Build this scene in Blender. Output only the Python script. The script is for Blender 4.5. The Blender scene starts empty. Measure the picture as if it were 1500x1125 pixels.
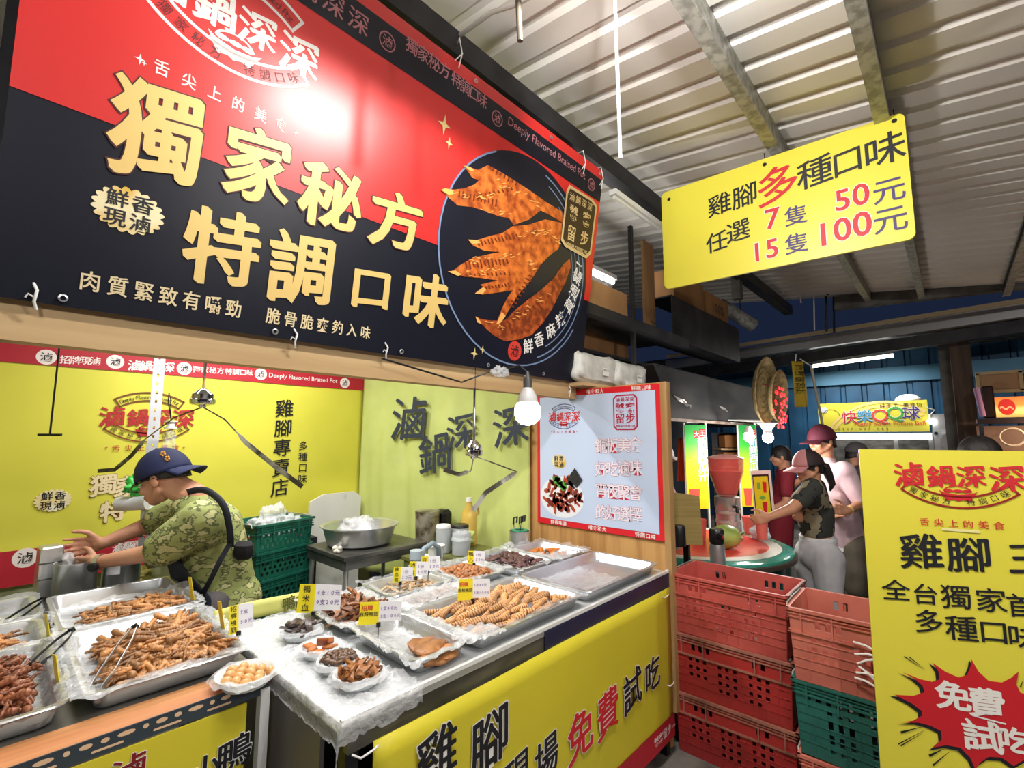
import bpy, math, random
from math import sin, cos, pi, radians, atan2, hypot, sqrt
from mathutils import Vector, Matrix, noise

random.seed(7)
scene = bpy.context.scene
COL = scene.collection

# ------------------------------------------------------------------ camera
CAM_H, FPX, YAW, PITCH, ROLL = 1.55, 700.0, radians(42.54), radians(6.39), radians(0.1)
_f = Vector((cos(YAW) * cos(PITCH), sin(YAW) * cos(PITCH), sin(PITCH)))
_r = Vector((sin(YAW), -cos(YAW), 0.0))
_u = _r.cross(_f)
_r, _u = cos(ROLL) * _r + sin(ROLL) * _u, -sin(ROLL) * _r + cos(ROLL) * _u
EYE = Vector((0, 0, CAM_H))
cam_data = bpy.data.cameras.new('camera')
cam_data.sensor_width = 36.0
cam_data.lens = FPX / 1500.0 * 36.0
cam_data.clip_start = 0.05
cam = bpy.data.objects.new('camera', cam_data)
COL.objects.link(cam)
cam.matrix_world = Matrix(((_r.x, _u.x, -_f.x, 0), (_r.y, _u.y, -_f.y, 0), (_r.z, _u.z, -_f.z, CAM_H), (0, 0, 0, 1)))
scene.camera = cam

# ------------------------------------------------------------------ night sky, exposure, lamps of the place and added fill lights
world = bpy.data.worlds.new('night')
scene.world = world
world.use_nodes = True
bg = world.node_tree.nodes['Background']
bg.inputs['Color'].default_value = (0.03, 0.05, 0.12, 1)
bg.inputs['Strength'].default_value = 0.25
vs = scene.view_settings
vs.view_transform = 'Standard'
vs.look = 'None'
vs.exposure = 0.25
vs.gamma = 1.0
vs.use_curve_mapping = False
scene.cycles.use_denoising = True
scene.cycles.max_bounces = 6
scene.cycles.transparent_max_bounces = 12
scene.cycles.sample_clamp_indirect = 4.0
scene.cycles.caustics_reflective = False
scene.cycles.caustics_refractive = False


def lamp(name, loc, power, color=(1, 0.95, 0.88), radius=0.06):
    d = bpy.data.lights.new(name, 'POINT')
    d.energy = power; d.color = color; d.shadow_soft_size = radius
    o = bpy.data.objects.new(name, d); COL.objects.link(o); o.location = loc
    return o


def tube_light(name, loc, power, length, yaw=0, color=(1, 0.97, 0.93), width=0.05, down=True):
    d = bpy.data.lights.new(name, 'AREA')
    d.shape = 'RECTANGLE'; d.size = length; d.size_y = width; d.energy = power; d.color = color
    o = bpy.data.objects.new(name, d); COL.objects.link(o); o.location = loc
    o.rotation_euler = (0, 0, yaw)
    return o


LIGHTS = dict(
    roof_lamp=((1.03, 0.40, 3.09), 80),         # unseen bare bulb added to light the near roof
    street_lamp_far=((-1.2, -1.6, 2.85), 100),  # unseen fill lights added behind the viewer
    street_lamp_side=((1.6, -2.0, 2.85), 72),  # second added fill behind the viewer
    stall_bulb=((1.63, 1.40, 1.665), 9),        # the LED bulb under the banner
)
lamp('light_roof_lamp', LIGHTS['roof_lamp'][0], LIGHTS['roof_lamp'][1], (1, 0.96, 0.90), 0.05)
TUBE_Y, TUBE_Z = 0.60, 2.985                    # hooded tube lamp in front of the banner
for _x in (0.88, 1.03, 1.18):
    lamp('light_banner_tube', (_x, TUBE_Y, TUBE_Z), 21, (1, 0.97, 0.93), 0.012)
lamp('light_street_lamp_far', LIGHTS['street_lamp_far'][0], LIGHTS['street_lamp_far'][1], (1, 0.96, 0.92), 0.07)
lamp('light_street_lamp_side', LIGHTS['street_lamp_side'][0], LIGHTS['street_lamp_side'][1], (1, 0.95, 0.9), 0.07)
tube_light('light_stall_tube', (0.9, 2.2, 2.32), 23, 1.1)
tube_light('light_stall_tube_rear', (1.0, 2.95, 2.42), 17, 1.1)
LIGHT_JUICE, LIGHT_FAR = 14, 45


def ray(px, py):
    return _f + _r * ((px - 750.0) / FPX) - _u * ((py - 562.5) / FPX)


def W(px, py, d):
    """the point seen at a pixel of the photograph, d metres ahead"""
    return EYE + ray(px, py) * d


def on(px, py, ax, v):
    """the point of the plane x, y or z = v seen at a pixel"""
    i = 'xyz'.index(ax); d = ray(px, py)
    return EYE + d * ((v - EYE[i]) / d[i])


# ------------------------------------------------------------------ materials
_M = {}


def mat(name, col=(.8, .8, .8), rough=.5, metal=0.0, col2=None, scale=8.0, detail=3.0, contrast=(.35, .65), bump=0.0, bscale=40.0,
        alpha=1.0, trans=0.0, emit=None, estr=1.0, coat=0.0, stretch=None, constant=False, sub=0.0, spec=.5, col3=None, ior=1.45, detail_rough=.5):
    if name in _M:
        return _M[name]
    m = bpy.data.materials.new(name); m.use_nodes = True
    nt = m.node_tree; b = nt.nodes['Principled BSDF']
    c4 = lambda c: (c[0], c[1], c[2], 1)
    b.inputs['Base Color'].default_value = c4(col)
    b.inputs['Roughness'].default_value = rough
    b.inputs['Metallic'].default_value = metal
    b.inputs['Alpha'].default_value = alpha
    b.inputs['Transmission Weight'].default_value = trans
    b.inputs['IOR'].default_value = ior
    b.inputs['Coat Weight'].default_value = coat
    b.inputs['Coat Roughness'].default_value = .12
    b.inputs['Specular IOR Level'].default_value = spec
    b.inputs['Subsurface Weight'].default_value = sub
    if sub:
        b.inputs['Subsurface Radius'].default_value = (.02, .008, .005)
    if emit:
        b.inputs['Emission Color'].default_value = c4(emit); b.inputs['Emission Strength'].default_value = estr
    tc = None
    if col2 is not None or bump:
        tc = nt.nodes.new('ShaderNodeTexCoord'); mp = nt.nodes.new('ShaderNodeMapping')
        nt.links.new(tc.outputs['Object'], mp.inputs['Vector'])
        if stretch: mp.inputs['Scale'].default_value = stretch
    if col2 is not None:
        n = nt.nodes.new('ShaderNodeTexNoise'); n.inputs['Scale'].default_value = scale; n.inputs['Detail'].default_value = detail
        n.inputs['Roughness'].default_value = detail_rough
        r = nt.nodes.new('ShaderNodeValToRGB')
        r.color_ramp.elements[0].position = contrast[0]; r.color_ramp.elements[0].color = c4(col)
        r.color_ramp.elements[1].position = contrast[1]; r.color_ramp.elements[1].color = c4(col2)
        if col3 is not None:
            e = r.color_ramp.elements.new(min(.99, contrast[1] + (contrast[1] - contrast[0]) * .6)); e.color = c4(col3)
        if constant: r.color_ramp.interpolation = 'CONSTANT'
        nt.links.new(mp.outputs['Vector'], n.inputs['Vector'])
        nt.links.new(n.outputs['Fac'], r.inputs['Fac']); nt.links.new(r.outputs['Color'], b.inputs['Base Color'])
    if bump:
        n2 = nt.nodes.new('ShaderNodeTexNoise'); n2.inputs['Scale'].default_value = bscale; n2.inputs['Detail'].default_value = 3
        bp = nt.nodes.new('ShaderNodeBump'); bp.inputs['Strength'].default_value = bump; bp.inputs['Distance'].default_value = .01
        nt.links.new(mp.outputs['Vector'], n2.inputs['Vector'])
        nt.links.new(n2.outputs['Fac'], bp.inputs['Height']); nt.links.new(bp.outputs['Normal'], b.inputs['Normal'])
    _M[name] = m
    return m


def S(r, g, b):
    """display colour 0-255 to linear"""
    q = lambda v: (v / 255 / 12.92) if v <= 10 else ((v / 255 + .055) / 1.055) ** 2.4
    return (q(r), q(g), q(b))


STEEL = mat('stainless_steel', S(226, 228, 230), .30, .82, S(200, 203, 206), 3, bump=.05, bscale=6)
STEEL_DULL = mat('dull_steel', S(128, 127, 122), .42, .75, S(88, 87, 83), 5, stretch=(1, 1, 3), bump=.05, bscale=30)
STEEL_DARK = mat('dark_steel', S(60, 62, 66), .4, .8, S(42, 43, 47), 7)
GALV = mat('galvanised_steel', S(172, 172, 166), .5, .4, S(132, 132, 126), 22, detail=5, contrast=(.4, .62))
WHITE_PAINT = mat('white_painted_metal', S(225, 226, 224), .4)
BLACK_PLASTIC = mat('black_plastic', S(24, 24, 27), .35)
WHITE_PLASTIC = mat('white_plastic', S(236, 236, 234), .35, sub=.0)
CARDBOARD = mat('cardboard', S(176, 134, 88), .8, 0, S(150, 110, 70), 3)
SHEET = mat('thin_plastic_bag', S(244, 247, 250), .14, alpha=.36, bump=1.0, bscale=46, spec=1.0)
SHEET_CLEAR = mat('clear_plastic_bag', S(244, 246, 250), .12, alpha=.22, bump=.8, bscale=36, spec=1.0)
CLEAR_PLASTIC = mat('clear_plastic', S(226, 232, 236), .15, alpha=.35, spec=.8)


# ------------------------------------------------------------------ mesh builder
class MB:
    def __init__(self):
        self.v = []; self.f = []

    def add(self, vs, fs):
        o = len(self.v)
        self.v += [Vector(p) for p in vs]
        self.f += [tuple(i + o for i in q) for q in fs]
        return self

    def box(self, c, s, rz=0.0, rot=None):
        c = Vector(c); R_ = rot if rot is not None else Matrix.Rotation(rz, 3, 'Z')
        vs = [c + R_ @ Vector((x * s[0] / 2, y * s[1] / 2, z * s[2] / 2)) for x in (-1, 1) for y in (-1, 1) for z in (-1, 1)]
        return self.add(vs, [(0, 1, 3, 2), (4, 6, 7, 5), (0, 4, 5, 1), (2, 3, 7, 6), (0, 2, 6, 4), (1, 5, 7, 3)])

    def rbox(self, c, s, b=.01, rz=0.0, rot=None):
        """box with chamfered edges"""
        c = Vector(c); R_ = rot if rot is not None else Matrix.Rotation(rz, 3, 'Z')
        h = [k / 2 for k in s]; b = min(b, min(h) * .9)
        vs = []; idx = {}
        for ax in range(3):
            for sx in (-1, 1):
                for sy in (-1, 1):
                    for sz in (-1, 1):
                        sg = (sx, sy, sz)
                        p = [sg[i] * (h[i] if i == ax else h[i] - b) for i in range(3)]
                        idx[(ax, sg)] = len(vs); vs.append(c + R_ @ Vector(p))
        fs = []
        for ax in range(3):
            o = [i for i in range(3) if i != ax]
            for s0 in (-1, 1):
                q = []
                for a, bb in ((-1, -1), (1, -1), (1, 1), (-1, 1)):
                    sg = [0, 0, 0]; sg[ax] = s0; sg[o[0]] = a; sg[o[1]] = bb; q.append(idx[(ax, tuple(sg))])
                if (s0 > 0) == (ax == 1): q.reverse()
                fs.append(tuple(q))
        for a in range(3):
            for b2 in range(a + 1, 3):
                k = 3 - a - b2
                for sa in (-1, 1):
                    for sb in (-1, 1):
                        def g(ax, sk):
                            sg = [0, 0, 0]; sg[a] = sa; sg[b2] = sb; sg[k] = sk; return idx[(ax, tuple(sg))]
                        fs.append((g(a, -1), g(a, 1), g(b2, 1), g(b2, -1)))
        for sx in (-1, 1):
            for sy in (-1, 1):
                for sz in (-1, 1):
                    fs.append(tuple(idx[(ax, (sx, sy, sz))] for ax in range(3)))
        return self.add(vs, fs)

    def tube(self, pts, r, n=8, caps=True):
        pts = [Vector(p) for p in pts]
        rs = r if isinstance(r, (list, tuple)) else [r] * len(pts)
        ring = []; prev = None
        for i, p in enumerate(pts):
            t = (pts[min(i + 1, len(pts) - 1)] - pts[max(i - 1, 0)])
            t = t.normalized() if t.length > 1e-9 else Vector((0, 0, 1))
            a = prev - t * prev.dot(t) if prev is not None else t.orthogonal()
            if a.length < 1e-6: a = t.orthogonal()
            a.normalize(); prev = a; b = t.cross(a)
            ring.append([p + (a * cos(2 * pi * k / n) + b * sin(2 * pi * k / n)) * rs[i] for k in range(n)])
        vs = [q for R_ in ring for q in R_]; fs = []
        for i in range(len(pts) - 1):
            for k in range(n):
                k2 = (k + 1) % n
                fs.append((i * n + k, i * n + k2, (i + 1) * n + k2, (i + 1) * n + k))
        if caps:
            fs.append(tuple(reversed(range(n)))); m = (len(pts) - 1) * n; fs.append(tuple(m + k for k in range(n)))
        return self.add(vs, fs)

    def cyl(self, p0, p1, r0, r1=None, n=20):
        return self.tube([p0, p1], [r0, r0 if r1 is None else r1], n)

    def lathe(self, prof, c=(0, 0, 0), n=28, sx=1.0, sy=1.0, rot=None):
        """prof: (radius, height) from one end to the other"""
        c = Vector(c); vs = []; fs = []; rows = []
        for (r, z) in prof:
            if r < 1e-6:
                rows.append([len(vs)]); vs.append(Vector((0, 0, z)))
            else:
                rows.append(list(range(len(vs), len(vs) + n)))
                vs += [Vector((r * cos(2 * pi * k / n) * sx, r * sin(2 * pi * k / n) * sy, z)) for k in range(n)]
        for a, b in zip(rows, rows[1:]):
            for k in range(n):
                k2 = (k + 1) % n
                if len(a) == 1 and len(b) == 1: continue
                if len(a) == 1: fs.append((a[0], b[k2], b[k]))
                elif len(b) == 1: fs.append((a[k], a[k2], b[0]))
                else: fs.append((a[k], a[k2], b[k2], b[k]))
        if rot is not None: vs = [rot @ p for p in vs]
        return self.add([c + p for p in vs], fs)

    def ell(self, c, r, n=14, m=9, rot=None):
        prof = [(sin(pi * i / m), -cos(pi * i / m)) for i in range(m + 1)]
        prof[0] = (0, -1); prof[-1] = (0, 1)
        R_ = rot if rot is not None else Matrix.Identity(3)
        D = Matrix.Diagonal(Vector((r, r, r) if isinstance(r, (int, float)) else r))
        return self.lathe(prof, c, n, rot=R_ @ D)

    def caps(self, p0, r0, p1, r1, n=14):
        """closed tapered capsule"""
        p0 = Vector(p0); p1 = Vector(p1); t = p1 - p0; L = t.length
        if L < 1e-6: return self.ell(p0, max(r0, r1), n)
        t.normalize(); q = Vector((0, 0, 1)).rotation_difference(t).to_matrix(); prof = [(0, -r0)]
        for i in range(1, 5):
            a = pi / 2 * i / 4; prof.append((r0 * sin(a), -r0 * cos(a)))
        for i in range(5):
            a = pi / 2 * i / 4; prof.append((max(r1 * cos(a), 0 if i == 4 else 1e-4), L + r1 * sin(a)))
        prof[-1] = (0, L + r1)
        return self.lathe(prof, p0, n, rot=q)

    def prism(self, pts, axis_from, axis_to):
        """2-D outline (list of Vectors in 3-D) extruded by a vector"""
        e = Vector(axis_to) - Vector(axis_from); n = len(pts)
        vs = [Vector(p) for p in pts] + [Vector(p) + e for p in pts]
        fs = [tuple(range(n)), tuple(reversed(range(n, 2 * n)))] + [(i, i + n, (i + 1) % n + n, (i + 1) % n) for i in range(n)]
        return self.add(vs, fs)

    def grid(self, fn, nu, nv, skip=None, wrap=False):
        o = len(self.v); nn = nu if wrap else nu + 1
        for j in range(nv + 1):
            for i in range(nn):
                self.v.append(Vector(fn(i / nu, j / nv)))
        for j in range(nv):
            for i in range(nu):
                if skip and skip(i, j): continue
                i2 = (i + 1) % nn
                self.f.append((o + j * nn + i, o + j * nn + i2, o + (j + 1) * nn + i2, o + (j + 1) * nn + i))
        return self

    def mesh(self, name):
        me = bpy.data.meshes.new(name); me.from_pydata([tuple(p) for p in self.v], [], self.f); me.validate()
        return me

    def build(self, name, m, parent=None, smooth=None, bevel=0.0, solid=0.0, sub=0):
        me = self.mesh(name); o = link(name, me, parent)
        me.materials.append(m)
        mods = False
        if solid:
            md = o.modifiers.new('solid', 'SOLIDIFY'); md.thickness = solid; md.offset = 0; mods = True
        if bevel:
            md = o.modifiers.new('bevel', 'BEVEL'); md.width = bevel; md.segments = 2; md.limit_method = 'ANGLE'; md.angle_limit = radians(40); mods = True
        if sub:
            md = o.modifiers.new('sub', 'SUBSURF'); md.levels = md.render_levels = sub; mods = True
        if mods: bake(o)
        if smooth: shade(o, smooth)
        fix_normals(o.data)
        return o


def link(name, data, parent=None):
    o = bpy.data.objects.new(name, data); COL.objects.link(o)
    if parent is not None: o.parent = parent
    return o


def bake(o):
    dg = bpy.context.evaluated_depsgraph_get(); dg.update()
    me = bpy.data.meshes.new_from_object(o.evaluated_get(dg), depsgraph=dg)
    o.modifiers.clear(); o.data = me; me.name = o.name
    return o


def shade(o, ang=35):
    me = o.data
    me.polygons.foreach_set('use_smooth', [True] * len(me.polygons))
    if ang and ang < 180:
        me.set_sharp_from_angle(angle=radians(ang))


def fix_normals(me):
    import bmesh
    b = bmesh.new(); b.from_mesh(me); bmesh.ops.recalc_face_normals(b, faces=b.faces); b.to_mesh(me); b.free()


def tag(o, label=None, cat=None, group=None, kind=None):
    if label: o['label'] = label
    if cat: o['category'] = cat
    if group: o['group'] = group
    if kind: o['kind'] = kind
    return o


def thing(name, label, cat, loc=(0, 0, 0), rz=0.0, group=None, rot=None):
    o = bpy.data.objects.new(name, None); COL.objects.link(o)
    o.empty_display_size = .05; o.location = loc; o.rotation_euler = rot if rot else (0, 0, rz)
    return tag(o, label, cat, group)


def structure(name, mb, m, smooth=None, bevel=0.0):
    return tag(mb.build(name, m, None, smooth, bevel), kind='structure')


def dup(root, loc=None, rot=None, label=None, group=None):
    """a copy of a thing with copies of its parts and sub-parts (mesh data shared)"""
    c = root.copy(); COL.objects.link(c)
    if loc is not None: c.location = loc
    if rot is not None: c.rotation_euler = rot
    if label: c['label'] = label
    if group: c['group'] = group
    for ch in KIDS.get(root.name, ()):  # children recorded at build time
        k = ch.copy(); COL.objects.link(k); k.parent = c
        for g in KIDS.get(ch.name, ()):
            q = g.copy(); COL.objects.link(q); q.parent = k
    return c


KIDS = {}


def keep_kids(*roots):
    for r_ in roots:
        KIDS[r_.name] = [o for o in COL.objects if o.parent == r_]
        for c in KIDS[r_.name]:
            KIDS[c.name] = [o for o in COL.objects if o.parent == c]


def crinkle(p, amp, s=14.0, seed=0):
    q = Vector(p) * s + Vector((seed * 3.1, seed * 1.7, seed))
    a = noise.noise_vector(q); b = noise.noise_vector(q * 2.3 + Vector((5, 1, 3)))
    return a * amp + Vector((abs(b.x) - .25, abs(b.y) - .25, .5 - 1.6 * abs(b.z))) * amp * .8


# ------------------------------------------------------------------ lettering
_G = {}


def glyph(s, off=0.0):
    """outline of a character (or a short run of Latin letters): vertices centred on its em box, faces, advance"""
    k = (s, off)
    if k in _G: return _G[k]
    cu = bpy.data.curves.new('g', 'FONT'); cu.body = s; cu.size = 1; cu.resolution_u = 3; cu.offset = off
    o = bpy.data.objects.new('g', cu); COL.objects.link(o)
    dg = bpy.context.evaluated_depsgraph_get()
    me = bpy.data.meshes.new_from_object(o.evaluated_get(dg), depsgraph=dg)
    xs = [v.co.x for v in me.vertices] or [0, 1]
    cjk = len(s) == 1 and ord(s) > 0x2e00
    cx_ = .5 if cjk else (min(xs) + max(xs)) / 2
    cy_ = .38 if cjk else .36
    vs = [(v.co.x - cx_, v.co.y - cy_) for v in me.vertices]; fs = [tuple(p.vertices) for p in me.polygons]
    bpy.data.objects.remove(o); bpy.data.curves.remove(cu); bpy.data.meshes.remove(me)
    _G[k] = (vs, fs, max(xs) - min(xs))
    return _G[k]


STYLE = dict(
    plain=(0.0, [(0, 0)], 0.0, 1.0),
    medium=(.006, [(0, 0)], 0.0, 1.0),
    bold=(.011, [(-.006, 0), (.006, 0)], 0.0, 1.0),
    kai=(.0, [(-.009, .007), (0, 0), (.009, -.007)], .10, 1.0),
    brush=(.0, [(-.017, .012), (-.006, .004), (.006, -.004), (.017, -.012)], .13, 1.0),
    heavy=(.003, [(-.026, .017), (-.013, .0085), (0, 0), (.013, -.0085), (.026, -.017)], .12, 1.0),
)


class Sign:
    """a flat panel: local x to the viewer's right, local z up, local -y towards the viewer"""

    def __init__(self, root, T=0.0):
        self.root = root; bpy.context.view_layer.update()
        self.m = root.matrix_world.copy(); self.inv = self.m.inverted(); self.T = T

    def at(self, px, py):
        o = self.inv @ EYE; d = self.inv.to_3x3() @ ray(px, py)
        p = o + d * ((-self.T - o.y) / d.y)
        return (p.x, p.z)

    def poly(self, name, pts, m, layer, px=True, parent=None):
        q = [self.at(*p) for p in pts] if px else pts
        y = -self.T - layer * .0011
        return MB().add([(a, y, b) for a, b in q], [tuple(range(len(q)))]).build(name, m, parent or self.root)

    def rows(self, name, lists, m, layer, parent=None):
        """several outlines in one mesh, local coordinates"""
        mb = MB(); y = -self.T - layer * .0011
        for q in lists: mb.add([(a, y, b) for a, b in q], [tuple(range(len(q)))])
        return mb.build(name, m, parent or self.root)

    def text(self, name, items, m, layer=2, style='medium', outline=None, parent=None, extra=0.0):
        """items: (character, local x, local z, size, rotation, x-stretch)"""
        off, shifts, shear, _ = STYLE[style]
        for (mm, o2, ly) in (([(outline[0], outline[1], layer)] if outline else []) + [(m, 0.0, layer + (1 if outline else 0))]):
            mb = MB(); y = -self.T - ly * .0011
            for it in items:
                ch, x, z, s = it[:4]; rt = it[4] if len(it) > 4 else 0.0; sx = it[5] if len(it) > 5 else 1.0
                if ch == ' ': continue
                vs_, fs_, _w = glyph(ch, off + o2)
                for k, (dx, dz) in enumerate(shifts):
                    q = []
                    for a, b in vs_:
                        a2 = (a + dx) * s * sx; b2 = (b + dz + shear * a) * s
                        q.append((x + a2 * cos(rt) - b2 * sin(rt), y - k * .00005, z + a2 * sin(rt) + b2 * cos(rt)))
                    mb.add(q, fs_)
            o = mb.build(name if mm is m else name + '_outline', mm, parent or self.root)
        return o

    def size(self, px, py, h):
        a = self.at(px, py - h / 2); b = self.at(px, py + h / 2)
        return hypot(a[0] - b[0], a[1] - b[1]) / .93

    def line(self, name, s, p0, p1, h, m, h1=None, rot=0.0, sx=1.0, **kw):
        """a row of characters between the pixels of its first and last one"""
        n = len(s); a = Vector(self.at(*p0)); b = Vector(self.at(*p1))
        s0 = self.size(p0[0], p0[1], h); s1 = self.size(p1[0], p1[1], h1) if h1 else s0
        its = []
        for i, ch in enumerate(s):
            t = i / (n - 1) if n > 1 else 0; q = a.lerp(b, t)
            its.append((ch, q.x, q.y, s0 + (s1 - s0) * t, rot, sx))
        return self.text(name, its, m, **kw)

    def run(self, name, s, p0, p1, m, sx=1.0, **kw):
        """a Latin run stretched between two pixels (its left and right ends)"""
        a = Vector(self.at(*p0)); b = Vector(self.at(*p1)); w = glyph(s, STYLE[kw.get('style', 'medium')][0])[2]
        c = (a + b) / 2; d = b - a; L = d.length
        return self.text(name, [(s, c.x, c.y, L / w / sx, atan2(d.y, d.x), sx)], m, **kw)

    def disc(self, name, c, rx, rz, m, layer, n=28, lobes=0, amp=0.0, parent=None, px=False):
        if px: c = self.at(*c)
        pts = []
        N = n if not lobes else lobes * 6
        for k in range(N):
            t = 2 * pi * k / N; w = 1 + (amp * abs(sin(lobes * t / 2)) if lobes else 0)
            pts.append((c[0] + rx * w * cos(t), c[1] + rz * w * sin(t)))
        return self.poly(name, pts, m, layer, px=False, parent=parent)

    def arcs(self, c, r0, r1, a0, a1, n=16):
        o = [(c[0] + r1 * cos(a0 + (a1 - a0) * i / n), c[1] + r1 * sin(a0 + (a1 - a0) * i / n)) for i in range(n + 1)]
        i_ = [(c[0] + r0 * cos(a0 + (a1 - a0) * i / n), c[1] + r0 * sin(a0 + (a1 - a0) * i / n)) for i in range(n, -1, -1)]
        return o + i_


BLACK_INK = mat('black_ink', S(26, 26, 32), .5)
WHITE_INK = mat('white_ink', S(240, 238, 232), .5)
RED_INK = mat('red_ink', S(200, 38, 46), .5)
DARKRED_INK = mat('dark_red_ink', S(122, 24, 26), .5)
GOLD_INK = mat('gold_ink', S(232, 200, 122), .42, .15)
NAVY_INK = mat('navy_ink', S(34, 38, 70), .5)


def sparkle(c, s):
    pts = []
    for k in range(8):
        r_ = s if k % 2 == 0 else s * .26
        pts.append((c[0] + r_ * cos(pi / 2 + k * pi / 4) * (.8 if k % 4 == 2 else 1), c[1] + r_ * sin(pi / 2 + k * pi / 4)))
    return pts


def round_rect(x0, z0, x1, z1, r, n=5):
    pts = []
    for cx_, cz_, a0 in ((x1 - r, z1 - r, 0), (x0 + r, z1 - r, 90), (x0 + r, z0 + r, 180), (x1 - r, z0 + r, 270)):
        for i in range(n + 1):
            a = radians(a0 + 90 * i / n); pts.append((cx_ + r * cos(a), cz_ + r * sin(a)))
    return pts


def logo(sg, c, w, m_text, m_line, m_small, layer=2, top=True, slogan=True, prefix='logo', fill=None, parent=None):
    """the stall's emblem: four brush characters, a ribbon above and below, a small pot, a slogan; w = width of the four characters"""
    x, z = c; k = w / 4.3
    its = [('滷', x - 1.62 * k, z + .0 * k, 1.12 * k), ('鍋', x - .5 * k, z - .04 * k, 1.0 * k), ('深', x + .5 * k, z, 1.0 * k), ('深', x + 1.62 * k, z - .04 * k, 1.16 * k)]
    sg.text(prefix + '_characters', its, m_text, layer, 'heavy', parent=parent)
    # ribbons: parts of rings with outline
    R_ = 3.0 * k; cz = z + 1.62 * k; t = .04 * k
    a0, a1 = radians(270 - 40), radians(270 + 40)
    pieces = []
    bands = [(cz, a0, a1)]
    if top: bands.append((z - 1.62 * k, radians(90 - 32), radians(90 + 32)))
    for (zc, b0, b1) in bands:
        pieces.append(sg.arcs((x, zc), R_ - t, R_ + t, b0, b1)); pieces.append(sg.arcs((x, zc), R_ - .46 * k - t, R_ - .46 * k + t, b0, b1))
        for b in (b0, b1):
            p0 = (x + (R_ + t) * cos(b), zc + (R_ + t) * sin(b)); p1 = (x + (R_ - .46 * k - t) * cos(b), zc + (R_ - .46 * k - t) * sin(b))
            d = Vector((p1[0] - p0[0], p1[1] - p0[1])).orthogonal().normalized() * t
            pieces.append([(p0[0] - d.x, p0[1] - d.y), (p1[0] - d.x, p1[1] - d.y), (p1[0] + d.x, p1[1] + d.y), (p0[0] + d.x, p0[1] + d.y)])
    sg.rows(prefix + '_ribbon', pieces, m_line, layer, parent=parent)
    its = []
    s1 = '獨家秘方 特調口味'
    for i, ch in enumerate(s1):
        b = radians(270 - 33 + 66 * i / (len(s1) - 1)); rr = R_ - .23 * k
        its.append((ch, x + rr * cos(b), cz + rr * sin(b), .30 * k, b - radians(270)))
    if top:
        s2 = 'Deeply Flavored Braised Pot'
        for i, ch in enumerate(s2):
            b = radians(90 + 28 - 56 * i / (len(s2) - 1)); rr = R_ - .24 * k
            if ch != ' ': its.append((ch, x + rr * cos(b), z - 1.62 * k + rr * sin(b), .30 * k, b - radians(90)))
    sg.text(prefix + '_ribbon_lettering', its, m_small, layer, 'plain', parent=parent)
    # pot emblem
    pz = z - .80 * k
    bowl = [(x - .62 * k, pz + .16 * k), (x - .5 * k, pz - .1 * k), (x - .36 * k, pz - .3 * k), (x - .14 * k, pz - .24 * k), (x, pz - .31 * k), (x + .18 * k, pz - .24 * k), (x + .38 * k, pz - .3 * k), (x + .52 * k, pz - .08 * k), (x + .66 * k, pz + .14 * k), (x + .45 * k, pz + .04 * k), (x, pz - .02 * k), (x - .45 * k, pz + .06 * k)]
    lidl = sg.arcs((x, pz + .12 * k), .40 * k, .47 * k, radians(8), radians(172), 12)
    lidl = [(a, pz + .12 * k + (b - pz - .12 * k) * .55) for a, b in lidl]
    foods = [[(x + dx * k + .17 * k * cos(2 * pi * i / 10), pz + .14 * k + .07 * k * sin(2 * pi * i / 10)) for i in range(10)] for dx in (-.3, .02, .32)]
    sg.rows(prefix + '_pot', [bowl, lidl] + foods, m_text if fill is None else fill, layer, parent=parent)
    if slogan:
        its = [(ch, x + (-1.35 + .54 * i) * k, z - 1.72 * k, .36 * k) for i, ch in enumerate('舌尖上的美食')]
        sg.text(prefix + '_slogan', its, m_text, layer, 'medium', parent=parent)
        sg.rows(prefix + '_slogan_sparkle', [sparkle((x - 1.75 * k, z - 1.68 * k), .1 * k), sparkle((x + 1.75 * k, z - 1.72 * k), .1 * k)], m_text, layer, parent=parent)


def badge(sg, c, w, m, layer=2, parent=None, shear=0.0):
    """scalloped badge with four characters"""
    h = w * .78
    o = sg.disc('badge', c, w / 2 * .86, h / 2 * .86, m, layer, lobes=20, amp=.16, parent=parent)
    s = w * .31
    sg.text('badge_lettering', [('鮮', c[0] - s * .54, c[1] + s * .52, s), ('香', c[0] + s * .56, c[1] + s * .50, s), ('現', c[0] - s * .56, c[1] - s * .52, s), ('滷', c[0] + s * .54, c[1] - s * .54, s)], BLACK_INK, layer + 1, 'bold', parent=parent)


def seal(sg, c, r_, m_disc, m_char, layer=2, parent=None, ring=None):
    if ring is not None:
        sg.rows('seal', [sg.arcs(c, r_ * .86, r_, 0, 2 * pi, 24)], ring, layer, parent=parent)
    else:
        sg.disc('seal', c, r_, r_, m_disc, layer, n=22, parent=parent)
    sg.text('seal_lettering', [('滷', c[0], c[1], r_ * 1.25)], m_char, layer + 1, 'medium', parent=parent)

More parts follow.
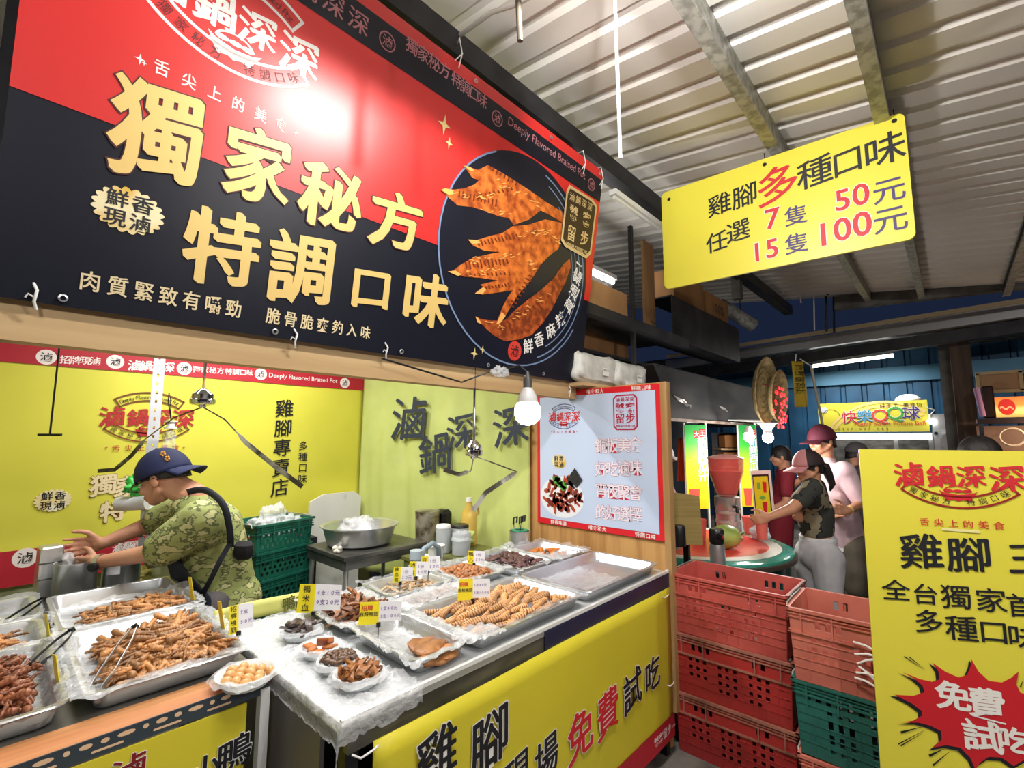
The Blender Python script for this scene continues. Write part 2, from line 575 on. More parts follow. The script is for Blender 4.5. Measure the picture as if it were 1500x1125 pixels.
# ================================================================== THE SETTING
CONCRETE = mat('concrete_floor', S(122, 118, 112), .8, 0, S(84, 80, 76), 6, detail=8, bump=.3, bscale=60)
ROOF = mat('painted_roof_sheet', S(236, 233, 228), .5, 0, S(228, 224, 218), 1.2, detail=4)
CURTAIN_GREEN = mat('pale_green_curtain', S(206, 216, 132), .8, 0, S(194, 206, 118), 4, bump=.1, bscale=8)
YELLOW_CLOTH = mat('yellow_banner_vinyl', S(222, 216, 78), .5, 0, S(212, 208, 72), 2)
YELLOW_SIGN = mat('yellow_sign_board', S(226, 216, 72), .38)
PLYWOOD = mat('plywood', S(205, 158, 98), .6, 0, S(168, 120, 66), 5, detail=6, stretch=(1, 3, .18), contrast=(.4, .62), bump=.08, bscale=30)
WOOD = mat('raw_wood', S(206, 176, 130), .65, 0, S(176, 142, 98), 4, detail=6, stretch=(.15, 2, 3))
WOOD_POST = mat('post_wood', S(196, 160, 108), .65, 0, S(158, 118, 72), 4, detail=6, stretch=(3, 3, .2))
BLUE_SHEET = mat('blue_wall_sheet', S(40, 92, 128), .45, .2, S(28, 70, 102), 2)
DARK_BEAM = mat('dark_painted_steel', S(52, 52, 56), .5, .4, S(34, 34, 38), 5)
GREY_BEAM = mat('grey_painted_steel', S(112, 110, 106), .5, .4, S(80, 78, 75), 5)
NIGHT = mat('dark_backdrop', S(22, 26, 44), .9)

structure('floor', MB().box((3.5, 1.0, -.05), (17, 12, .1)), CONCRETE)


def corrugated(x0, x1, y0, y1, zf, pitch=.207, h=.026, flat=.62):
    mb = MB(); xs = []
    x = x0
    while x < x1:
        for fx, hz in ((0, 0), (flat, 0), (flat + .09, 1), (1 - .09, 1)):
            xs.append((x + fx * pitch, hz * h))
        x += pitch
    ys = [y0, y1]; o = 0
    vs = []; fs = []
    for j, y in enumerate(ys):
        for (xx, hz) in xs: vs.append((xx, y, zf(y) + hz))
    n = len(xs)
    for i in range(n - 1): fs.append((i, i + 1, n + i + 1, n + i))
    vs2 = [(a, b, c + .012) for a, b, c in vs]; fs2 = [tuple(k + 2 * n for k in reversed(q)) for q in fs]
    mb.add(vs + vs2, fs + fs2)
    return mb


ZR = lambda y: 3.385 + (y - .65) * .125
structure('ceiling', corrugated(-1.3, 7.6, -2.6, 3.9, ZR), ROOF)

# purlins of the near roof (C sections) and the long beam over the banner
for i, (yy, hh, ww) in enumerate(((.665, .115, .06), (.155, .115, .06), (-.55, .115, .06), (-1.3, .115, .06))):
    z = ZR(yy) - hh / 2 - .004
    mb = MB(); x0, x1 = -1.2, 7.5
    mb.box(((x0 + x1) / 2, yy - ww / 2, z), (x1 - x0, .006, hh))
    mb.box(((x0 + x1) / 2, yy, z + hh / 2 - .003), (x1 - x0, ww, .006)); mb.box(((x0 + x1) / 2, yy, z - hh / 2 + .003), (x1 - x0, ww, .006))
    mb.box(((x0 + x1) / 2, yy + ww / 2 - .003, z - hh / 2 + .012), (x1 - x0, .005, .02)); mb.box(((x0 + x1) / 2, yy + ww / 2 - .003, z + hh / 2 - .012), (x1 - x0, .005, .02))
    structure('trim_%d' % (i + 1), mb, GALV)
structure('trim_5', MB().box((3.1, 1.56, 3.315), (8.6, .10, .12)), DARK_BEAM)
structure('trim_6', MB().box((1.2, 1.715, 1.843), (2.44, .06, .116)), WOOD)            # wooden rail below the banner
structure('trim_7', MB().box((2.452, 1.128, 1.02), (.052, .034, 1.66)), WOOD_POST)     # post at the front of the side panel
structure('trim_8', MB().box((-.03, 1.72, 1.72), (.06, .06, 3.4)), DARK_BEAM)
structure('trim_9', MB().box((2.47, 1.72, 2.65), (.05, .05, 1.6)), DARK_BEAM)
structure('trim_10', MB().box((5.4, 1.62, 3.2), (.09, .09, .3)), GREY_BEAM)
structure('wall_side', MB().box((-.42, 1.80, 2.6), (.68, .06, 1.9)), mat('tan_brick', S(186, 160, 104), .8, 0, S(96, 80, 56), 14, contrast=(.5, .56)))
structure('wall_back', MB().box((.55, 3.62, 1.25), (3.3, .05, 2.5)), mat('off_white_wall', S(218, 222, 176), .8, 0, S(208, 214, 160), 3))
structure('wall_left', MB().box((-1.1, 2.6, 1.25), (.05, 2.2, 2.5)), mat('off_white_wall'))
structure('wall_right', MB().box((2.452, 1.62, .93), (.024, .94, 1.84)), PLYWOOD)

# ================================================================== THE BIG BANNER
def banner_sheet(name, x0, x1, z0, z1, m, root, T=.004, wave=0.0, seed=0, nu=40, nv=24):
    def fn(u, v):
        x = x0 + (x1 - x0) * u; z = z0 + (z1 - z0) * v
        return (x, wave * noise.noise(Vector((x * 1.6, z * 1.6, seed))) if wave else 0.0, z)
    return MB().grid(fn, nu if wave else 1, nv if wave else 1).build(name, m, root, smooth=180 if wave else None, solid=T * 2)


BANNER_TILT = atan2(.19, 1.29)
t = thing('stall_banner', 'big red and black banner across the stall front with gold writing and chicken feet', 'banner', rot=(BANNER_TILT, 0, 0), loc=(0, 1.66, 1.883))
RED_GLOSS = mat('red_gloss_vinyl', S(212, 44, 42), .33, spec=.6)
NAVY_GLOSS = mat('navy_gloss_vinyl', S(21, 23, 35), .36, spec=.3)
B = Sign(t, .005)
BW0, BW1, BH = -.035, 2.42, 1.305
banner_sheet('banner_sheet', BW0, BW1, 0, BH, NAVY_GLOSS, t)
a = B.at(20, 128); b = B.at(638, 358); sl = (b[1] - a[1]) / (b[0] - a[0])
zl = a[1] + sl * (BW0 - a[0]); zr = a[1] + sl * (BW1 - a[0])
B.poly('red_field', [(BW0, zl), (BW1, zr), (BW1, BH), (BW0, BH)], RED_GLOSS, 1, px=False)
s0 = B.at(860, 283)[1]; s1 = B.at(872, 262)[1]
BT0, BT1 = BH - .19, BH - .055
B.poly('header_band', [(BW0, BT0), (BW1, BT0), (BW1, BT1), (BW0, BT1)], NAVY_GLOSS, 2, px=False)
HEAD_INK = mat('header_ink', S(186, 122, 130), .5)
zb = (BT0 + BT1) / 2
its = []
def row(its, s, x, z, size, step):
    for ch in s:
        if ch != ' ': its.append((ch, x, z, size))
        x += step if ord(ch) > 0x2e00 or ch == ' ' else step * .55
    return x
x = .18
for rep in range(2):
    pass
its = []
row(its, '招牌現滷', .05, zb, .066, .082); row(its, '滷鍋深深', .50, zb, .085, .095)
B.text('header_lettering', its, HEAD_INK, 3, 'medium')
B.line('header_lettering', '獨家秘方', (603, 68), (651, 103), 24, HEAD_INK, layer=3, sx=.9); B.line('header_lettering', '特調口味', (668, 118), (706, 147), 22, HEAD_INK, layer=3, sx=.9)
B.run('header_lettering', 'Deeply Flavored Braised Pot', (744, 176), (857, 258), HEAD_INK, layer=3, style='plain')
for sx_ in (.40, B.at(569, 43)[0], B.at(729, 163)[0], B.at(866, 268)[0]):
    seal(B, (sx_, zb), .036, HEAD_INK, HEAD_INK, 3, ring=HEAD_INK)
# emblem in white
c1 = B.at(315, 23); c2 = B.at(440, 73)
k_ = (c2[0] - c1[0]) / 2.12
lc = (c1[0] + .5 * k_, (c1[1] + c2[1]) / 2 + .04 * k_)
logo(B, lc, k_ * 4.3, WHITE_INK, WHITE_INK, mat('emblem_dark_ink', S(96, 20, 22), .5), layer=2, slogan=False)
B.line('slogan_lettering', '舌尖上的美食', (237, 100), (412, 183), 22, WHITE_INK, h1=19, style='bold', sx=.85)
B.rows('slogan_sparkle', [sparkle(B.at(205, 87), .016), sparkle(B.at(211, 93), .008), sparkle(B.at(433, 195), .011)], WHITE_INK, 2)
def big(s, p, h, wpx, rot=0.0):
    q = B.at(*p); s_ = B.size(p[0], p[1], h) * .93; wl = (B.at(p[0] + wpx / 2, p[1])[0] - B.at(p[0] - wpx / 2, p[1])[0]) / .95
    return (s, q[0], q[1], s_, rot, wl / s_)
B.text('headline_lettering', [big('獨', (233, 194), 150, 138), big('家', (378, 243), 114, 100), big('秘', (486, 289), 98, 92), big('方', (581, 324), 86, 78)], GOLD_INK, 3, 'heavy', outline=(mat('dark_letter_edge', S(70, 20, 22), .5), .014))
B.text('headline_lettering', [big('特', (327, 363), 116, 112), big('調', (443, 393), 110, 97), big('口', (544, 422), 66, 64), big('味', (624, 440), 84, 66)], GOLD_INK, 3, 'heavy')
B.line('tagline_lettering', '肉質緊致有嚼勁', (132, 412), (342, 452), 29, mat('cream_ink', S(232, 214, 170), .5), h1=25, style='bold', sx=.82)
B.line('tagline_lettering', '脆骨脆爽夠入味', (400, 463), (535, 487), 23, mat('cream_ink'), h1=18, style='bold', sx=.84)
bc = B.at(189, 309)
badge(B, bc, hypot(B.at(133, 309)[0] - B.at(245, 309)[0], 0), mat('gold_foil_ink', S(226, 180, 62), .4, .2, S(248, 236, 190), 9, contrast=(.35, .6)), 2)
# the plate with three chicken feet, printed
pc = B.at(752, 371)
prx = (B.at(861, 387)[0] - B.at(640, 350)[0]) / 2
prz = (B.at(738, 205)[1] - B.at(760, 537)[1]) / 2
pcx = (B.at(861, 387)[0] + B.at(640, 350)[0]) / 2; pcz = (B.at(738, 205)[1] + B.at(760, 537)[1]) / 2
B.disc('plate', (pcx, pcz), prx, prz, mat('plate_navy_ink', S(22, 24, 38), .3), 2, n=56)
rings = []
for q0, q1, b0, b1 in ((.985, 1.0, 120, 330), (.93, .945, -70, 80), (.86, .872, -60, 75), (.80, .81, -50, 60), (.74, .748, -40, 50)):
    o_ = B.arcs((0, 0), q0, q1, radians(b0), radians(b1), 30); rings.append([(pcx + a_ * prx, pcz + b_ * prz) for a_, b_ in o_])
B.rows('plate_rim', rings, mat('plate_rim_ink', S(120, 142, 178), .35), 3)
FOOT_INK = mat('printed_braised_skin', S(222, 122, 48), .42, 0, S(158, 70, 26), 26, detail=7, contrast=(.34, .62), col3=S(84, 30, 12))
FOOT_INK2 = mat('printed_braised_skin_dark', S(190, 92, 38), .42, 0, S(116, 46, 18), 30, detail=7, contrast=(.34, .62))
FOOT_HI = mat('printed_braised_highlight', S(244, 178, 96), .42)
def zp(pts):  # positions read in an enlargement of the plate
    return [(620 + a_ * .3289, 190 + b_ * .3289) for a_, b_ in pts]
feet = [
    [(172, 160), (205, 168), (240, 180), (285, 158), (335, 185), (400, 225), (470, 270), (540, 320), (615, 365), (618, 415), (560, 380), (520, 360), (470, 400), (400, 425), (380, 395), (330, 385), (280, 365), (215, 345), (150, 338), (112, 305), (75, 270), (90, 262), (135, 268), (180, 262), (225, 245), (245, 225), (215, 215), (195, 185)],
    [(195, 490), (235, 492), (290, 475), (350, 460), (395, 430), (460, 425), (540, 400), (615, 415), (612, 470), (600, 530), (560, 560), (520, 600), (490, 650), (450, 700), (415, 740), (380, 800), (350, 850), (320, 868), (345, 800), (370, 750), (395, 715), (330, 725), (260, 735), (225, 730), (262, 700), (250, 690), (300, 678), (330, 672), (250, 660), (180, 655), (105, 632), (130, 628), (165, 600), (220, 570), (290, 555), (340, 545), (270, 540), (215, 515)],
    [(228, 832), (262, 845), (300, 850), (360, 850), (410, 800), (460, 760), (520, 715), (580, 660), (620, 600), (650, 575), (655, 610), (630, 680), (600, 740), (570, 800), (530, 860), (480, 915), (420, 935), (360, 942), (310, 915), (270, 880)],
]
mats_ = [FOOT_INK, FOOT_INK, FOOT_INK2]
for i in (2, 0, 1):
    B.poly('printed_chicken_foot', zp(feet[i]), mats_[i], 4 + (i == 1))
bands = []
for (ax, ay, bx, by, n, w) in ((150, 285, 330, 330, 11, 40), (230, 300, 400, 260, 9, 26), (235, 510, 420, 470, 12, 34), (180, 605, 380, 585, 12, 46), (180, 648, 390, 640, 11, 22), (270, 705, 385, 690, 8, 22), (385, 790, 480, 640, 9, 34), (330, 885, 520, 770, 10, 34), (300, 175, 420, 250, 7, 26)):
    for j in range(n):
        t_ = (j + .3) / n; x_ = ax + (bx - ax) * t_; y_ = ay + (by - ay) * t_
        d = Vector((bx - ax, by - ay)).normalized(); nrm = Vector((-d.y, d.x)) * w * (.32 + .1 * sin(j * 2.1)); d = d * 3.4
        bands.append([B.at(*p) for p in zp([(x_ - nrm.x - d.x, y_ - nrm.y - d.y), (x_ - nrm.x + d.x, y_ - nrm.y + d.y), (x_ + nrm.x + d.x + 4, y_ + nrm.y + d.y), (x_ + nrm.x - d.x + 4, y_ + nrm.y - d.y)])])
B.rows('skin_folds', bands, mat('printed_fold_ink', S(120, 46, 14), .45), 6)
his = []
rr = random.Random(3)
for (ax, ay, bx, by, n) in ((130, 290, 330, 300, 16), (260, 350, 400, 380, 10), (320, 230, 520, 340, 18), (200, 585, 400, 560, 16), (160, 640, 370, 630, 12), (410, 470, 560, 450, 16), (420, 560, 500, 620, 10), (400, 850, 560, 720, 18), (270, 860, 360, 890, 8), (560, 430, 600, 500, 8)):
    for j in range(n):
        t_ = rr.random(); x_ = ax + (bx - ax) * t_ + rr.uniform(-10, 10); y_ = ay + (by - ay) * t_ + rr.uniform(-14, 14); a_ = rr.uniform(-.6, .5); l = rr.uniform(5, 15); w = rr.uniform(1.6, 3.4)
        his.append([B.at(*p) for p in zp([(x_ - l * cos(a_), y_ - l * sin(a_)), (x_ + w * sin(a_), y_ - w * cos(a_)), (x_ + l * cos(a_), y_ + l * sin(a_)), (x_ - w * sin(a_), y_ + w * cos(a_))])])
for cl in ([(172, 160), (205, 168), (222, 182), (205, 186)], [(75, 270), (92, 262), (130, 272), (128, 290), (105, 290)], [(195, 490), (238, 492), (250, 505), (215, 512)], [(105, 632), (140, 628), (165, 645), (150, 652)], [(225, 730), (262, 702), (275, 712), (260, 732)], [(228, 832), (240, 838), (255, 866), (236, 858)], [(320, 868), (345, 810), (362, 830), (340, 860)]):
    his.append([B.at(*p) for p in zp(cl)])
B.rows('skin_highlights', his, FOOT_HI, 7)
# gold plaque
pl = [(832, 271), (866, 292), (873, 302), (864, 372), (857, 379), (826, 362), (820, 352), (828, 280)]
B.poly('plaque', pl, mat('plaque_gold', S(222, 196, 142), .4, .2), 8)
cxy = Vector(B.at(846, 325))
inn = [tuple(cxy + (Vector(B.at(*p)) - cxy) * .90) for p in pl]
B.poly('plaque_field', inn, mat('plaque_brown', S(52, 34, 26), .4), 9, px=False)
ps = B.size(846, 325, 24) * 1.1
its = []
for ch, p, s in (('饕', (838, 313), 1), ('客', (857, 322), 1), ('留', (835, 342), 1), ('步', (854, 350), 1)):
    q = B.at(*p); its.append((ch, q[0], q[1], ps * .86, 0, .9))
for i, ch in enumerate('滷鍋深深'):
    q = Vector(B.at(836, 289)).lerp(Vector(B.at(862, 303)), i / 3); its.append((ch, q.x, q.y, ps * .46))
for i, ch in enumerate('獨家秘方特調口味'):
    q = Vector(B.at(829, 358)).lerp(Vector(B.at(856, 370)), i / 7); its.append((ch, q.x, q.y, ps * .25))
B.text('plaque_lettering', its, mat('plaque_gold'), 10, 'bold')
q = B.at(753, 514); seal(B, q, B.size(753, 514, 27) * .5, mat('seal_red_ink', S(206, 62, 48), .4), BLACK_INK, 4)
its = []
for ch, p, rt in (('鮮', (773, 507), .25), ('香', (789, 497), .38), ('麻', (806, 484), .5), ('辣', (820, 468), .65), ('真', (833, 447), .95), ('過', (840, 427), 1.1), ('癮', (845, 405), 1.25), ('!', (847, 387), 1.35)):
    q = B.at(*p); its.append((ch, q[0], q[1], B.size(p[0], p[1], 20) * (1.05 if ch != '!' else .9), rt))
B.text('plate_lettering', its, WHITE_INK, 4, 'bold')
B.rows('gold_sparkle', [sparkle(B.at(650, 183), .045), sparkle(B.at(657, 210), .028), sparkle(B.at(694, 518), .03), sparkle(B.at(706, 512), .022)], mat('sparkle_gold', S(226, 204, 140), .35), 4)
grom = MB()
for (gx, gz) in ((.10, .02), (.62, .02), (1.12, .02), (1.62, .02), (2.05, .02), (2.36, .02), (2.38, BH - .03), (1.9, BH - .03), (1.35, BH - .03)):
    grom.lathe([(.006, 0), (.010, .001), (.010, .003), (.006, .004)], (gx, -.012, gz), 12, rot=Matrix.Rotation(pi / 2, 3, 'X'))
grom.build('eyelets', STEEL, t)
# ties at the lower edge and the upper edge
tie = None
for i, (px_, py_) in enumerate(((50, 436), (430, 497), (563, 515), (768, 560), (832, 574))):
    p = on(px_, py_, 'y', 1.66)
    mb = MB().tube([p + Vector((-.004, -.008, .035)), p + Vector((.003, -.02, .015)), p + Vector((.0, -.012, -.012)), p + Vector((.006, -.004, -.03))], .0035, 6)
    mb.tube([p + Vector((0, -.014, -.002)), p + Vector((-.012, -.018, .004)), p + Vector((-.016, -.016, -.006))], .0025, 6)
    o = mb.build('banner_tie', WHITE_PLASTIC, smooth=60)
    lab = ['farthest left of the white plastic ties along the lower banner edge', 'white plastic tie at the lower banner edge under the second line of small writing', 'white plastic tie at the lower banner edge left of the printed plate', 'white plastic tie at the lower banner edge right of the hanging bulb', 'white plastic tie at the lower right banner corner above the menu board'][i]
    tag(o, lab, 'tie', 'ties of the big banner')
for i, (p, lab) in enumerate((((668, 75), 'pale string knotted from the banner top to the beam at upper left'), ((935 - 85, 235), 'thin string holding the banner top near the last English word'), ((876, 258), 'string tied round the top right banner corner'))):
    q = on(p[0], p[1], 'y', 1.47)
    mb = MB().tube([q + Vector((0, -.02, -.09)), q + Vector((.012, -.028, -.02)), q + Vector((.0, -.022, .05)), q + Vector((.05, .06, .09))], .0028, 6)
    mb.tube([q + Vector((.012, -.03, -.02)), q + Vector((-.03, -.03, -.08))], .0024, 6)
    tag(mb.build('banner_string', WHITE_PLASTIC, smooth=60), lab, 'string', 'strings of the big banner')

# ================================================================== BACK BANNER (rear wall of the stall)
t = thing('rear_banner', 'wrinkled yellow vinyl banner with red edge strips hanging on the rear wall behind the vendor', 'banner', (0, 3.5, .81))
K = Sign(t, .012)
KW = 2.03; KH = 1.25; KX = -.95
banner_sheet('banner_sheet', KX, KW, 0, KH, YELLOW_CLOTH, t, .003, .005, 5, 70, 40)
K.T = .0078
red_v = mat('red_banner_strip', S(176, 34, 48), .5)
def strip(z0, z1):
    return MB().grid(lambda u, v: (KX + (KW - KX) * u, -.0085, z0 + (z1 - z0) * v), 30, 1)
zt = KH - .135
strip(zt, KH).build('red_strip', red_v, t); strip(0, .175).build('red_strip', red_v, t)
pale = mat('pale_ink', S(238, 226, 222), .5)
zc = zt + .058
its = []
for s, p0, p1, sz in (('招牌現滷', (96, 527), (140, 529), .047), ('獨家秘方', (288, 541), (323, 543), .044), ('特調口味', (335, 544), (366, 546), .044)):
    a = Vector(K.at(*p0)); b = Vector(K.at(*p1))
    for i, ch in enumerate(s):
        q = a.lerp(b, i / 3); its.append((ch, q.x, q.y, sz))
K.text('strip_lettering', its, pale, 1, 'bold')
a = Vector(K.at(197, 535)); b = Vector(K.at(247, 538))
K.text('strip_lettering', [(ch, a.lerp(b, i / 3).x, a.lerp(b, i / 3).y, .064) for i, ch in enumerate('滷鍋深深')], pale, 1, 'heavy')
K.run('strip_lettering', 'Deeply Flavored Braised Pot', (394, 549), (494, 558), pale, layer=1, style='medium')
for p in ((68, 523), (169, 530), (270, 540), (382, 548), (505, 561)):
    seal(K, K.at(*p), .04, pale, BLACK_INK, 1)
seal(K, K.at(37, 817), .048, pale, BLACK_INK, 1)
K.line('strip_lettering', '招牌現滷', (70, 815), (112, 809), 15, pale, layer=1, style='bold')
K.line('strip_lettering', '滷鍋深深', (172, 802), (202, 797), 12, pale, layer=1, style='heavy')
K.run('strip_lettering', 'Deeply Flavored Braised', (372, 779), (446, 760), pale, layer=1, style='medium')
lc = K.at(219, 611)
logo(K, lc, hypot(K.at(150, 611)[0] - K.at(290, 611)[0], 0) * .98, mat('faded_red_ink', S(176, 42, 44), .5), mat('brown_line_ink', S(120, 66, 30), .5), mat('brown_small_ink', S(74, 52, 26), .5), layer=1, slogan=True)
K.line('vertical_lettering', '雞腳專賣店', (417, 598), (410, 714), 25, BLACK_INK, h1=25, layer=1, style='kai')
K.line('vertical_lettering', '多種口味', (444, 653), (443, 701), 13, BLACK_INK, layer=1, style='medium')
q = K.at(78, 733); badge(K, q, hypot(K.at(50, 733)[0] - K.at(107, 733)[0], 0), mat('pale_gold_ink', S(226, 200, 120), .5, 0, S(240, 236, 214), 8), 1)
its = []
for ch, p, h in (('獨', (152, 710), 30), ('家', (186, 712), 30), ('特', (166, 748), 30)):
    q = K.at(*p); its.append((ch, q[0], q[1], K.size(p[0], p[1], h)))
K.text('faded_lettering', its, mat('cream_ink'), 1, 'heavy', outline=(mat('brown_line_ink'), .012))
# exposed rough strip of the white wall above the banner
structure('trim_11', MB().box((.55, 3.585, 2.15), (3.2, .02, .16)), mat('white_wall_board', S(222, 222, 216), .7))

# side curtain (pale green) with dark brush writing
p0 = Vector((2.03, 3.49, 0)); p1 = Vector((2.415, 2.06, 0)); yaw = atan2(p1.y - p0.y, p1.x - p0.x); L = (p1 - p0).length
t = thing('side_curtain', 'pale green cloth curtain with dark brush characters hanging on the right side of the stall', 'curtain', (p0.x, p0.y, .55), yaw)
def cfn(u, v):
    x = u * L
    fold = .02 * sin(u * 34 + 1.5 * sin(v * 3)) * (1.1 - .7 * v) + .012 * sin(u * 71 + v * 4) * (1 - v)
    fold += .05 * math.exp(-((u - .12) / .08) ** 2) * (1 - v)
    return (x, -fold * .6, 1.48 * v - .03 * sin(u * pi))
MB().grid(cfn, 90, 30).build('curtain_cloth', CURTAIN_GREEN, t, smooth=180, solid=.004)
C = Sign(t, .035)
its = []
for ch, p, h, rt in (('滷', (599, 613), 68, -.1), ('鍋', (637, 664), 62, .05), ('深', (676, 632), 56, .05), ('深', (748, 624), 64, .06)):
    q = C.at(*p); its.append((ch, q[0], q[1], C.size(p[0], p[1], h) * .92, rt))
C.text('curtain_lettering', its, mat('slate_ink', S(48, 56, 70), .6), 1, 'brush')

# ================================================================== MENU BOARD on the side panel
yB0 = on(786, 577, 'x', 2.42).y; yB1 = 1.145
zB0, zB1 = 1.012, 1.842
t = thing('menu_board', 'pale blue menu board with red border on the plywood side panel above the trays', 'sign', (2.432, yB0, zB0), -pi / 2)
MWd = yB0 - yB1; MH = zB1 - zB0
MB().box((MWd / 2, 0, MH / 2), (MWd, .010, MH)).build('board', mat('red_board', S(214, 30, 44), .4), t)
Mn = Sign(t, .006)
e = .034
Mn.poly('blue_field', [(e * .7, e), (MWd - e * .8, e), (MWd - e * .8, MH - e), (e * .7, MH - e)], mat('pale_blue_print', S(196, 212, 240), .3), 1, px=False)
for z_, y_ in (((787, 765), (965, 786)), ((792, 577), (960, 560))):
    pass
its = []
for xx, s in ((.12, '鮮香味濃'), (.40, '嚐食和大'), (.70, '特調口味')):
    row(its, s, xx, MH - .017, .028, .031); row(its, s, xx, .017, .028, .031)
Mn.text('border_lettering', its, WHITE_INK, 1, 'bold')
lc = Mn.at(826, 610)
logo(Mn, lc, .24, RED_INK, mat('plum_line_ink', S(70, 60, 110), .5), mat('plum_line_ink'), layer=2, slogan=True)
# stamp with cut corners
x0, z1 = Mn.at(898, 579); x1, z0 = Mn.at(935, 630)
cc = .02
def cut(x0, z0, x1, z1, c): return [(x0 + c, z0), (x1 - c, z0), (x1, z0 + c), (x1, z1 - c), (x1 - c, z1), (x0 + c, z1), (x0, z1 - c), (x0, z0 + c)]
Mn.poly('stamp', cut(x0, z0, x1, z1, cc), mat('stamp_crimson', S(178, 34, 70), .4), 2, px=False)
Mn.poly('stamp_field', cut(x0 + .009, z0 + .009, x1 - .009, z1 - .009, cc * .8), mat('pale_blue_print'), 3, px=False)
w_ = x1 - x0; h_ = z1 - z0; xm = (x0 + x1) / 2; zm = (z0 + z1) / 2
its = [('饕', xm - w_ * .21, zm + h_ * .12, w_ * .40), ('客', xm + w_ * .21, zm + h_ * .12, w_ * .40), ('留', xm - w_ * .21, zm - h_ * .17, w_ * .40), ('步', xm + w_ * .21, zm - h_ * .17, w_ * .40)]
for i, ch in enumerate('滷鍋深深'): its.append((ch, xm + (i - 1.5) * w_ * .19, zm + h_ * .36, w_ * .17))
for i, ch in enumerate('獨家秘方特調口味'): its.append((ch, xm + (i - 3.5) * w_ * .1, zm - h_ * .385, w_ * .09))
Mn.text('stamp_lettering', its, mat('stamp_crimson'), 4, 'bold')
for s, y_ in (('銅板美食', 652), ('好吃滷味', 686), ('宵夜聚會', 717), ('的好選擇', 749)):
    Mn.line('slogan_lettering', s, (881, y_ + 1), (931, y_ - 1 if y_ < 700 else y_ + 5), 21, mat('white_print'if 0 else 'pale_pink_print', S(236, 226, 238), .4), layer=2, style='bold', outline=(mat('crimson_outline', S(196, 44, 72), .4), .014))
q = Mn.at(819, 676); badge(Mn, q, .115, mat('gold_foil_ink'), 2)
# printed dish: white plate, braised pieces, greens
q = Mn.at(823, 728)
Mn.disc('printed_plate', q, .165, .125, mat('printed_plate_white', S(232, 236, 244), .35), 2, n=36)
rr = random.Random(5)
pcs = {0: [], 1: [], 2: [], 3: []}
for i in range(64):
    a_ = rr.uniform(0, 2 * pi); r_ = sqrt(rr.random()); x_ = q[0] + .14 * r_ * cos(a_); z_ = q[1] + .02 + .10 * r_ * sin(a_)
    l = rr.uniform(.02, .042); w = rr.uniform(.008, .016); th = rr.uniform(0, pi)
    pts = [(x_ + l * cos(b) * cos(th) - w * sin(b) * sin(th), z_ + l * cos(b) * sin(th) + w * sin(b) * cos(th)) for b in [2 * pi * k / 8 for k in range(8)]]
    kd = 0 if i % 3 else 1
    if x_ - q[0] > .05 and z_ - q[1] > .05: kd = 3
    pcs[kd].append(pts)
for i in range(9):
    x_ = q[0] + rr.uniform(-.05, .03); z_ = q[1] + rr.uniform(.05, .12)
    pcs[2].append([(x_ + .022 * cos(b) * (1 + .3 * sin(3 * b)), z_ + .016 * sin(b)) for b in [2 * pi * k / 10 for k in range(10)]])
for i, (nm, cc_, ly) in enumerate((('printed_meat', S(176, 72, 48), 3), ('printed_meat', S(118, 44, 32), 4), ('printed_greens', S(86, 158, 60), 6), ('printed_dark_pieces', S(44, 44, 50), 5))):
    Mn.rows(nm, pcs[i], mat(nm + str(i), cc_, .4), ly)
q = Mn.at(843, 700)
Mn.poly('printed_seaweed', [(q[0] - .05, q[1]), (q[0], q[1] + .06), (q[0] + .055, q[1] - .01), (q[0] + .01, q[1] - .06)], mat('printed_seaweed', S(54, 54, 58), .4, 0, S(30, 32, 34), 60), 6, px=False)

# ================================================================== COUNTERS
YF = 1.134
TOPZ = .865
t = thing('counter', 'long steel-edged stall counter with yellow front panel holding the trays on the right', 'counter', (.63, YF, 0))
cw = 2.425 - .63; cd = .84
MB().box((cw / 2, cd / 2, TOPZ - .012), (cw, cd, .024)).build('counter_top', mat('counter_steel', S(206, 210, 212), .34, .45), t)
MB().box((cw / 2 + .012, .012, TOPZ - .046), (cw - .02, .02, .068)).build('edge_apron', STEEL_DULL, t)
MB().box((cw / 2, .0, TOPZ + .003), (cw, .012, .012)).build('edge_lip', WHITE_PAINT, t)
fs = MB().box((.012, cd / 2 + .05, .40), (.012, cd - .12, .80)).build('side_sheet', mat('grey_side_sheet', S(112, 108, 108), .45, .2), t)
lg = None
for (x, y) in ((.04, .03), (cw - .03, .03), (.04, cd - .03), (cw - .03, cd - .03)):
    MB().box((x, y, .41), (.035, .035, .82)).build('leg', STEEL_DARK, t)
MB().box((cw / 2, cd - .02, .4), (cw - .08, .012, .72)).build('rear_sheet', STEEL_DARK, t)
NAVY_TAPE = mat('navy_tape', S(38, 40, 66), .4)
n0 = on(797, 925, 'y', YF).x - .63
MB().box(((n0 + cw) / 2, -.0035, TOPZ - .046), (cw - n0, .006, .078)).build('navy_strip', NAVY_TAPE, t, bevel=.002)

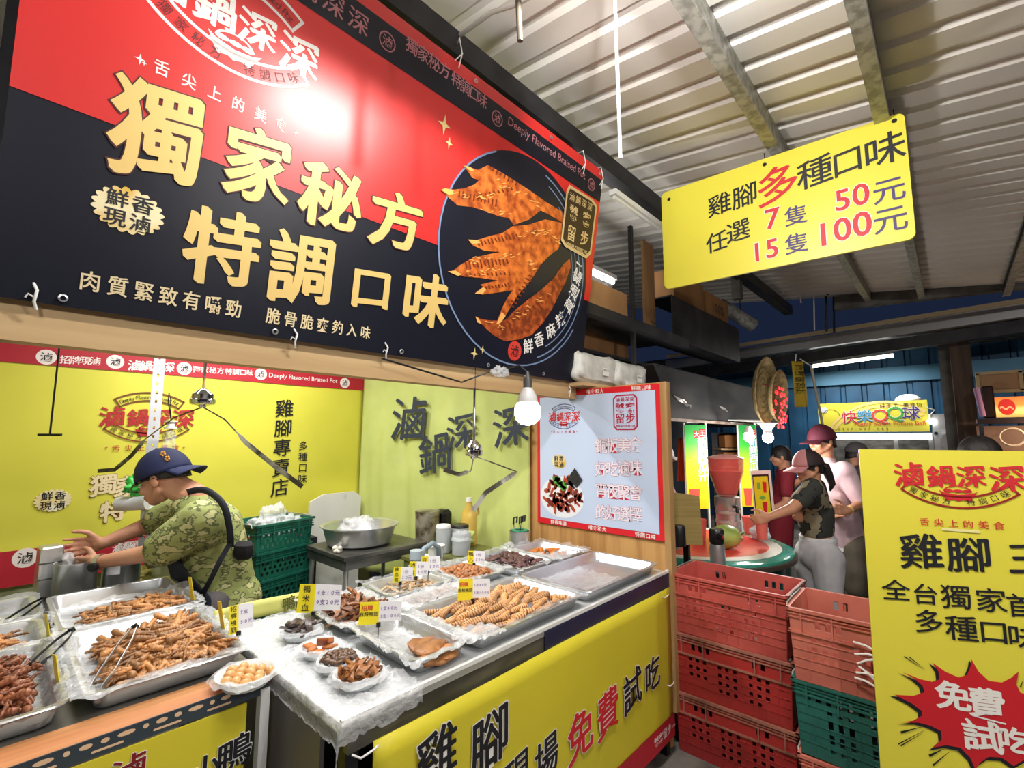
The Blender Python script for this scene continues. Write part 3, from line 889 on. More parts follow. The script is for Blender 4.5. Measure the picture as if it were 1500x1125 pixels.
t = thing('vinyl_banner', 'yellow vinyl panel with black and red brush writing on the right counter front', 'panel', (.715, YF - .012, .10))
pw = 2.402 - .715; ph = .695
MB().grid(lambda u, v: (pw * u, .003 * sin(u * 9 + v * 3), ph * v), 30, 12).build('panel_sheet', mat('panel_yellow', S(214, 200, 54), .42, 0, S(206, 194, 52), 2), t, smooth=180, solid=.006)
P = Sign(t, .008)
P.poly('red_strip', [(0, 0), (pw, 0), (pw, .105), (0, .105)], mat('red_banner_strip'), 1, px=False)
def bigp(s, p, h, w=1.0): q = P.at(*p); return (s, q[0], q[1], P.size(p[0], p[1], h) * .95, 0.0, w)
wo = (WHITE_INK, .018)
P.text('front_lettering', [bigp('雞', (640, 1106), 84), bigp('腳', (718, 1082), 88)], BLACK_INK, 2, 'brush', outline=wo)
P.text('front_lettering', [bigp('現', (756, 1134), 62), bigp('場', (800, 1108), 62)], BLACK_INK, 2, 'brush', outline=wo)
P.text('free_lettering', [bigp('免', (850, 1074), 74), bigp('費', (890, 1042), 68)], RED_INK, 2, 'brush', outline=wo)
P.text('front_lettering', [bigp('試', (926, 1010), 60), bigp('吃', (955, 987), 52)], BLACK_INK, 2, 'brush', outline=wo)
P.text('strip_lettering', [(ch, pw - .2 + i * .045, .055, .046) for i, ch in enumerate('饕客留步')] + [('~', pw - .012, .055, .05)], pale, 2, 'bold')
for i, (px_, py_, lab) in enumerate(((543, 1098, 'white wire tie at the top left corner of the yellow counter panel'), (976, 872, 'white wire tie at the top right corner of the yellow counter panel'), (984, 1000, 'white wire tie low on the right edge of the yellow counter panel'))):
    p = on(px_, py_, 'y', YF - .02)
    mb = MB().tube([p + Vector((.02, 0, 0)), p + Vector((0, -.012, .004)), p + Vector((-.03, -.006, -.004)), p + Vector((-.045, .01, .004))], .0028, 6)
    tag(mb.build('panel_tie', WHITE_PLASTIC, smooth=60), lab, 'tie', 'ties of the counter panel')

# left counter
LX0, LX1, LY0, LY1 = -.75, .605, 1.5, 2.98
t = thing('counter', 'wood-topped counter with dark slotted front rail holding the chicken feet trays on the left', 'counter', (LX0, LY0, 0))
lw = LX1 - LX0; ld = LY1 - LY0
MB().box((lw / 2, .055, .848), (lw, .11, .03)).build('front_board', mat('orange_board', S(206, 148, 96), .5, 0, S(178, 112, 66), 5, detail=6, stretch=(.2, 3, 3)), t)
MB().box((lw / 2, .11 + (ld - .11) / 2, .845), (lw, ld - .11, .03)).build('counter_top', STEEL_DULL, t)
MB().box((lw / 2, -.002, .845), (lw, .004, .042)).build('slotted_rail', mat('slate_rail', S(62, 72, 80), .4, .3), t)
sl = MB()
x = .02; k = 0
while x < lw - .03:
    wz = (.034, .012, .024, .016)[k % 4]
    sl.prism([(x + wz / 2 + wz / 2 * cos(2 * pi * i / 12), -.0045, .853 + .0055 * sin(2 * pi * i / 12)) for i in range(12)], (0, 0, 0), (0, .002, 0))
    x += wz + .014; k += 1
x = .05
while x < lw - .08:
    sl.prism([(x, -.0045, .8335), (x + .055, -.0045, .8335), (x + .057, -.0045, .836), (x + .055, -.0045, .8385), (x, -.0045, .8385), (x - .002, -.0045, .836)], (0, 0, 0), (0, .002, 0))
    x += .115
sl.build('rail_slots', mat('slot_wood', S(226, 188, 150), .6), t)
for x in (.03, lw - .012):
    MB().box((x, .005, .42), (.024, .03, .84)).build('leg', WHITE_PAINT, t)
for x in (.03, lw - .03):
    MB().box((x, ld - .03, .42), (.03, .03, .83)).build('leg', WHITE_PAINT, t)
t = thing('vinyl_banner', 'shaded olive yellow panel with black brush writing on the left counter front', 'panel', (LX0, LY0 - .006, .1))
MB().box((lw / 2 - .03, 0, .36), (lw - .06, .006, .72)).build('panel_sheet', mat('panel_yellow'), t)
P2 = Sign(t, .004)
def bigl(s, p, h): q = P2.at(*p); return (s, q[0], q[1], P2.size(p[0], p[1], h) * .95)
P2.text('front_lettering', [bigl('小', (299, 1128), 46), bigl('鴨', (343, 1102), 50)], BLACK_INK, 2, 'brush', outline=wo)
P2.text('front_lettering', [bigl('滷', (188, 1128), 46)], DARKRED_INK, 2, 'brush', outline=wo)

# ================================================================== HANGING YELLOW PRICE SIGN
tl = W(970, 283, 3.3); tr = W(1328, 162, 3.3 * 1.94 / 2.6); bl = W(972, 428, 3.3)
hw = (tr.to_2d() - tl.to_2d()).length; hh = tl.z - bl.z
yaw = atan2(tr.y - tl.y, tr.x - tl.x)
t = thing('price_sign', 'yellow hanging sign board with black and red prices under the roof', 'sign', (tl.x, tl.y, bl.z), yaw)
N_ = Sign(t, .008)
q_tl = N_.at(970, 283); q_tr = N_.at(1328, 162); q_br = N_.at(1338, 345); q_bl = N_.at(972, 428)
X0 = (q_tl[0] + q_bl[0]) / 2; X1 = (q_tr[0] + q_br[0]) / 2; Z0 = (q_bl[1] + q_br[1]) / 2; Z1 = (q_tl[1] + q_tr[1]) / 2
rrp = round_rect(X0, Z0, X1, Z1, .035)
MB().prism([(a, -.008, b) for a, b in rrp], (0, 0, 0), (0, .016, 0)).build('board', YELLOW_SIGN, t)
def hs(ch, p, h, w=1.0): q = N_.at(*p); return (ch, q[0], q[1], N_.size(p[0], p[1], h), 0.0, w)
N_.text('title_lettering', [hs('雞', (1054, 299), 31), hs('腳', (1091, 286), 33)], BLACK_INK, 2, 'kai')
N_.text('title_lettering_red', [hs('多', (1138, 270), 53)], RED_INK, 2, 'kai')
N_.text('title_lettering', [hs('種', (1193, 252), 42), hs('口', (1241, 236), 40, .95), hs('味', (1295, 219), 46)], BLACK_INK, 2, 'kai')
N_.text('choice_lettering', [hs('任', (1050, 354), 29), hs('選', (1081, 338), 31)], BLACK_INK, 2, 'kai')
PURP = mat('violet_ink', S(66, 54, 110), .5)
N_.text('unit_lettering', [hs('隻', (1166, 315), 28), hs('隻', (1167, 356), 29), hs('元', (1302, 278), 36), hs('元', (1304, 321), 38)], PURP, 2, 'medium')
def num(items):
    its = []
    for ch, p, h in items:
        q = N_.at(*p); its.append((ch, q[0], q[1], N_.size(p[0], p[1], h) * 1.28, 0.0, .95))
    N_.text('price_lettering', its, RED_INK, 2, 'bold', outline=(WHITE_INK, .022))
num([('7', (1132, 319), 30), ('1', (1109, 369), 28), ('5', (1131, 363), 28)])
num([('5', (1234, 292), 31), ('0', (1261, 284), 32), ('1', (1206, 343), 34), ('0', (1234, 335), 34), ('0', (1263, 327), 36)])
scr = MB()
for p in ((980, 292), (1120, 241), (1310, 177)):
    q = N_.at(*p); scr.lathe([(0, .004), (.010, .004), (.012, 0)], (q[0], -.009, q[1]), 10, rot=Matrix.Rotation(pi / 2, 3, 'X'))
scr.build('bolts', STEEL_DARK, t)
for p, lab in (((1120, 240), 'dark wire holding the yellow price sign to the nearer purlin at its middle'), ((1310, 175), 'dark wire holding the right end of the yellow price sign')):
    q = N_.at(*p); w0 = N_.m @ Vector((q[0], 0, q[1])); zt_ = ZR(w0.y) - .13
    mb = MB().tube([w0 + Vector((0, -.004, 0)), w0 + Vector((.004, 0, .04)), Vector((w0.x, w0.y, max(zt_, w0.z + .06)))], .003, 6)
    tag(mb.build('sign_wire', BLACK_PLASTIC, smooth=60), lab, 'wire', 'wires of the price sign')

# ================================================================== STANDING YELLOW SIGN AT THE RIGHT
tl = on(1258, 658, 'x', 2.08); dirv = Vector((cos(radians(-80)), sin(radians(-80)), 0))
t = thing('standing_sign', 'tall yellow standing sign with brush writing and red starburst beside the stacked crates', 'sign', (tl.x, tl.y, .12), radians(-80))
R_ = Sign(t, .008)
rh = R_.at(1258, 658)[1]; rw = .86
# the left edge leans a little, as it does in the photo
MB().prism([(-.012, -.008, 0), (rw, -.008, 0), (rw, -.008, rh), (0, -.008, rh)], (0, 0, 0), (0, .016, 0)).build('board', YELLOW_SIGN, t)
fr = MB(); fr.tube([(.08, .02, rh * .8), (.08, .16, -.12)], .012).tube([(rw - .08, .02, rh * .8), (rw - .08, .16, -.12)], .012).tube([(.08, .02, .05), (.08, .01, -.12)], .012).tube([(rw - .08, .02, .05), (rw - .08, .01, -.12)], .012)
fr.build('stand', STEEL_DARK, t)
wl = R_.at(1496, 700)[0] - R_.at(1306, 696)[0]
lc = R_.at(1400, 697)
logo(R_, (lc[0], lc[1]), wl * 1.0, RED_INK, mat('maroon_line_ink', S(142, 24, 24), .5), BLACK_INK, layer=2, top=False, slogan=False)
R_.line('slogan_lettering', '舌尖上的美食', (1354, 764), (1463, 770), 11, RED_INK, h1=12, style='medium')
def rs(ch, p, h, w=1.0): q = R_.at(*p); return (ch, q[0], q[1], R_.size(p[0], p[1], h), 0.0, w)
R_.text('title_lettering', [rs('雞', (1349, 807), 50, .98), rs('腳', (1419, 812), 50, .98), rs('王', (1508, 818), 46, 1.0)], BLACK_INK, 2, 'brush')
R_.text('line_lettering', [rs('全', (1312, 864), 30, 1.1), rs('台', (1355, 870), 30, 1.0), rs('獨', (1400, 874), 34), rs('家', (1451, 879), 34), rs('首', (1497, 887), 34), rs('創', (1545, 894), 34)], BLACK_INK, 2, 'kai')
R_.text('line_lettering', [rs('多', (1360, 910), 34), rs('種', (1408, 920), 36), rs('口', (1455, 925), 34), rs('味', (1500, 933), 36)], BLACK_INK, 2, 'kai')
def zb2(pts): return [R_.at(1240 + a_ * .2444, 850 + b_ * .2444) for a_, b_ in pts]
burst = [(285, 683), (400, 690), (465, 668), (455, 630), (410, 590), (335, 548), (440, 590), (520, 607), (555, 590), (550, 545), (512, 490), (590, 545), (670, 580), (720, 565), (740, 520), (748, 472), (790, 545), (850, 600), (930, 610), (990, 580), (1030, 545), (1015, 620), (1040, 670), (1100, 690), (1180, 640), (1160, 720), (1150, 800), (1190, 860), (1260, 890), (1170, 910), (1110, 960), (1120, 1040), (1000, 1110), (930, 1060), (850, 1055), (800, 1090), (770, 1130), (740, 1060), (680, 1000), (600, 985), (515, 1000), (570, 950), (565, 900), (500, 868), (430, 850), (325, 848), (400, 838), (450, 810), (450, 780), (390, 735)]
bc_ = Vector(zb2([(760, 800)])[0]); bq = zb2(burst)
R_.poly('starburst_shadow', [((Vector(p) - bc_) * 1.03 + bc_ + Vector((-.006, -.008))).to_tuple() for p in bq], BLACK_INK, 2, px=False)
R_.poly('starburst', bq, mat('burst_red', S(196, 34, 44), .4), 3, px=False)
lines = []
for (ax, ay, bx, by, w) in ((345, 455, 480, 545, 3), (375, 458, 475, 535, 3), (325, 910, 470, 872, 7), (310, 980, 500, 880, 4), (325, 990, 470, 905, 4), (495, 1050, 590, 1005, 9), (515, 1108, 630, 1015, 6), (1040, 640, 1060, 590, 5)):
    d = Vector((bx - ax, by - ay)).normalized(); nx, ny = -d.y * w, d.x * w
    lines.append(zb2([(ax + nx, ay + ny), (bx, by), (ax - nx, ay - ny)]))
R_.rows('speed_lines', lines, BLACK_INK, 2)
R_.rows('underline', [zb2([(765, 806), (955, 853), (952, 862), (765, 814)])], WHITE_INK, 4)
R_.text('burst_lettering', [rs('免', (1395, 1018), 40), rs('費', (1444, 1029), 42), rs('試', (1438, 1077), 44), rs('吃', (1484, 1083), 36)], WHITE_INK, 4, 'heavy')
q = R_.at(1407, 777); R_.poly('tape_mark', [(q[0] - .045, q[1] - .004), (q[0] + .045, q[1] - .004), (q[0] + .045, q[1] + .004), (q[0] - .045, q[1] + .004)], mat('tape_cream', S(236, 228, 160), .4), 2, px=False)

# ================================================================== CRATES
def crate_parts(root, Lx, Ly, H, m, m_rim, style=0):
    """open perforated crate; long side along local x, base at z=0"""
    ft = .045
    def outline(z):
        k = 1 - ft * (1 - z / H)
        return Lx / 2 * k, Ly / 2 * k
    body = MB()
    def wall(side):
        nu = (30 if side in (0, 2) else 18) if style < 2 else (22 if side in (0, 2) else 16)
        nv = 16
        def fn(u, v):
            z = H * v; hx, hy = outline(z); r = .03
            if side == 0: return (-hx + 2 * hx * u, -hy, z)
            if side == 2: return (hx - 2 * hx * u, hy, z)
            if side == 1: return (hx, -hy + 2 * hy * u, z)
            return (-hx, hy - 2 * hy * u, z)
        def skip(i, j):
            if style == 0:
                if j in (12, 13) and ((5 <= i <= 9) or (20 <= i <= 24)) and i % 2 == 1 and side in (0, 2): return True
                if 3 <= j <= 10 and j % 2 == 1:
                    if side in (0, 2):
                        return (i % 2 == 0) and ((4 <= i <= 8 and j >= 5) or (11 <= i <= 17) or (20 <= i <= 25 and (j > 4 or i < 24)))
                    return (i % 2 == 0) and 5 <= i <= 12 and j >= 5
                return False
            if style == 1:
                if j in (12, 13): return i % 2 == 0 and 2 <= i <= nu - 4
                return 2 <= j <= 10 and j % 3 != 0 and (i % 2 == 0) and (6 <= i <= 10 or 14 <= i <= 18 or 21 <= i <= 26)
            return 2 <= j <= 10 and (j - 2) % 3 < 2 and (i + (j - 2) // 3) % 2 == 0 and 2 <= i <= nu - 3
        body.grid(fn, nu, nv, skip)
    for s in range(4): wall(s)
    hx, hy = outline(0)
    body.add([(-hx, -hy, .004), (hx, -hy, .004), (hx, hy, .004), (-hx, hy, .004)], [(0, 1, 2, 3)])
    b = body.build('body', m, root, solid=.005)
    rim = MB()
    for zz, oo, th in ((H - .006, .012, .012), (H - .022, .008, .005), (H - .036, .008, .005), (H - .095 if style == 0 else H - .05, .010, .008)):
        hx, hy = outline(zz); hx += oo / 2; hy += oo / 2
        for s in (-1, 1):
            rim.box((0, s * hy, zz), (2 * hx + oo, oo, th)); rim.box((s * hx, 0, zz), (oo, 2 * hy + oo, th))
    hx, hy = outline(H)
    for s in (-1, 1):
        for xx in (-.42, -.22, .22, .42): rim.box((xx * Lx, s * (hy + .006), H - .05), (.006, .008, .09))
    rim.build('rim', m_rim, root)
    rb = MB()
    for s in (-1, 1):
        for j in (3, 5, 7, 9, 11):
            hx, hy = outline(H * j / 16); rb.box((0, s * (hy + .003), H * j / 16), (2 * hx, .004, .003))
        for i in range(0, 31, 3):
            pts = []
            for zz in (.01, H * .7):
                hx, hy = outline(zz); pts.append((-hx + 2 * hx * i / 30, s * (hy + .003), zz))
            rb.tube(pts, .0018, 4)
    if style < 2: rb.build('ribs', m, root)
    hd = MB()
    for s in (-1, 1):
        hx, hy = outline(H - .02)
        hd.tube([(s * (hx + .012), -hy * .86, H - .015), (s * (hx + .014), -hy * .8, H + .004), (s * (hx + .015), 0, H + .006), (s * (hx + .014), hy * .8, H + .004), (s * (hx + .012), hy * .86, H - .015)], .004, 6)
    hd.build('wire_handle', GALV, root, smooth=60)


PINK = mat('dusty_red_plastic', S(196, 92, 84), .5, 0, S(170, 70, 64), 5, bump=.05)
RED_P = mat('worn_red_plastic', S(172, 48, 46), .48, 0, S(148, 44, 42), 5, bump=.05)
PALE_P = mat('faded_pink_plastic', S(206, 122, 104), .52, 0, S(184, 100, 86), 5, bump=.05)
BROWN_R = mat('grimy_pink_rim', S(176, 116, 100), .55, 0, S(128, 84, 70), 6)
TEAL = mat('teal_crate_plastic', S(40, 106, 96), .45, 0, S(34, 92, 84), 5, bump=.05)
TEAL_D = mat('green_crate_plastic', S(30, 108, 88), .42, 0, S(24, 92, 76), 5)
specs = [
    ('worn red plastic crate at the bottom of the taller stack by the yellow counter panel', 0, RED_P, BROWN_R, 2.632, .865, 0, .01, 0),
    ('red plastic crate in the middle of the taller stack beside the yellow counter panel', 0, RED_P, BROWN_R, 2.628, .865, .285, .005, 0),
    ('dusty red plastic crate on top of the taller stack, bright red inside', 0, PINK, PINK, 2.625, .867, .57, -.01, 0),
    ('pink plastic crate at the bottom of the stack behind the standing sign', 0, PINK, PALE_P, 2.50, .285, 0, .02, 0),
    ('teal plastic crate between two pink crates behind the standing sign', 1, TEAL, TEAL, 2.495, .288, .285, -.01, 1),
    ('faded pink plastic crate on top of the stack behind the standing sign', 0, PALE_P, PALE_P, 2.485, .292, .57, .012, 0),
]
for lab, st, m, mr, cx_, cy_, z0, dr, g in specs:
    t = thing('plastic_crate', lab, 'crate', (cx_, cy_, z0), pi / 2 + dr, 'stacked crates on the right')
    crate_parts(t, .535, .33, .283, m, mr, st)
# a bunch of white straps tucked in the faded pink crate's wall
p = on(1262, 965, 'x', 2.31)
mb = MB()
for i, (a, b) in enumerate((((1250, 940), (1285, 955)), ((1252, 958), (1286, 962)), ((1256, 972), (1284, 966)), ((1254, 985), (1286, 992)), ((1258, 976), (1285, 1000)), ((1252, 992), (1286, 1008)))):
    mb.tube([on(*a, 'x', 2.305), on((a[0] + b[0]) / 2, (a[1] + b[1]) / 2 - 2, 'x', 2.295), on(*b, 'x', 2.30)], .004, 6)
tag(mb.build('strap_bundle', WHITE_PLASTIC, smooth=60), 'bundle of white straps hanging down the side of the faded pink crate', 'straps')

# ================================================================== TRAYS, BAGS AND FOOD
def rrloop(x0, y0, x1, y1, r, z, n=4):
    return [Vector((a, b, z)) for a, b in round_rect(x0, y0, x1, y1, r, n)]


def loft(mb, loops, close_last=True):
    n = len(loops[0]); vs = [p for l in loops for p in l]; fs = []
    for i in range(len(loops) - 1):
        for k in range(n):
            k2 = (k + 1) % n; fs.append((i * n + k, i * n + k2, (i + 1) * n + k2, (i + 1) * n + k))
    if close_last: m = (len(loops) - 1) * n; fs.append(tuple(m + k for k in range(n)))
    return mb.add(vs, fs)


def steel_tray(label, x0, y0, x1, y1, z, h, group=None, rim=.016, m=STEEL, name='steel_tray'):
    """pan with a rolled rim, standing on z"""
    cx_, cy_ = (x0 + x1) / 2, (y0 + y1) / 2
    t = thing(name, label, 'tray', (cx_, cy_, z), 0, group)
    a, b = (x1 - x0) / 2, (y1 - y0) / 2; w = rim; r = .035
    L = []
    for (d, zz, rr_) in ((w * .15, h - .007, r), (0, h - .004, r), (w * .1, h, r), (w * .9, h, r * .9), (w * 1.1, h - .003, r * .9), (w * 1.1 + .012, .012, r * .7), (w * 1.1 + .02, .004, r * .6)):
        L.append(rrloop(-a + d, -b + d, a - d, b - d, rr_, zz))
    mb = MB(); loft(mb, L)
    # underside
    L2 = [rrloop(-a + d, -b + d, a - d, b - d, rr_, zz) for d, zz, rr_ in ((w * .15, h - .007, r), (w * 1.0, h - .009, r * .9), (w * 1.0 + .012, .006, r * .7), (w * 1.0 + .02, .0, r * .6))]
    loft(mb, L2)
    mb.build('pan', m, t, smooth=40)
    return t


def liner(label, x0, y0, x1, y1, z, h, over=.03, seed=0, m=SHEET, amp=.006, nx=46, ny=46, drop=.012, cat='bag'):
    """a thin bag laid in a pan, its edge hanging over the rim"""
    cx_, cy_ = (x0 + x1) / 2, (y0 + y1) / 2; a, b = (x1 - x0) / 2, (y1 - y0) / 2
    def fn(u, v):
        x = (u * 2 - 1) * (a + over); y = (v * 2 - 1) * (b + over)
        d = max(abs(x) - (a - .030), abs(y) - (b - .030))
        if d < 0: zz = .010
        elif d < .028: zz = .010 + (h - .003) * (d / .028)
        elif d < .045: zz = h + .008
        else: zz = h + .008 - (d - .045) * drop / .02
        c = crinkle((x, y, zz), amp, 16, seed)
        edge = 1 + 2.2 * max(0, d / .05)
        q = Vector((x, y, zz)) + c * min(edge, 2.2)
        q.z = max(q.z, .0065)
        if 0 <= d < .03: # stay inside the wall
            q.x = max(-a + .024, min(a - .024, q.x)) if abs(x) < a - .004 else q.x
            q.y = max(-b + .024, min(b - .024, q.y)) if abs(y) < b - .004 else q.y
        return q
    o = MB().grid(fn, nx, ny).build('plastic_liner', m, None, smooth=180)
    o.location = (cx_, cy_, z)
    return tag(o, label, cat)


# ---- prototypes
def remesh(mb, name, m, voxel, smooth=4, fac=.5, parent=None, disp=None):
    o = mb.build(name, m, parent)
    md = o.modifiers.new('r', 'REMESH'); md.mode = 'VOXEL'; md.voxel_size = voxel; md.adaptivity = 0
    if smooth:
        s_ = o.modifiers.new('s', 'SMOOTH'); s_.factor = fac; s_.iterations = smooth
    bake(o)
    if not o.data.materials: o.data.materials.append(m)
    if disp:
        for v in o.data.vertices: v.co += v.normal * disp(v.co)
    shade(o, 180)
    return o


FOODMATS = {}
def skin_mats(base, dark, n, prefix, rough=.38, scale=26, spread_=.10):
    out = []
    for i in range(n):
        k = 1 + spread_ * (i - (n - 1) / 2)
        c = tuple(min(255, v * k) for v in base); d = tuple(min(255, v * k) for v in dark)
        out.append(mat('%s_%d' % (prefix, i), S(*c), rough, 0, S(*d), scale, detail=5, contrast=(.3, .68), bump=.25, bscale=160, spec=.5))
    return out


FOOT_M = skin_mats((188, 136, 84), (108, 66, 34), 3, 'braised_skin', spread_=.16)


def chicken_foot_mesh(seed):
    r_ = random.Random(seed); mb = MB()
    L = .050 + r_.uniform(-.006, .010)
    mb.caps((-L, 0, .004), .0085, (-L * .35, .002, .003), .0058).caps((-L * .35, .002, .003), .0058, (0, 0, 0), .0085)
    mb.ell((.004, 0, 0), (.014, .011, .0075))
    sp = r_.uniform(.2, .42); cl = r_.uniform(.2, 1.2)
    for k, (a, l) in enumerate(((-1, .048), (0, .060), (1, .050), (2.6, .030))):
        an = a * sp * 1.5 if k < 3 else pi - .7
        p = Vector((.008 * cos(an), .010 * sin(an), 0)); d = an
        for j in range(3):
            z_ = -.004 * j * cl if k < 3 else .003 * j
            q = p + Vector((cos(d), sin(d), 0)) * l / 3; q.z = z_ + r_.uniform(-.002, .002)
            mb.caps(p, .0052 - .0006 * j, q, .0050 - .0007 * j, 8)
            mb.ell(q, .0056 - .0006 * j, 8, 6)
            p = q; d += r_.uniform(-.18, .18) + (-.1 * a if k < 3 else 0)
        mb.caps(p, .0030, p + Vector((cos(d) * .010, sin(d) * .010, -.005)), .0012, 6)
    return remesh(mb, 'chicken_foot', FOOT_M[seed % 3], .0022, 1, disp=lambda c: .0007 * sin(c.x * 900))


def protos(objs):
    """take the first copies out of the scene; their mesh data is shared by the placed ones"""
    ms = []
    for o in objs:
        ms.append(o.data); bpy.data.objects.remove(o)
    return ms


def pile(name, meshes, label, cat, group, region, n, z, mound, seed, tilt=.35, scale=(1, 1), mind=.02, align=None, edge=.01, layers=1.0, flatz=.006):
    """pieces heaped in a pan: an even scatter over the region, higher in its middle"""
    r_ = random.Random(seed); x0, y0, x1, y1 = region; pts = []
    tries = 0
    while len(pts) < n and tries < n * 60:
        tries += 1
        x = r_.uniform(x0 + edge, x1 - edge); y = r_.uniform(y0 + edge, y1 - edge)
        if name == 'chicken_foot' and max(min(x - x0, x1 - x), min(y - y0, y1 - y)) < .055: continue
        md = mind * (1 - tries / (n * 90))
        if any((x - a) ** 2 + (y - b) ** 2 < md * md for a, b in pts): continue
        pts.append((x, y))
    for i, (x, y) in enumerate(pts):
        me = meshes[i % len(meshes)]
        o = bpy.data.objects.new(name, me); COL.objects.link(o)
        u = (x - (x0 + x1) / 2) / ((x1 - x0) / 2); v = (y - (y0 + y1) / 2) / ((y1 - y0) / 2)
        hgt = mound * max(0, (1 - max(abs(u), abs(v)) ** 2.2)) if not callable(mound) else mound(u, v)
        o.location = (x, y, z + flatz + hgt + r_.uniform(0, .008) * layers)
        rz = r_.uniform(0, 2 * pi) if align is None else align + r_.gauss(0, .3) + (pi if r_.random() < .5 else 0)
        o.rotation_euler = (r_.uniform(-tilt, tilt), r_.uniform(-tilt, tilt), rz)
        if name == 'chicken_foot' and (x1 - x0) > .2:  # along the walls where it lies against one
            if min(x - x0, x1 - x) < min(.05, y - y0, y1 - y): o.rotation_euler.z = r_.choice((-1, 1)) * pi / 2 + r_.uniform(-.3, .3)
            elif min(y - y0, y1 - y) < .05: o.rotation_euler.z = r_.choice((0, pi)) + r_.uniform(-.3, .3)
        s = r_.uniform(*scale); o.scale = (s, s, s)
        tag(o, label, cat, group)


FEET = protos([chicken_foot_mesh(i) for i in range(6)])
Z1 = LZ = .86            # left counter top
RZ = TOPZ                # right counter top

# ---- left counter
steel_tray('big steel tray heaped with braised chicken feet at the front of the left counter', .212, 1.615, .592, 2.165, LZ, .055)
liner('thin plastic bag lining the big tray of chicken feet on the left counter', .212, 1.615, .592, 2.165, LZ, .055, seed=1, over=.02)
pile('chicken_foot', FEET, 'braised chicken foot in the heap of the big front tray', 'chicken foot', 'chicken feet in the big front tray', (.285, 1.68, .555, 2.115), 130, LZ + .012, lambda u, v: .055 * max(0, 1 - max(abs(u) ** 3, abs(v) ** 3)) * (.55 + .45 * u), 11, .24, (1.0, 1.25), .024)
steel_tray('deep steel pan of chicken feet behind the big front tray on the left counter', .205, 2.19, .618, 2.69, LZ, .06)
liner('thin plastic bag lining the deep pan behind the big tray', .205, 2.19, .618, 2.50, LZ, .05, seed=2, over=.012)
pile('chicken_foot', FEET, 'braised chicken foot in the heap of the deep pan at the back', 'chicken foot', 'chicken feet in the deep pan', (.285, 2.25, .575, 2.45), 66, LZ + .014, lambda u, v: .035 * max(0, 1 - max(abs(u) ** 3, abs(v) ** 3)) * (.6 + .4 * u), 12, .24, (1.0, 1.2), .022)
steel_tray('steel tray of darker chicken feet at the far left front of the left counter', -.40, 1.615, .19, 2.135, LZ, .055)
liner('thin plastic bag lining the far left front tray', -.40, 1.615, .19, 2.135, LZ, .055, seed=3, over=.008)
FOOT_M2 = skin_mats((162, 100, 66), (94, 50, 32), 2, 'dark_braised_skin')
ft = []
for i in range(4):
    o = chicken_foot_mesh(20 + i); o.data.materials[0] = FOOT_M2[i % 2]; ft.append(o)
FEETD = protos(ft)
pile('chicken_foot', FEETD, 'darker braised chicken foot in the far left front tray', 'chicken foot', 'darker chicken feet in the far left tray', (-.14, 1.69, .13, 2.08), 100, LZ + .012, .045, 13, .24, (1.0, 1.25), .024)
steel_tray('steel tray lined with clear plastic behind the far left tray of feet', -.40, 2.145, .185, 2.44, LZ, .052)
liner('clear plastic bag lining the tray behind the far left feet', -.40, 2.145, .185, 2.44, LZ, .052, seed=4, m=SHEET_CLEAR, over=.008)
pile('chicken_foot', FEET, 'reddish chicken foot in the clear lined tray on the far left', 'chicken foot', 'feet in the clear lined left tray', (-.02, 2.19, .10, 2.36), 16, LZ + .012, .03, 14, .24, (1.0, 1.15), .024)
steel_tray('rearmost steel tray at the left edge of the left counter', -.40, 2.45, .185, 2.80, LZ, .052)
liner('clear plastic bag lining the rearmost left tray', -.40, 2.45, .185, 2.80, LZ, .052, seed=5, m=SHEET_CLEAR, over=.008)


def tongs(label, a, b, m, group=None, lift=.05, spread_=.018):
    """two sprung arms, joined at b"""
    a = Vector(a); b = Vector(b); t = thing('serving_tongs', label, 'tongs', tuple(b), 0, group)
    d = a - b; side = Vector((-d.y, d.x, 0)).normalized()
    for s in (-1, 1):
        mb = MB(); pts = [Vector((0, 0, 0)) + side * s * .006, d * .25 + side * s * spread_ * .8, d * .75 + side * s * spread_, d + side * s * spread_ * .7]
        n = 12; ring = []
        for i in range(n + 1):
            f = i / n * 3; k = min(2, int(f)); p = pts[k].lerp(pts[k + 1], f - k); w = .006 if i < n - 2 else .009
            ring.append((p - side.cross(d.normalized()) * .0 + Vector((0, 0, w)), p - Vector((0, 0, w * .3))))
        vs = [q for r_ in ring for q in r_]; fs = [(2 * i, 2 * i + 1, 2 * i + 3, 2 * i + 2) for i in range(n)]
        mb.add(vs, fs); mb.build('arm', m, t, solid=.0022, smooth=50)
    MB().tube([side * .006 + Vector((0, 0, .003)), -d.normalized() * .012 + Vector((0, 0, .003)), -side * .006 + Vector((0, 0, .003))], .006, 8).build('hinge', STEEL_DARK, t, smooth=60)
    return t


TG = 'tongs in the trays'
w = W
def lz(px, py, z): return on(px, py, 'z', z)
tongs('shiny steel tongs standing in the big tray of chicken feet', lz(140, 1010, .90), lz(197, 920, .965), STEEL, TG)
tongs('dark steel tongs resting across the far left front tray', lz(52, 975, .915), lz(104, 925, .945), STEEL_DARK, TG)
tongs('dark tongs lying in the rearmost left tray', lz(12, 912, .905), lz(62, 878, .93), STEEL_DARK, TG)

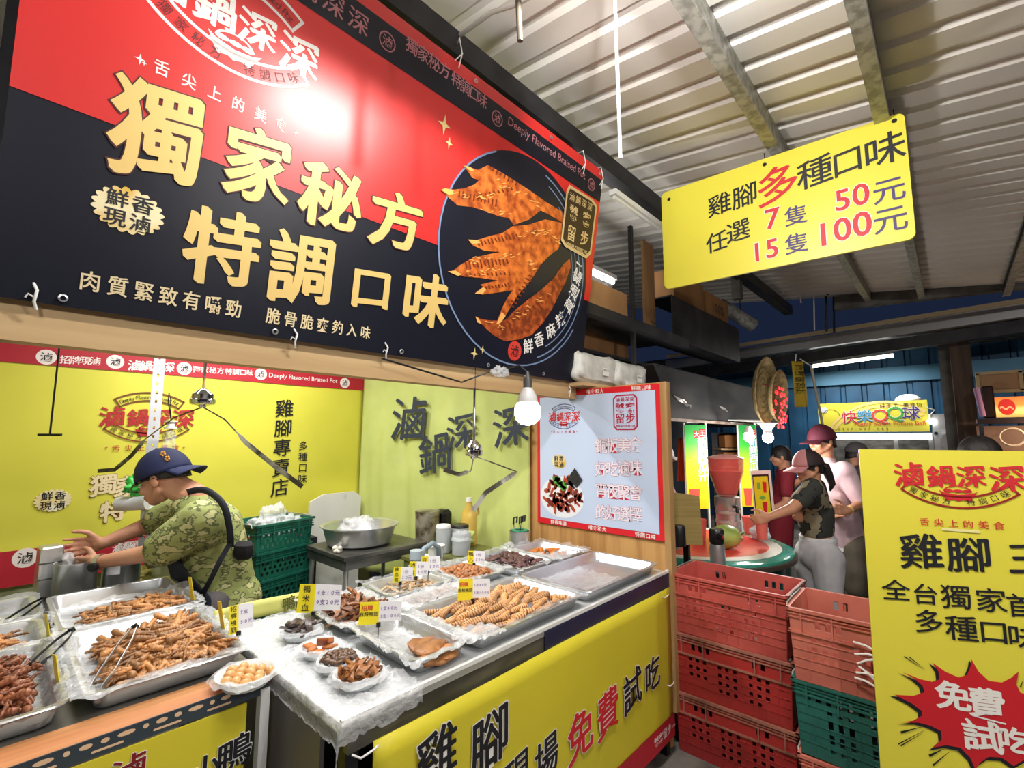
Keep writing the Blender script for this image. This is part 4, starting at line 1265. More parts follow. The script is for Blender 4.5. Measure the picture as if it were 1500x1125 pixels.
# quail eggs in a bowl
def bowl_round(label, c, r, h, m, name='foil_bowl', cat='bowl', group=None, liner_seed=None):
    t = thing(name, label, cat, c, 0, group)
    mb = MB().lathe([(0, .002), (r * .72, .002), (r * .80, .006), (r * .97, h - .003), (r * 1.03, h), (r * 1.03, h - .003), (r * .98, h - .007), (r * .78, .0), (0, 0)], n=36)
    mb.build('bowl', m, t, smooth=40)
    if liner_seed is not None:
        def fn(u, v):
            a = 2 * pi * u; rr_ = v * r * 1.22
            z_ = .006 if rr_ < r * .75 else (.006 + (h) * (rr_ - r * .75) / (r * .25) if rr_ < r else h + .006 - (rr_ - r) * .9)
            p = Vector((rr_ * cos(a), rr_ * sin(a), z_)); c_ = crinkle(p, .005, 22, liner_seed) * (.5 + v)
            q = p + c_; q.z = max(q.z, .004)
            return q
        MB().grid(fn, 48, 16, wrap=True).build('plastic_liner', SHEET, t, smooth=180)
    return t


q = lz(360, 992, LZ + .02)
bowl_round('round bag-lined bowl of quail eggs on the wooden board of the left counter', (q.x, q.y, LZ + .003), .075, .032, WHITE_PLASTIC, liner_seed=3)
EGG = protos([MB().ell((0, 0, 0), (.0135, .0135, .0165), 16, 12).build('quail_egg', mat('braised_egg', S(214, 168, 112), .3, 0, S(196, 140, 82), 12, spec=.5), smooth=180)])
rr = random.Random(8); k = 0
spots = []
for j in range(5):
    for i in range(4 + (j % 2 == 0) * 0):
        spots.append((q.x + (-.048 + .030 * i + .015 * (j % 2)), q.y + (-.050 + .026 * j)))
for (x, y) in spots:
    if hypot(x - q.x, y - q.y) > .062: continue
    o = bpy.data.objects.new('quail_egg', EGG[0]); COL.objects.link(o); o.location = (x, y, LZ + .024 + rr.uniform(0, .004)); o.rotation_euler = (rr.uniform(.8, 2), rr.uniform(-.6, .6), rr.uniform(0, 6))
    tag(o, 'brown braised quail egg in the bag-lined bowl', 'quail egg', 'quail eggs in the bowl'); k += 1

# ---- right counter
def sheet(label, x0, y0, x1, y1, z, nx, ny, m, amp, seed, droop=None, name='plastic_sheet'):
    def fn(u, v):
        x = x0 + (x1 - x0) * u; y = y0 + (y1 - y0) * v; q = Vector((x, y, z)); c = crinkle(q, amp, 15, seed)
        q += Vector((c.x, c.y, abs(c.z) * 1.6)); q.z = max(q.z, z + .001)
        if droop: q = droop(q, x, y)
        return q
    return tag(MB().grid(fn, nx, ny).build(name, m, None, smooth=180), label, 'plastic sheet')


def dr(q, x, y):
    if x < .625: q.z -= min(.05, (.625 - x) * 1.6); q.x = .618 - (.625 - x) * .15
    if y < 1.128: q.z -= (1.128 - y) * 1.3; q.y = 1.118
    return q
sheet('crumpled white plastic sheet spread under the foil bowls on the right counter', .585, 1.09, .862, 1.97, RZ + .004, 40, 110, SHEET, .013, 21, dr)
# vinyl strip with brush marks at the rear left corner
t = thing('vinyl_offcut', 'pale yellow vinyl strip with dark brush marks along the rear left of the right counter', 'strip', (.60, 1.985, RZ))
MB().grid(lambda u, v: (.34 * u, .012 * sin(u * 5) + .01 * v, .062 * v + .004), 16, 3).build('strip', mat('pale_olive_vinyl', S(200, 200, 110), .5), t, solid=.003, smooth=180)
V = Sign(t, .010)
V.text('brush_marks', [('鴨', .255, .036, .055), ('肉', .305, .037, .05)], mat('olive_brush_ink', S(84, 86, 40), .5), 1, 'brush')


def lump_mesh(name, m, size, seed, noise_amp=.35, sq=1.0, voxel=None):
    r_ = random.Random(seed); mb = MB()
    mb.ell((0, 0, 0), size, 14, 10)
    o = mb.build(name, m, smooth=180)
    mn = min(size)
    for v in o.data.vertices:
        n_ = noise.noise(v.co * (1.1 / mn * .5) + Vector((seed * 3.7, 0, 0)))
        v.co *= 1 + noise_amp * n_
    return o


def ribbon_mesh(name, m, L, wd, th, seed, curl=1.0):
    r_ = random.Random(seed); k1 = r_.uniform(-1, 1) * curl; k2 = r_.uniform(-1, 1) * curl; tw = r_.uniform(-1.2, 1.2) * curl
    def fn(u, v):
        x = (u - .5) * L; a = (v - .5) * wd * (1 - .5 * abs(2 * u - 1) ** 2); z_ = k1 * L * .25 * sin(u * pi) + a * sin(tw * (u - .5) * 2) * .8
        y = a * cos(tw * (u - .5)) + k2 * L * .2 * cos(u * pi * 1.3)
        return (x, y, z_)
    o = MB().grid(fn, 12, 3).build(name, m, solid=th, smooth=60)
    return o


DUCK_M = skin_mats((148, 98, 66), (82, 48, 30), 3, 'duck_skin', .4)
DARK_M = skin_mats((92, 78, 74), (44, 36, 36), 2, 'dark_kelp', .3)
TOFU_M = skin_mats((196, 122, 66), (150, 80, 38), 2, 'braised_tofu', .45)
EAR_M = skin_mats((176, 116, 62), (92, 50, 26), 3, 'pig_ear', .32)
MUSH_M = skin_mats((110, 82, 62), (48, 34, 28), 2, 'mushroom', .35)
PALE_M = skin_mats((206, 178, 140), (170, 130, 92), 2, 'pale_strip', .4)
NUT_M = skin_mats((190, 130, 84), (140, 84, 48), 2, 'gizzard', .35)
ORANGE_M = skin_mats((222, 132, 44), (178, 92, 24), 1, 'orange_piece', .4)

# sausage-like ridged pieces
def ridged(seed):
    r_ = random.Random(seed); L = .084 + r_.uniform(-.008, .010); R0 = .0108 + r_.uniform(-.001, .001); b_ = r_.uniform(-.006, .006); n = 63
    prof = []
    pts = []; rs_ = []
    for i in range(n + 1):
        u = i / n; x = (u - .5) * L; pts.append(Vector((x, b_ * sin(u * pi), 0)))
        n = n; e_ = min(1, sqrt(max(0, 1 - abs(2 * u - 1) ** 6)) + .12)
        rs_.append(R0 * e_ * (1 - .26 * (.5 + .5 * cos(i * 2 * pi / 7))) * (1 - .25 * u))
    o = MB().tube(pts, rs_, 12).build('ridged_sausage', skin_mats((214, 166, 112), (176, 120, 72), 3, 'ridged_skin', .36, 18)[seed % 3], smooth=60)
    o.data.materials.append(mat('ridge_groove', S(112, 66, 34), .45))
    for p in o.data.polygons:
        i = int(min(p.vertices) / 12)
        if i % 7 in (6, 0) and 3 < i < n - 3: p.material_index = 1
    return o
RIDGED = protos([ridged(i) for i in range(5)])
DUCK = protos([ribbon_mesh('duck_strip', DUCK_M[i % 3], .066 + .008 * (i % 3), .014, .006, 40 + i, .8) for i in range(6)])
KELP = protos([ribbon_mesh('dark_strip', DARK_M[i % 2], .05 + .006 * i, .016, .005, 60 + i, .7) for i in range(4)])
EARS = protos([ribbon_mesh('pig_ear_strip', EAR_M[i % 3], .036 + .005 * (i % 3), .016, .005, 80 + i, 1.4) for i in range(6)])
MUSH = protos([lump_mesh('mushroom_piece', MUSH_M[i % 2], (.011, .008, .006), 90 + i, .6) for i in range(4)])
NUTS = protos([lump_mesh('gizzard_piece', NUT_M[i % 2], (.012, .009, .008), 100 + i, .5) for i in range(4)])
DARKS = protos([lump_mesh('dark_slice', skin_mats((122, 88, 84), (64, 44, 46), 2, 'dark_slice_skin', .3)[i % 2], (.022, .013, .006), 110 + i, .6) for i in range(4)])
PALES = protos([ribbon_mesh('pale_strip', PALE_M[i % 2], .07, .012, .004, 120 + i, .8) for i in range(4)])
ORNG = protos([lump_mesh('orange_piece', ORANGE_M[0], (.024, .015, .008), 130 + i, .5) for i in range(3)])
SMALL = protos([lump_mesh('meat_piece', DUCK_M[i % 3], (.016, .010, .007), 140 + i, .55) for i in range(4)])

steel_tray('steel tray of ridged braised sausages along the front edge of the right counter', 1.105, 1.150, 1.700, 1.535, RZ, .050)
liner('thin plastic bag lining the ridged sausage tray', 1.105, 1.150, 1.700, 1.535, RZ, .050, seed=6, over=.004, m=SHEET_CLEAR)
pile('ridged_sausage', RIDGED, 'ridged brown braised sausage in the front tray', 'sausage', 'ridged sausages in the front tray', (1.15, 1.185, 1.655, 1.50), 78, RZ + .014, lambda u, v: .030 * max(0, 1 - max(abs(u) ** 3, abs(v) ** 3)), 15, .12, (1.0, 1.35), .032, align=.15)
steel_tray('empty shiny steel tray at the right end of the right counter', 1.725, 1.150, 2.375, 1.545, RZ, .050)
# clear bag of film in the empty tray's left part
sheet('folded clear plastic bags lying in the empty steel tray', 1.78, 1.20, 2.06, 1.45, RZ + .028, 30, 30, SHEET_CLEAR, .012, 23, name='clear_bag')
steel_tray('steel tray with slabs of braised meat nearest the left end of the right counter', .868, 1.165, 1.085, 1.545, RZ, .052)
liner('crinkled plastic bag lining the tray of braised slabs', .868, 1.165, 1.085, 1.545, RZ, .052, seed=7, over=.018, amp=.008)
slab = []
for i in range(3):
    o = lump_mesh('braised_slab', skin_mats((196, 138, 84), (140, 84, 42), 3, 'slab_skin', .4, 30)[i], (.070, .040, .013), 150 + i, .5); slab.append(o)
SLAB = protos(slab)
for i, (x, y, z_, rz, lab) in enumerate(((.995, 1.255, .030, .3, 'largest braised brown slab, on top in the bag-lined tray'), (.975, 1.215, .020, .15, 'orange-edged braised slab at the front of the bag-lined tray'), (1.03, 1.215, .022, .6, 'rough braised slab at the right of the bag-lined tray'), (1.0, 1.30, .024, .5, 'braised slab at the rear of the bag-lined tray'))):
    o = bpy.data.objects.new('braised_slab', SLAB[i % 3]); COL.objects.link(o); o.location = (x, y, RZ + z_); o.rotation_euler = (.05 * i, .08, rz); tag(o, lab, 'braised slab', 'braised slabs')
# second row
steel_tray('shallow white-lined tray of duck strips behind the foil bowls', .870, 1.575, 1.125, 1.925, RZ, .040)
liner('thin plastic bag lining the duck strip tray', .870, 1.575, 1.125, 1.925, RZ, .040, seed=8, over=.015)
pile('duck_strip', DUCK, 'curled brown duck strip in the tray behind the foil bowls', 'duck strip', 'duck strips', (.90, 1.61, 1.095, 1.89), 78, RZ + .014, .030, 16, .5, (1.0, 1.3), .020)
steel_tray('steel tray of pale noodle strips in the middle of the right counter', 1.145, 1.700, 1.475, 1.955, RZ, .050)
liner('clear bag lining the pale strip tray', 1.145, 1.700, 1.475, 1.955, RZ, .050, seed=9, m=SHEET_CLEAR, over=.006)
pile('pale_strip', PALES, 'pale braised strip in the middle tray', 'food strip', 'pale strips', (1.19, 1.74, 1.43, 1.91), 26, RZ + .014, .012, 17, .3, (1.0, 1.2), .026)
steel_tray('small steel tray of chopped meat behind the ridged sausages', 1.145, 1.550, 1.475, 1.690, RZ, .045)
liner('clear bag lining the small chopped meat tray', 1.145, 1.550, 1.475, 1.690, RZ, .045, seed=10, m=SHEET_CLEAR, over=.004)
pile('meat_piece', SMALL, 'small chopped brown meat piece behind the ridged sausages', 'meat piece', 'chopped meat pieces', (1.19, 1.58, 1.44, 1.665), 34, RZ + .014, .016, 18, .5, (1.0, 1.3), .016)
steel_tray('bag-lined tray of small brown gizzards at the middle rear', 1.495, 1.640, 1.765, 1.955, RZ, .045)
liner('crinkled bag lining the gizzard tray', 1.495, 1.640, 1.765, 1.955, RZ, .045, seed=11, over=.012)
pile('gizzard_piece', NUTS, 'small brown braised gizzard in the bag-lined middle rear tray', 'gizzard', 'gizzards', (1.53, 1.68, 1.735, 1.92), 96, RZ + .014, .028, 19, .6, (1.0, 1.35), .016)
steel_tray('bag-lined tray of dark slices left of the empty steel tray', 1.785, 1.580, 2.080, 1.955, RZ, .048)
liner('crinkled bag lining the tray of dark slices', 1.785, 1.580, 2.080, 1.955, RZ, .048, seed=12, over=.012)
pile('dark_slice', DARKS, 'dark purple-brown braised slice in the tray left of the empty one', 'braised slice', 'dark slices', (1.83, 1.63, 2.04, 1.91), 80, RZ + .014, .034, 20, .5, (1.0, 1.3), .018)
steel_tray('steel tray with a few orange pieces in the right rear corner by the plywood panel', 2.095, 1.565, 2.385, 1.945, RZ, .050)
liner('clear bag lining the tray of orange pieces', 2.095, 1.565, 2.385, 1.945, RZ, .050, seed=13, m=SHEET_CLEAR, over=.004)
pile('orange_piece', ORNG, 'orange braised piece in the right rear corner tray', 'braised piece', 'orange pieces', (2.14, 1.66, 2.30, 1.84), 11, RZ + .018, .016, 22, .4, (1.0, 1.3), .03)
sheet('crumpled clear bag lying over the edge of the orange piece tray', 2.05, 1.545, 2.36, 1.66, RZ + .052, 30, 14, SHEET, .014, 25, name='clear_bag')
sheet('crumpled white bag at the corner of the ridged sausage tray', 1.04, 1.135, 1.20, 1.24, RZ + .052, 20, 14, SHEET, .016, 26, name='clear_bag')
sheet('crumpled plastic film between the middle trays', 1.10, 1.53, 1.52, 1.66, RZ + .050, 40, 14, SHEET, .014, 27, name='clear_bag')
FOIL = mat('white_foam', S(232, 236, 238), .5)
for (px_, py_, r0, lab, meshes, nm, pl_, n, cat_) in (
        (440, 925, .062, 'rearmost foil bowl with dark braised kelp strips', KELP, 'kelp_strip', 'dark kelp strip in the rearmost foil bowl', 17, 'kelp strip'),
        (470, 950, .060, 'second foil bowl from the rear holding orange tofu chunks', None, 'tofu_chunk', '', 0, 'tofu'),
        (497, 970, .062, 'third foil bowl from the rear holding dark mushroom pieces', MUSH, 'mushroom_piece', 'dark mushroom piece in the third foil bowl', 44, 'mushroom'),
        (525, 990, .066, 'front foil bowl full of brown pig ear strips near the counter corner', EARS, 'pig_ear_strip', 'curled brown pig ear strip in the front foil bowl', 40, 'pig ear strip')):
    q = lz(px_, py_, RZ + .025)
    bowl_round(lab, (q.x, q.y, RZ + .008), r0, .026, FOIL, liner_seed=px_)
    if meshes:
        rr = random.Random(px_)
        for i in range(n):
            a_ = i * 2.39996; d_ = sqrt((i + .5) / n) * r0 * .74
            o = bpy.data.objects.new(nm, meshes[i % len(meshes)]); COL.objects.link(o)
            o.location = (q.x + d_ * cos(a_), q.y + d_ * sin(a_), RZ + .026 + .020 * (1 - (d_ / r0) ** 2) + rr.uniform(0, .006))
            o.rotation_euler = (rr.uniform(-.5, .5), rr.uniform(-.5, .5), rr.uniform(0, 6.3) if nm != 'kelp_strip' else rr.gauss(.2, .35)); s = rr.uniform(.9, 1.25); o.scale = (s, s, s)
            tag(o, pl_, cat_, pl_ + 's')
    else:
        def chunk(i): return MB().rbox((0, 0, 0), ((.030, .022, .018), (.036, .030, .010), (.040, .034, .008))[i], .003).build('tofu_chunk', TOFU_M[i % 2], smooth=30)
        TF = protos([chunk(i) for i in range(3)])
        for i, (dx, dy, dz, ry, lab2) in enumerate(((-.034, -.012, .020, 0, 'thick tofu chunk at the left of the foil bowl'), (-.022, -.03, .018, .1, 'flat tofu chunk at the front of the foil bowl'), (.006, .004, .030, .9, 'upright tofu slice in the middle of the foil bowl'), (.030, .006, .026, .4, 'broad tofu slice leaning at the right of the foil bowl'), (-.028, .018, .024, .0, 'tofu chunk at the rear of the foil bowl'), (.018, -.022, .020, .2, 'pale tofu slice at the front right of the foil bowl'))):
            o = bpy.data.objects.new('tofu_chunk', TF[i % 3]); COL.objects.link(o); o.location = (q.x + dx, q.y + dy, RZ + .012 + dz); o.rotation_euler = (.1, ry, .5 + i * .3); tag(o, lab2, 'tofu', 'tofu chunks')

# ---- price tags
TAG_Y = mat('tag_yellow', S(238, 220, 40), .4)
TAG_W = mat('tag_white', S(236, 236, 240), .4)
def price_tag(label, px_, py_, hpx, z, facing, words_, prices, wide=1.35, red=False, lean=.15):
    """small plastic card on a clip; foot at the pixel's place on height z"""
    p = on(px_, py_, 'z', z); d = (p - EYE).dot(_f); H_ = hpx / FPX * d; Wd = H_ * wide
    t = thing('price_tag', label, 'price tag', (p.x, p.y, p.z), facing, 'price tags among the trays')
    t.rotation_euler = (-lean, 0, facing)
    yw = Wd * (.40 if not red else .47)
    MB().prism([(-Wd / 2, 0, .012), (-Wd / 2 + yw, 0, .012), (-Wd / 2 + yw, 0, H_), (-Wd / 2 + .004, 0, H_)], (0, 0, 0), (0, .0016, 0)).build('name_card', TAG_Y, t)
    MB().prism([(-Wd / 2 + yw, 0, .020), (Wd / 2, 0, .020), (Wd / 2, 0, H_ * .97), (-Wd / 2 + yw, 0, H_)], (0, 0, 0), (0, .0016, 0)).build('price_card', TAG_W, t)
    mb = MB().rbox((-Wd / 2 + yw, .0, .010), (.014, .010, .016), .002).tube([(-Wd / 2 + yw, .002, .012), (-Wd / 2 + yw, .002, -.03)], .0018, 6)
    mb.build('clip', BLACK_PLASTIC, t)
    Sg = Sign(t, .0002)
    if not red:
        n = len(words_); s = min(yw * .72, (H_ - .016) / n * .9)
        Sg.text('name_lettering', [(ch, -Wd / 2 + yw / 2, H_ - (H_ - .014) * (i + .5) / n, s) for i, ch in enumerate(words_)], BLACK_INK, 1, 'medium')
    else:
        s = yw * .24
        Sg.text('name_lettering', [(ch, -Wd / 2 + yw * (.26 + .3 * i), H_ * .78, s * 1.2) for i, ch in enumerate(words_[:2])], RED_INK, 1, 'bold')
        Sg.text('name_lettering', [(ch, -Wd / 2 + yw * (.14 + .24 * i), H_ * .54, s) for i, ch in enumerate(words_[2:])], BLACK_INK, 1, 'medium')
    pw_ = Wd - yw; n = max(len(x) for x in prices)
    its = []
    for j, ln in enumerate(prices):
        for i, ch in enumerate(ln):
            its.append((ch, -Wd / 2 + yw + pw_ * (i + .7) / (n + .5), H_ * (.74 - .30 * j), min(pw_ / (n + .5) * 1.15, H_ * .24)))
    Sg.text('price_lettering', its, mat('tag_violet', S(110, 70, 150), .5), 1, 'plain')


FA = radians(-47)
price_tag('yellow and white price tag standing behind the duck strips', 465, 903, 44, RZ + .045, FA, '鴨米血', ('4支10元', '9支20元'), 1.45)
price_tag('large yellow and white price tag with red heading behind the braised slabs', 556, 920, 36, RZ + .055, FA + .15, '招牌麻辣鴨翅', ('1支40元', '3支100元'), 1.7, True)
price_tag('price tag with red heading standing by the ridged sausages', 694, 884, 34, RZ + .055, FA + .1, '招牌香辣鴨頸', ('1支40元', '3支100元'), 1.4, True)
price_tag('leftmost of the three small price tags behind the pale strips', 589, 858, 26, RZ + .055, FA, '豬血糕', ('1份', '30元'), 1.15)
price_tag('middle one of the three small price tags behind the pale strips', 612, 850, 26, RZ + .055, FA, '滷味', ('1份', '30元'), 1.1)
price_tag('rightmost of the three small price tags, tilted, by the gizzards', 630, 842, 26, RZ + .055, FA + .2, '豆干', ('1份', '30元'), 1.1)
price_tag('small price tag at the rear beside the dark slices', 697, 830, 22, RZ + .050, FA, '鴨心', ('1份', '30元'), 1.15)
price_tag('yellow and white price tag at the right corner of the big tray of feet', 353, 932, 44, LZ + .055, radians(-20) + .3, '招牌雞腳', ('7支', '50元'), .75, lean=.2)
for (px_, py_, h_, lab) in ((327, 922, 40, 'yellow price tag seen nearly edge-on at the right rim of the big tray'), (283, 880, 34, 'thin yellow tag standing at the right rim of the deep pan'), (72, 936, 36, 'thin yellow tag standing between the left trays'), (85, 1000, 40, 'yellow tag leaning at the left rim of the big tray')):
    p = on(px_, py_, 'z', LZ + .05); d = (p - EYE).dot(_f); H_ = h_ / FPX * d
    t = thing('price_tag', lab, 'price tag', tuple(p), radians(40), 'price tags among the trays'); v_ = p - EYE; t.rotation_euler = (-.15, .12, atan2(v_.y, v_.x) + (.30 if px_ > 100 else .22))
    MB().prism([(-.02, 0, 0), (.02, 0, 0), (.018, 0, H_), (-.018, 0, H_ * 1.02)], (0, 0, 0), (0, .0016, 0)).build('card', TAG_Y, t)
    MB().rbox((0, 0, -.012), (.012, .010, .03), .002).build('clip', BLACK_PLASTIC, t)

# ================================================================== PEOPLE
SKIN = mat('skin', S(214, 160, 132), .5, 0, S(202, 144, 116), 9, bump=.05, bscale=90, sub=.08)
SKIN2 = mat('tan_skin', S(206, 150, 118), .5, 0, S(192, 134, 104), 9, bump=.05, bscale=90, sub=.08)
HAIR = mat('black_hair', S(26, 22, 22), .5, 0, S(44, 38, 36), 60, stretch=(1, 1, .2), bump=.4, bscale=120)
EYE_W = mat('eye_white', S(236, 232, 228), .25)
LIP = mat('lip_colour', S(178, 104, 92), .45)
CAMO = mat('camouflage_cloth', S(150, 158, 96), .85, 0, S(92, 100, 62), 15, detail=4, contrast=(.40, .50), col3=S(184, 182, 128), constant=True, stretch=(1.3, 1.3, 2.2), bump=.25, bscale=28)
CAMO_D = mat('dark_camouflage_cloth', S(52, 54, 50), .85, 0, S(24, 26, 26), 11, detail=2.5, contrast=(.42, .5), col3=S(138, 128, 104), constant=True, bump=.2, bscale=30)


class Frame:
    """a head or hand frame: c centre, F forward, N left side, U up"""
    def __init__(s, c, F, U, k=1.0):
        s.c = Vector(c); s.F = Vector(F).normalized(); U = Vector(U); s.N = U.cross(s.F).normalized(); s.U = s.F.cross(s.N).normalized(); s.k = k
        s.R = Matrix((s.F, s.N, s.U)).transposed()

    def p(s, f, n, u): return s.c + (s.F * f + s.N * n + s.U * u) * s.k


def add_head(mb, h, neck):
    k = h.k
    mb.ell(h.p(-.012, 0, .022), (.092 * k, .074 * k, .088 * k), 18, 12, h.R)
    mb.ell(h.p(.030, 0, -.035), (.060 * k, .056 * k, .072 * k), 16, 10, h.R)
    mb.ell(h.p(.058, 0, -.088), (.026 * k, .030 * k, .022 * k), 12, 8, h.R)
    for s in (-1, 1):
        mb.caps(h.p(.0, s * .050, -.055), .022 * k, h.p(.055, s * .016, -.088), .018 * k)
        mb.ell(h.p(.062, s * .036, -.036), (.022 * k, .022 * k, .024 * k), 10, 7, h.R)
        mb.ell(h.p(-.012, s * .078, -.018), (.020 * k, .008 * k, .031 * k), 12, 8, h.R)
        mb.caps(h.p(.080, s * .014, .008), .010 * k, h.p(.070, s * .042, .008), .009 * k)
    mb.caps(h.p(.084, 0, .006), .009 * k, h.p(.104, 0, -.032), .0125 * k)
    for s in (-1, 1): mb.ell(h.p(.092, s * .011, -.036), .009 * k, 8, 6)
    mb.caps(h.p(.084, -.016, -.064), .008 * k, h.p(.084, .016, -.064), .008 * k)
    mb.caps(h.p(.082, -.013, -.075), .008 * k, h.p(.082, .013, -.075), .008 * k)
    mb.caps(h.p(-.028, 0, -.045), .056 * k, neck, .058 * k)


def face_parts(root, h, glasses=None):
    k = h.k
    for s in (-1, 1):
        e = MB().ell(h.p(.079, s * .031, -.012), (.008 * k, .013 * k, .0075 * k), 12, 8, h.R).build('eye', EYE_W, root, smooth=180)
        MB().ell(h.p(.0855, s * .030, -.012), (.003 * k, .006 * k, .006 * k), 10, 6, h.R).build('iris', BLACK_PLASTIC, e, smooth=180)
        MB().tube([h.p(.088, s * .013, .008), h.p(.088, s * .030, .014), h.p(.075, s * .050, .008)], [.003 * k, .004 * k, .002 * k], 6).build('eyebrow', HAIR, root, smooth=180)
    MB().ell(h.p(.089, 0, -.0695), (.005 * k, .021 * k, .006 * k), 12, 6, h.R).build('lips', LIP, root, smooth=180)
    if glasses:
        mb = MB()
        for s in (-1, 1):
            mb.tube([h.p(.104 - .02 * abs(sin(pi * i / 7)) * .3, s * (.033 + .024 * cos(2 * pi * i / 14)), -.014 + .018 * sin(2 * pi * i / 14)) for i in range(15)], .0022, 6)
            mb.tube([h.p(.100, s * .057, -.008), h.p(.03, s * .082, -.004), h.p(-.015, s * .084, -.004), h.p(-.03, s * .08, -.02)], .0022, 6)
        mb.tube([h.p(.106, -.010, -.012), h.p(.110, 0, -.009), h.p(.106, .010, -.012)], .0016, 6)
        mb.build('glasses', glasses, root, smooth=180)


def add_hand(mb, wrist, D, B_, left=True, curl=.6, k=1.0, spread_=.10, thumb=.5):
    """D along the hand, B_ from little finger to index (thumb side); palm normal = D x B_ or its opposite"""
    D = Vector(D).normalized(); B_ = Vector(B_); B_ = (B_ - D * B_.dot(D)).normalized()
    Pn = D.cross(B_) * (1 if left else -1)  # the side the fingers close towards
    wrist = Vector(wrist)
    at_ = lambda d, b, p: wrist + (D * d + B_ * b + Pn * p) * k
    mb.caps(at_(-.01, 0, 0), .023 * k, at_(.02, 0, 0), .024 * k, 12)
    for b in (-.030, -.010, .010, .030):
        mb.caps(at_(.018, b * .62, 0), .0165 * k, at_(.082 - abs(b - .006) * .25, b, .001), .0118 * k, 10)
    mb.caps(at_(.02, .018, .006), .018 * k, at_(.05, .03, .008), .012 * k, 10)
    for i, (b, l) in enumerate(((-.031, .060), (-.0105, .075), (.0105, .080), (.031, .070))):
        a = 0; p = at_(.082 - abs(b - .006) * .25, b, .001); sp = b / .031 * spread_
        for j, f in enumerate((.46, .31, .23)):
            a += curl * (.55, .8, .6)[j] * (1 + .12 * (1.5 - i))
            d = (D * cos(a) + Pn * sin(a)) + B_ * sp
            q = p + d.normalized() * l * f * k
            mb.caps(p, (.0088 - .0008 * j) * k, q, (.0082 - .0009 * j) * k, 9); p = q
    p = at_(.022, .030, .010)
    for j, (l, dd) in enumerate(((.040, (.62, .62, .45 * thumb)), (.030, (.85, .30, .55 * thumb)), (.022, (.92, .05, .5 * thumb)))):
        d = (D * dd[0] + B_ * dd[1] + Pn * dd[2]).normalized(); q = p + d * l * k
        mb.caps(p, (.0125 - .0014 * j) * k, q, (.0112 - .0016 * j) * k, 9); p = q


def body(root, J, h, skin, k=1.0, voxel=.006, legs=True):
    mb = MB()
    add_head(mb, h, J['neck'])
    N = h.N
    def c(a, ra, b, rb): mb.caps(J[a] if isinstance(a, str) else a, ra * k, J[b] if isinstance(b, str) else b, rb * k)
    c('chest', .115, 'pelvis', .105); c('neck', .055, 'chest', .095)
    c('shL', .062, 'chest', .085); c('shR', .062, 'chest', .085)
    for s in 'LR':
        c('sh' + s, .054, 'el' + s, .040); c('el' + s, .040, 'wr' + s, .0265)
        add_hand(mb, J['wr' + s], Vector(J['ha' + s]) - Vector(J['wr' + s]), J.get('thumb' + s, Vector((0, 0, 1))), s == 'L', J.get('curl' + s, .5), k)
        if legs:
            c('hip' + s, .088, 'kn' + s, .056); c('kn' + s, .054, 'an' + s, .036); c('an' + s, .036, 'to' + s, .028)
    return remesh(mb, 'body', skin, voxel, 3, .5, root)


def cloth_surface(root, name, m, caps_, voxel=.009, smooth=5, wr=.004, s=9.0, seed=0):
    mb = MB()
    for a, ra, b, rb in caps_: mb.caps(a, ra, b, rb)
    o = remesh(mb, name, m, voxel, smooth, .5, root)
    for v in o.data.vertices:
        n_ = noise.noise(v.co * s + Vector((seed, 0, 0))) + .5 * noise.noise(v.co * s * 2.6)
        v.co += v.normal * n_ * wr
    return o


def flat_pt(V_): return Vector((V_[0], V_[1], 0))


def stand(J, F, N, feet_z=.0, hw=.09, k=1.0, step=0.0):
    pel = Vector(J['pelvis'])
    for s, sg in (('L', 1), ('R', -1)):
        hip = pel + N * hw * sg * k + Vector((0, 0, -.04)); J['hip' + s] = hip
        J['kn' + s] = Vector((hip.x, hip.y, (hip.z - feet_z) * .54 + feet_z)) + F * .02 * k + N * .01 * sg
        J['an' + s] = Vector((hip.x, hip.y, feet_z + .07)) - F * (.03 - step * sg) * k + N * .015 * sg
        J['to' + s] = J['an' + s] + F * .15 * k + Vector((0, 0, -.035))


FL = Vector((-_r.x, -_r.y, 0)).normalized()           # towards the left of the picture
NL = Vector((-_f.x, -_f.y, 0)).normalized()           # towards the viewer
ZU = Vector((0, 0, 1))


def trousers(root, J, m, k=1.0, loose=1.0, to='an', name='trousers', wr=.005, waist=.06):
    cs = [(Vector(J['pelvis']) + ZU * waist, .118 * k * loose, Vector(J['pelvis']) - ZU * .03, .125 * k * loose)]
    for s in 'LR':
        if to == 'kn':
            e = Vector(J['kn' + s]) - ZU * .02; cs += [(J['hip' + s], .104 * k * loose, e, .088 * k * loose)]
        else:
            cs += [(J['hip' + s], .104 * k * loose, J['kn' + s], .078 * k * loose), (J['kn' + s], .078 * k * loose, Vector(J['an' + s]) + ZU * .02, .058 * k * loose)]
    return cloth_surface(root, name, m, cs, .010, 4, wr)


def shoes(root, J, m, k=1.0):
    for s in 'LR':
        a = Vector(J['an' + s]); b = Vector(J['to' + s])
        o = MB().caps(a + ZU * -.02, .045 * k, b + ZU * .005, .036 * k).build('shoe', m, root, smooth=180)
        for v in o.data.vertices: v.co.z = max(v.co.z, .004)


